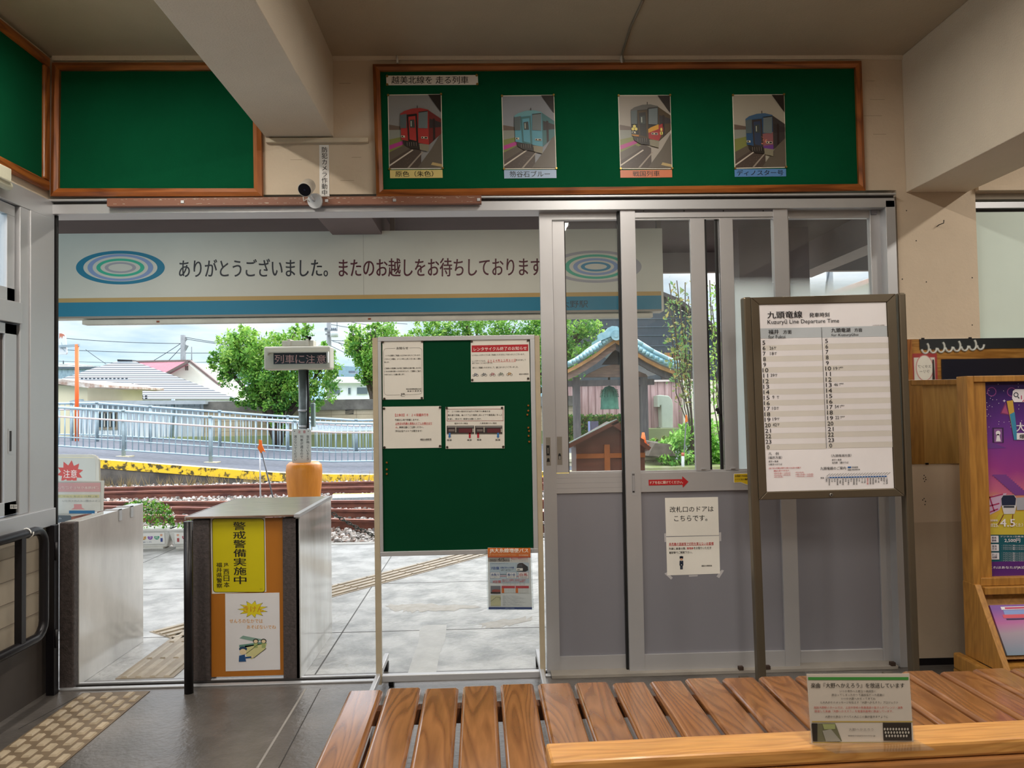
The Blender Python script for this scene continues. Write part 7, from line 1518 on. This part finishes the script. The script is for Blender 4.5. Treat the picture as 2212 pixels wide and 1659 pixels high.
b = MB(); b.bar(pv(1224, 829), pv(1412, 825), .16, .15, m_wd); b.build('tie_beam', pav)
b = MB(); b.prism([pv(1270, 808), pv(1300, 793), pv(1328, 786), pv(1356, 793), pv(1395, 808), pv(1400, 814), pv(1262, 815)], (0, .15, 0), m_wd2); b.build('gable_beam', pav)
b = MB(); b.box(pv(1324, 0).x, pv(1334, 0).x, YBp, YBp+.1, pv(1330, 788).z, pv(1330, 752).z, m_wd2); b.build('king_post', pav)
b = MB(); b.prism([pv(1300, 788), pv(1330, 752), pv(1360, 788)], (0, .04, 0), flat('2a2a30')); b.build('gable_board', pav); 
# curved roof: profile from the ridge to each eave
prof = [(1330, 728), (1310, 741), (1290, 757), (1270, 770), (1248, 783), (1222, 796)]; profr = [(1330, 728), (1352, 742), (1376, 757), (1398, 771), (1428, 786), (1466, 800)]
for pr, nm in ((prof, 'l'), (profr, 'r')):
    b = MB(); up = .09
    for (a, c) in zip(pr, pr[1:]):
        A_, C2 = pv(*a, -.7), pv(*c, -.7); b.prism([A_, C2, C2+V3(0, 0, .07), A_+V3(0, 0, .07)], (0, 4.2, 0), m_bt)
    for k in range(12):
        yy = -.7+k*.38
        for (a, c) in zip(pr, pr[1:]): b.tube([pv(*a, 0)+V3(0, yy, .09), pv(*c, 0)+V3(0, yy, .09)], .06, m_bt, 7)
    # round end tiles down the verge
    for (a, c) in zip(pr, pr[1:]):
        for u in (.15, .5, .85):
            p = pv(*a, -.75).lerp(pv(*c, -.75), u); p2 = p+(pv(*c)-pv(*a)).normalized()*.10; b.tube([p+V3(0, 0, .07), p2+V3(0, 0, .10)], .055, m_bt, 8)
    b.build('tiled_roof', pav)
    b = MB()
    for (a, c) in zip(pr, pr[1:]):
        A_, C2 = pv(a[0], a[1]+4, -.62), pv(c[0], c[1]+4, -.62); b.prism([A_, C2, C2-V3(0, 0, .09), A_-V3(0, 0, .09)], (0, .12, 0), m_wo)
        A_, C2 = pv(a[0], a[1]+13, -.5), pv(c[0], c[1]+12, -.5); b.prism([A_, C2, C2-V3(0, 0, .17), A_-V3(0, 0, .17)], (0, .12, 0), m_wd2 if nm == 'l' else m_wd)
    b.build('bargeboard', pav)
b = MB(); A_ = pv(1330, 722, -.8)
b.bar(pv(1330, 724, -.7), pv(1330, 724, 0)+V3(0, 3.6, .0), .26, .22, m_bt); b.build('ridge_tile', pav)
b = MB(); b.cone(pv(1331, 724, -.95), pv(1331, 724, -.8), .13, .13, m_bt, 20); b.cone(pv(1331, 724, -.97), pv(1331, 724, -.95), .05, .05, m_bt, 12)
b.prism([pv(1293, 738, -.85), pv(1291, 724, -.85), pv(1298, 719, -.85), pv(1306, 717, -.85), pv(1314, 708, -.85), pv(1322, 704, -.85), pv(1334, 705, -.85), pv(1340, 712, -.85), pv(1345, 722, -.85), pv(1352, 727, -.85), pv(1348, 736, -.85), pv(1330, 722, -.85)], (0, .12, 0), m_bt); b.build('ridge_ornament', pav)
# the bell
m_bell = mat('verdigris_bronze', '5c9a86', .55, .3, c2='3c7466', vs=4)
c = pv(1317, 884, .5); rb = 20*20.1/F; hz = 50*20.1/F
b = MB(); b.lathe((c.x, c.y, c.z), [(rb, 0), (rb*1.02, .02), (rb*.97, .06), (rb*.95, hz*.35), (rb*.9, hz*.6), (rb*.78, hz*.82), (rb*.5, hz*.96), (.05, hz)], m_bell, 28)
for k in range(5):
    for j in range(16): a = j/16*6.28; rr = rb*(.93-.03*k); b.cone((c.x+rr*math.cos(a), c.y+rr*math.sin(a), c.z+hz*(.55+.07*k)), (c.x+(rr+.03)*math.cos(a), c.y+(rr+.03)*math.sin(a), c.z+hz*(.55+.07*k)), .015, .01, m_bell, 6)
bo = b.build('bronze_bell', label='green bronze temple bell hanging in the pavilion', cat='bell')
MB().tube([(c.x, c.y, c.z+hz-.02), (c.x, c.y, c.z+hz+.25)], .03, m_dk2, 8).build('hook', bo)
# stone base
m_ston = mat('pale_stone_blocks', 'c9c4ae', .8, c2='a8a48e', vs=5, bump=.4)
b = MB(); A_, B2 = P(1205, 1003, 18.4), P(1445, 1003, 18.4); z1 = P(1320, 990, 18.4).z; b.box(A_.x, B2.x, 18.4, 22.3, -.3, z1, m_ston)
for k in range(14): x = A_.x+(B2.x-A_.x)*k/14; b.box(x-.008, x+.008, 18.39, 18.4, -.3, z1-.06, flat('8a8672'))
b.box(A_.x, B2.x, 18.38, 18.4, z1-.08, z1-.06, flat('8a8672')); b.build('stone_plinth', label='low pale stone block plinth under the bell pavilion', cat='plinth')
# signs and posts near it
m_of2 = mat('orange_plastic', 'f0702c', .5, var=.03)
for px, py, h_, w_, lb in ((1390, 962, 28, 16, 'orange traffic cone right of the pavilion post, taller one'), (1381, 965, 16, 10, 'small orange traffic cone left of the taller cone')):
    Yc = 17.9; c = P(px, py, Yc); kx = Yc/F; b = MB(); b.cone(c, c+V3(0, 0, h_*kx), w_*kx*.5, .03, m_of2, 16); b.box(c.x-w_*kx*.6, c.x+w_*kx*.6, Yc-.15, Yc+.15, c.z-.02, c.z+.02, m_of2); b.box(c.x-.01, c.x+.01, Yc-.02, Yc+.02, -.02, c.z, m_bark); b.build('traffic_cone', label=lb, cat='cone', group='orange cones by the pavilion')
o = thing('flag_marker', tuple(G(1478, 1012, -.02)), 'thin stake with a small orange flag seen through the middle door glass', 'flag'); Yc = 17.1
MB().tube([P(1482, 912, Yc), P(1476, 1006, Yc), V3(P(1475, 1010, Yc).x, Yc, -.27)], .014, mat('grey_stake', '55585e', .5), 8).build('stake', o); b = MB(); b.prism([P(1481, 896, Yc), P(1484, 896, Yc), P(1486, 910, Yc), P(1480, 915, Yc)], (0, .012, 0), m_of); b.build('flag', o)
b = MB(); b.cone(V3(P(1475, 1018, 17.0).x, 17.0, -.27), P(1475, 985, 17.0), .035, .035, flat('b8bcbc'), 12); b.cone(P(1475, 985, 17.0), P(1475, 978, 17.0), .035, .035, flat('b8604c'), 12); b.build('marker_post', label='short white marker post with a red top beside the bright shrub', cat='post')
# shrubs
def shrub(lab, Y, blobs, n, sz, lv): return tree(lab, (blobs[0][0], blobs[0][1]+blobs[0][3]), Y, blobs, n, sz, name='shrub', leaves=lv, trunk=True, trw=.03, cat='shrub')
m_br2 = [mat('bright_shrub_leaf', '8fd052', .5, var=.2, kind='leaf'), mat('bright_shrub_light', 'b4e878', .5, var=.1, kind='leaf'), mat('bright_shrub_deep', '559a34', .5, kind='leaf')]
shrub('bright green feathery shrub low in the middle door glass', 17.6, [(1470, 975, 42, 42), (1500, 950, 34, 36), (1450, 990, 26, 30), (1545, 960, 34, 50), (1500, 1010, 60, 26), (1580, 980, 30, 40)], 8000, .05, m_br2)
shrub('yellowish low groundcover by the pavilion plinth', 19, [(1440, 950, 30, 8), (1470, 952, 30, 10), (1410, 955, 16, 8)], 1200, .05, [m_sf[1], m_br2[1], m_sf[0]])
m_gc = mat('twiggy_ground', '6a6258', .9, var=.2, vs=6)
b = MB(); b.prism([P(1400, 985, 17.3), P(1460, 985, 17.3), P(1450, 960, 17.3), P(1415, 957, 17.3)], (0, 2, 0), m_gc); b.build('mound', kind='structure')
# brown house-shaped display case on our platform, seen from behind
YBx = 6.2; o = thing('house_shaped_case', (P(1320, 1000, YBx).x, YBx, 0), 'dark brown wooden house-shaped display case seen from behind through the left door glass', 'display case')
m_bx = mat('dark_stained_board', '7a4636', .45, c2='64382c', vs=2, stretch=(.4, 1, 4), coat=.2); m_bx2 = mat('orange_stained_batten', 'b0642e', .5)
zz2 = lambda px, py: P(px, py, YBx).z
b = MB(); xL, xR, xM = P(1245, 1000, YBx).x, P(1393, 1000, YBx).x, P(1325, 930, YBx).x
b.prism([V3(xL, YBx, .35), V3(xR, YBx, .35), V3(xR, YBx, zz2(1393, 950)), V3(xM, YBx, zz2(1325, 912)), V3(xL, YBx, zz2(1245, 958))], (0, .35, 0), m_bx); b.build('body', o)
b = MB(); b.box(xL-.0, xR, YBx-.02, YBx, zz2(1320, 989), zz2(1320, 979), m_bx2); b.build('cross_batten', o)
x = P(1311, 1000, YBx).x; MB().box(x-.022, x+.022, YBx-.03, YBx-.0, .35, zz2(1311, 960), m_bx2).build('upright_batten', o)
q = lambda x_, y_: P(x_, y_, YBx-.1)
m_tr = mat('pale_roof_trim', 'b8cccc', .5)
MB().prism([q(1222, 962), q(1333, 906), q(1337, 913), q(1226, 970)], (0, .40, -.035), m_bx).build('roof_panel', o); MB().prism([q(1221, 960.5), q(1332, 904.5), q(1333, 906), q(1222, 962.5)], (0, .40, -.035), m_tr).build('roof_trim', o)
MB().prism([q(1320, 916), q(1333, 909), q(1407, 967), q(1402, 973)], (0, .40, -.035), m_bx).build('roof_panel', o)
for xx in (xL+.04, xR-.04):
    for yy in (YBx+.04, YBx+.31): MB().box(xx-.03, xx+.03, yy-.03, yy+.03, 0, .36, m_bx).build('leg', o)
b = MB(); Yk = 17.0; b.box(P(1277, 930, Yk).x, P(1293, 930, Yk).x, Yk, Yk+.1, P(1285, 930, Yk).z, P(1285, 910, Yk).z, mat('blue_grey_sign', '4a4a60', .5)); b.box(P(1277, 930, Yk).x-.06, P(1277, 930, Yk).x-.02, Yk, Yk+.06, -.05, P(1285, 910, Yk).z, flat('7f8ab8')); b.build('small_post_sign', label='small dark sign on a bluish post behind the roof of the brown case', cat='sign')
# right: pole and red roof seen in the far door light
o = thing('utility_pole', tuple(P(1793, 700, 40)), 'grey utility pole seen through the right door light under the canopy', 'utility pole')
x = P(1793, 620, 40).x; MB().cone((x, 40, .3), (x, 40, P(1793, 560, 40).z), .19, .17, m_pole, 12).build('pole', o); MB().tube([P(1791, 584, 39.7), P(1786, 610, 39.7), P(1783, 640, 39.7)], .05, m_w, 6).build('cable', o)
o = thing('red_trim_house', tuple(P(1850, 700, 30)), 'white house gable with reddish roof edge seen through the right door light', 'house')
b = MB(); b.prism([P(1798, 640, 30), P(1875, 612, 30), P(1900, 604, 30), P(1900, 760, 30), P(1798, 760, 30)], (0, 5, 0), m_cr); b.build('wall', o); b = MB(); b.bar(P(1798, 634, 29.9), P(1900, 598, 29.9), .6, .18, mat('pinkish_roof_edge', 'c9a092', .6)); b.build('roof', o)
# plants outside the left window
tree('dark shrub outside the left wall window', (-140, 1000), 6.0, [(-150, 900, 150, 200)], 1500, .06, name='shrub', leaves=m_tf, trunk=True, trw=.03, cat='shrub')
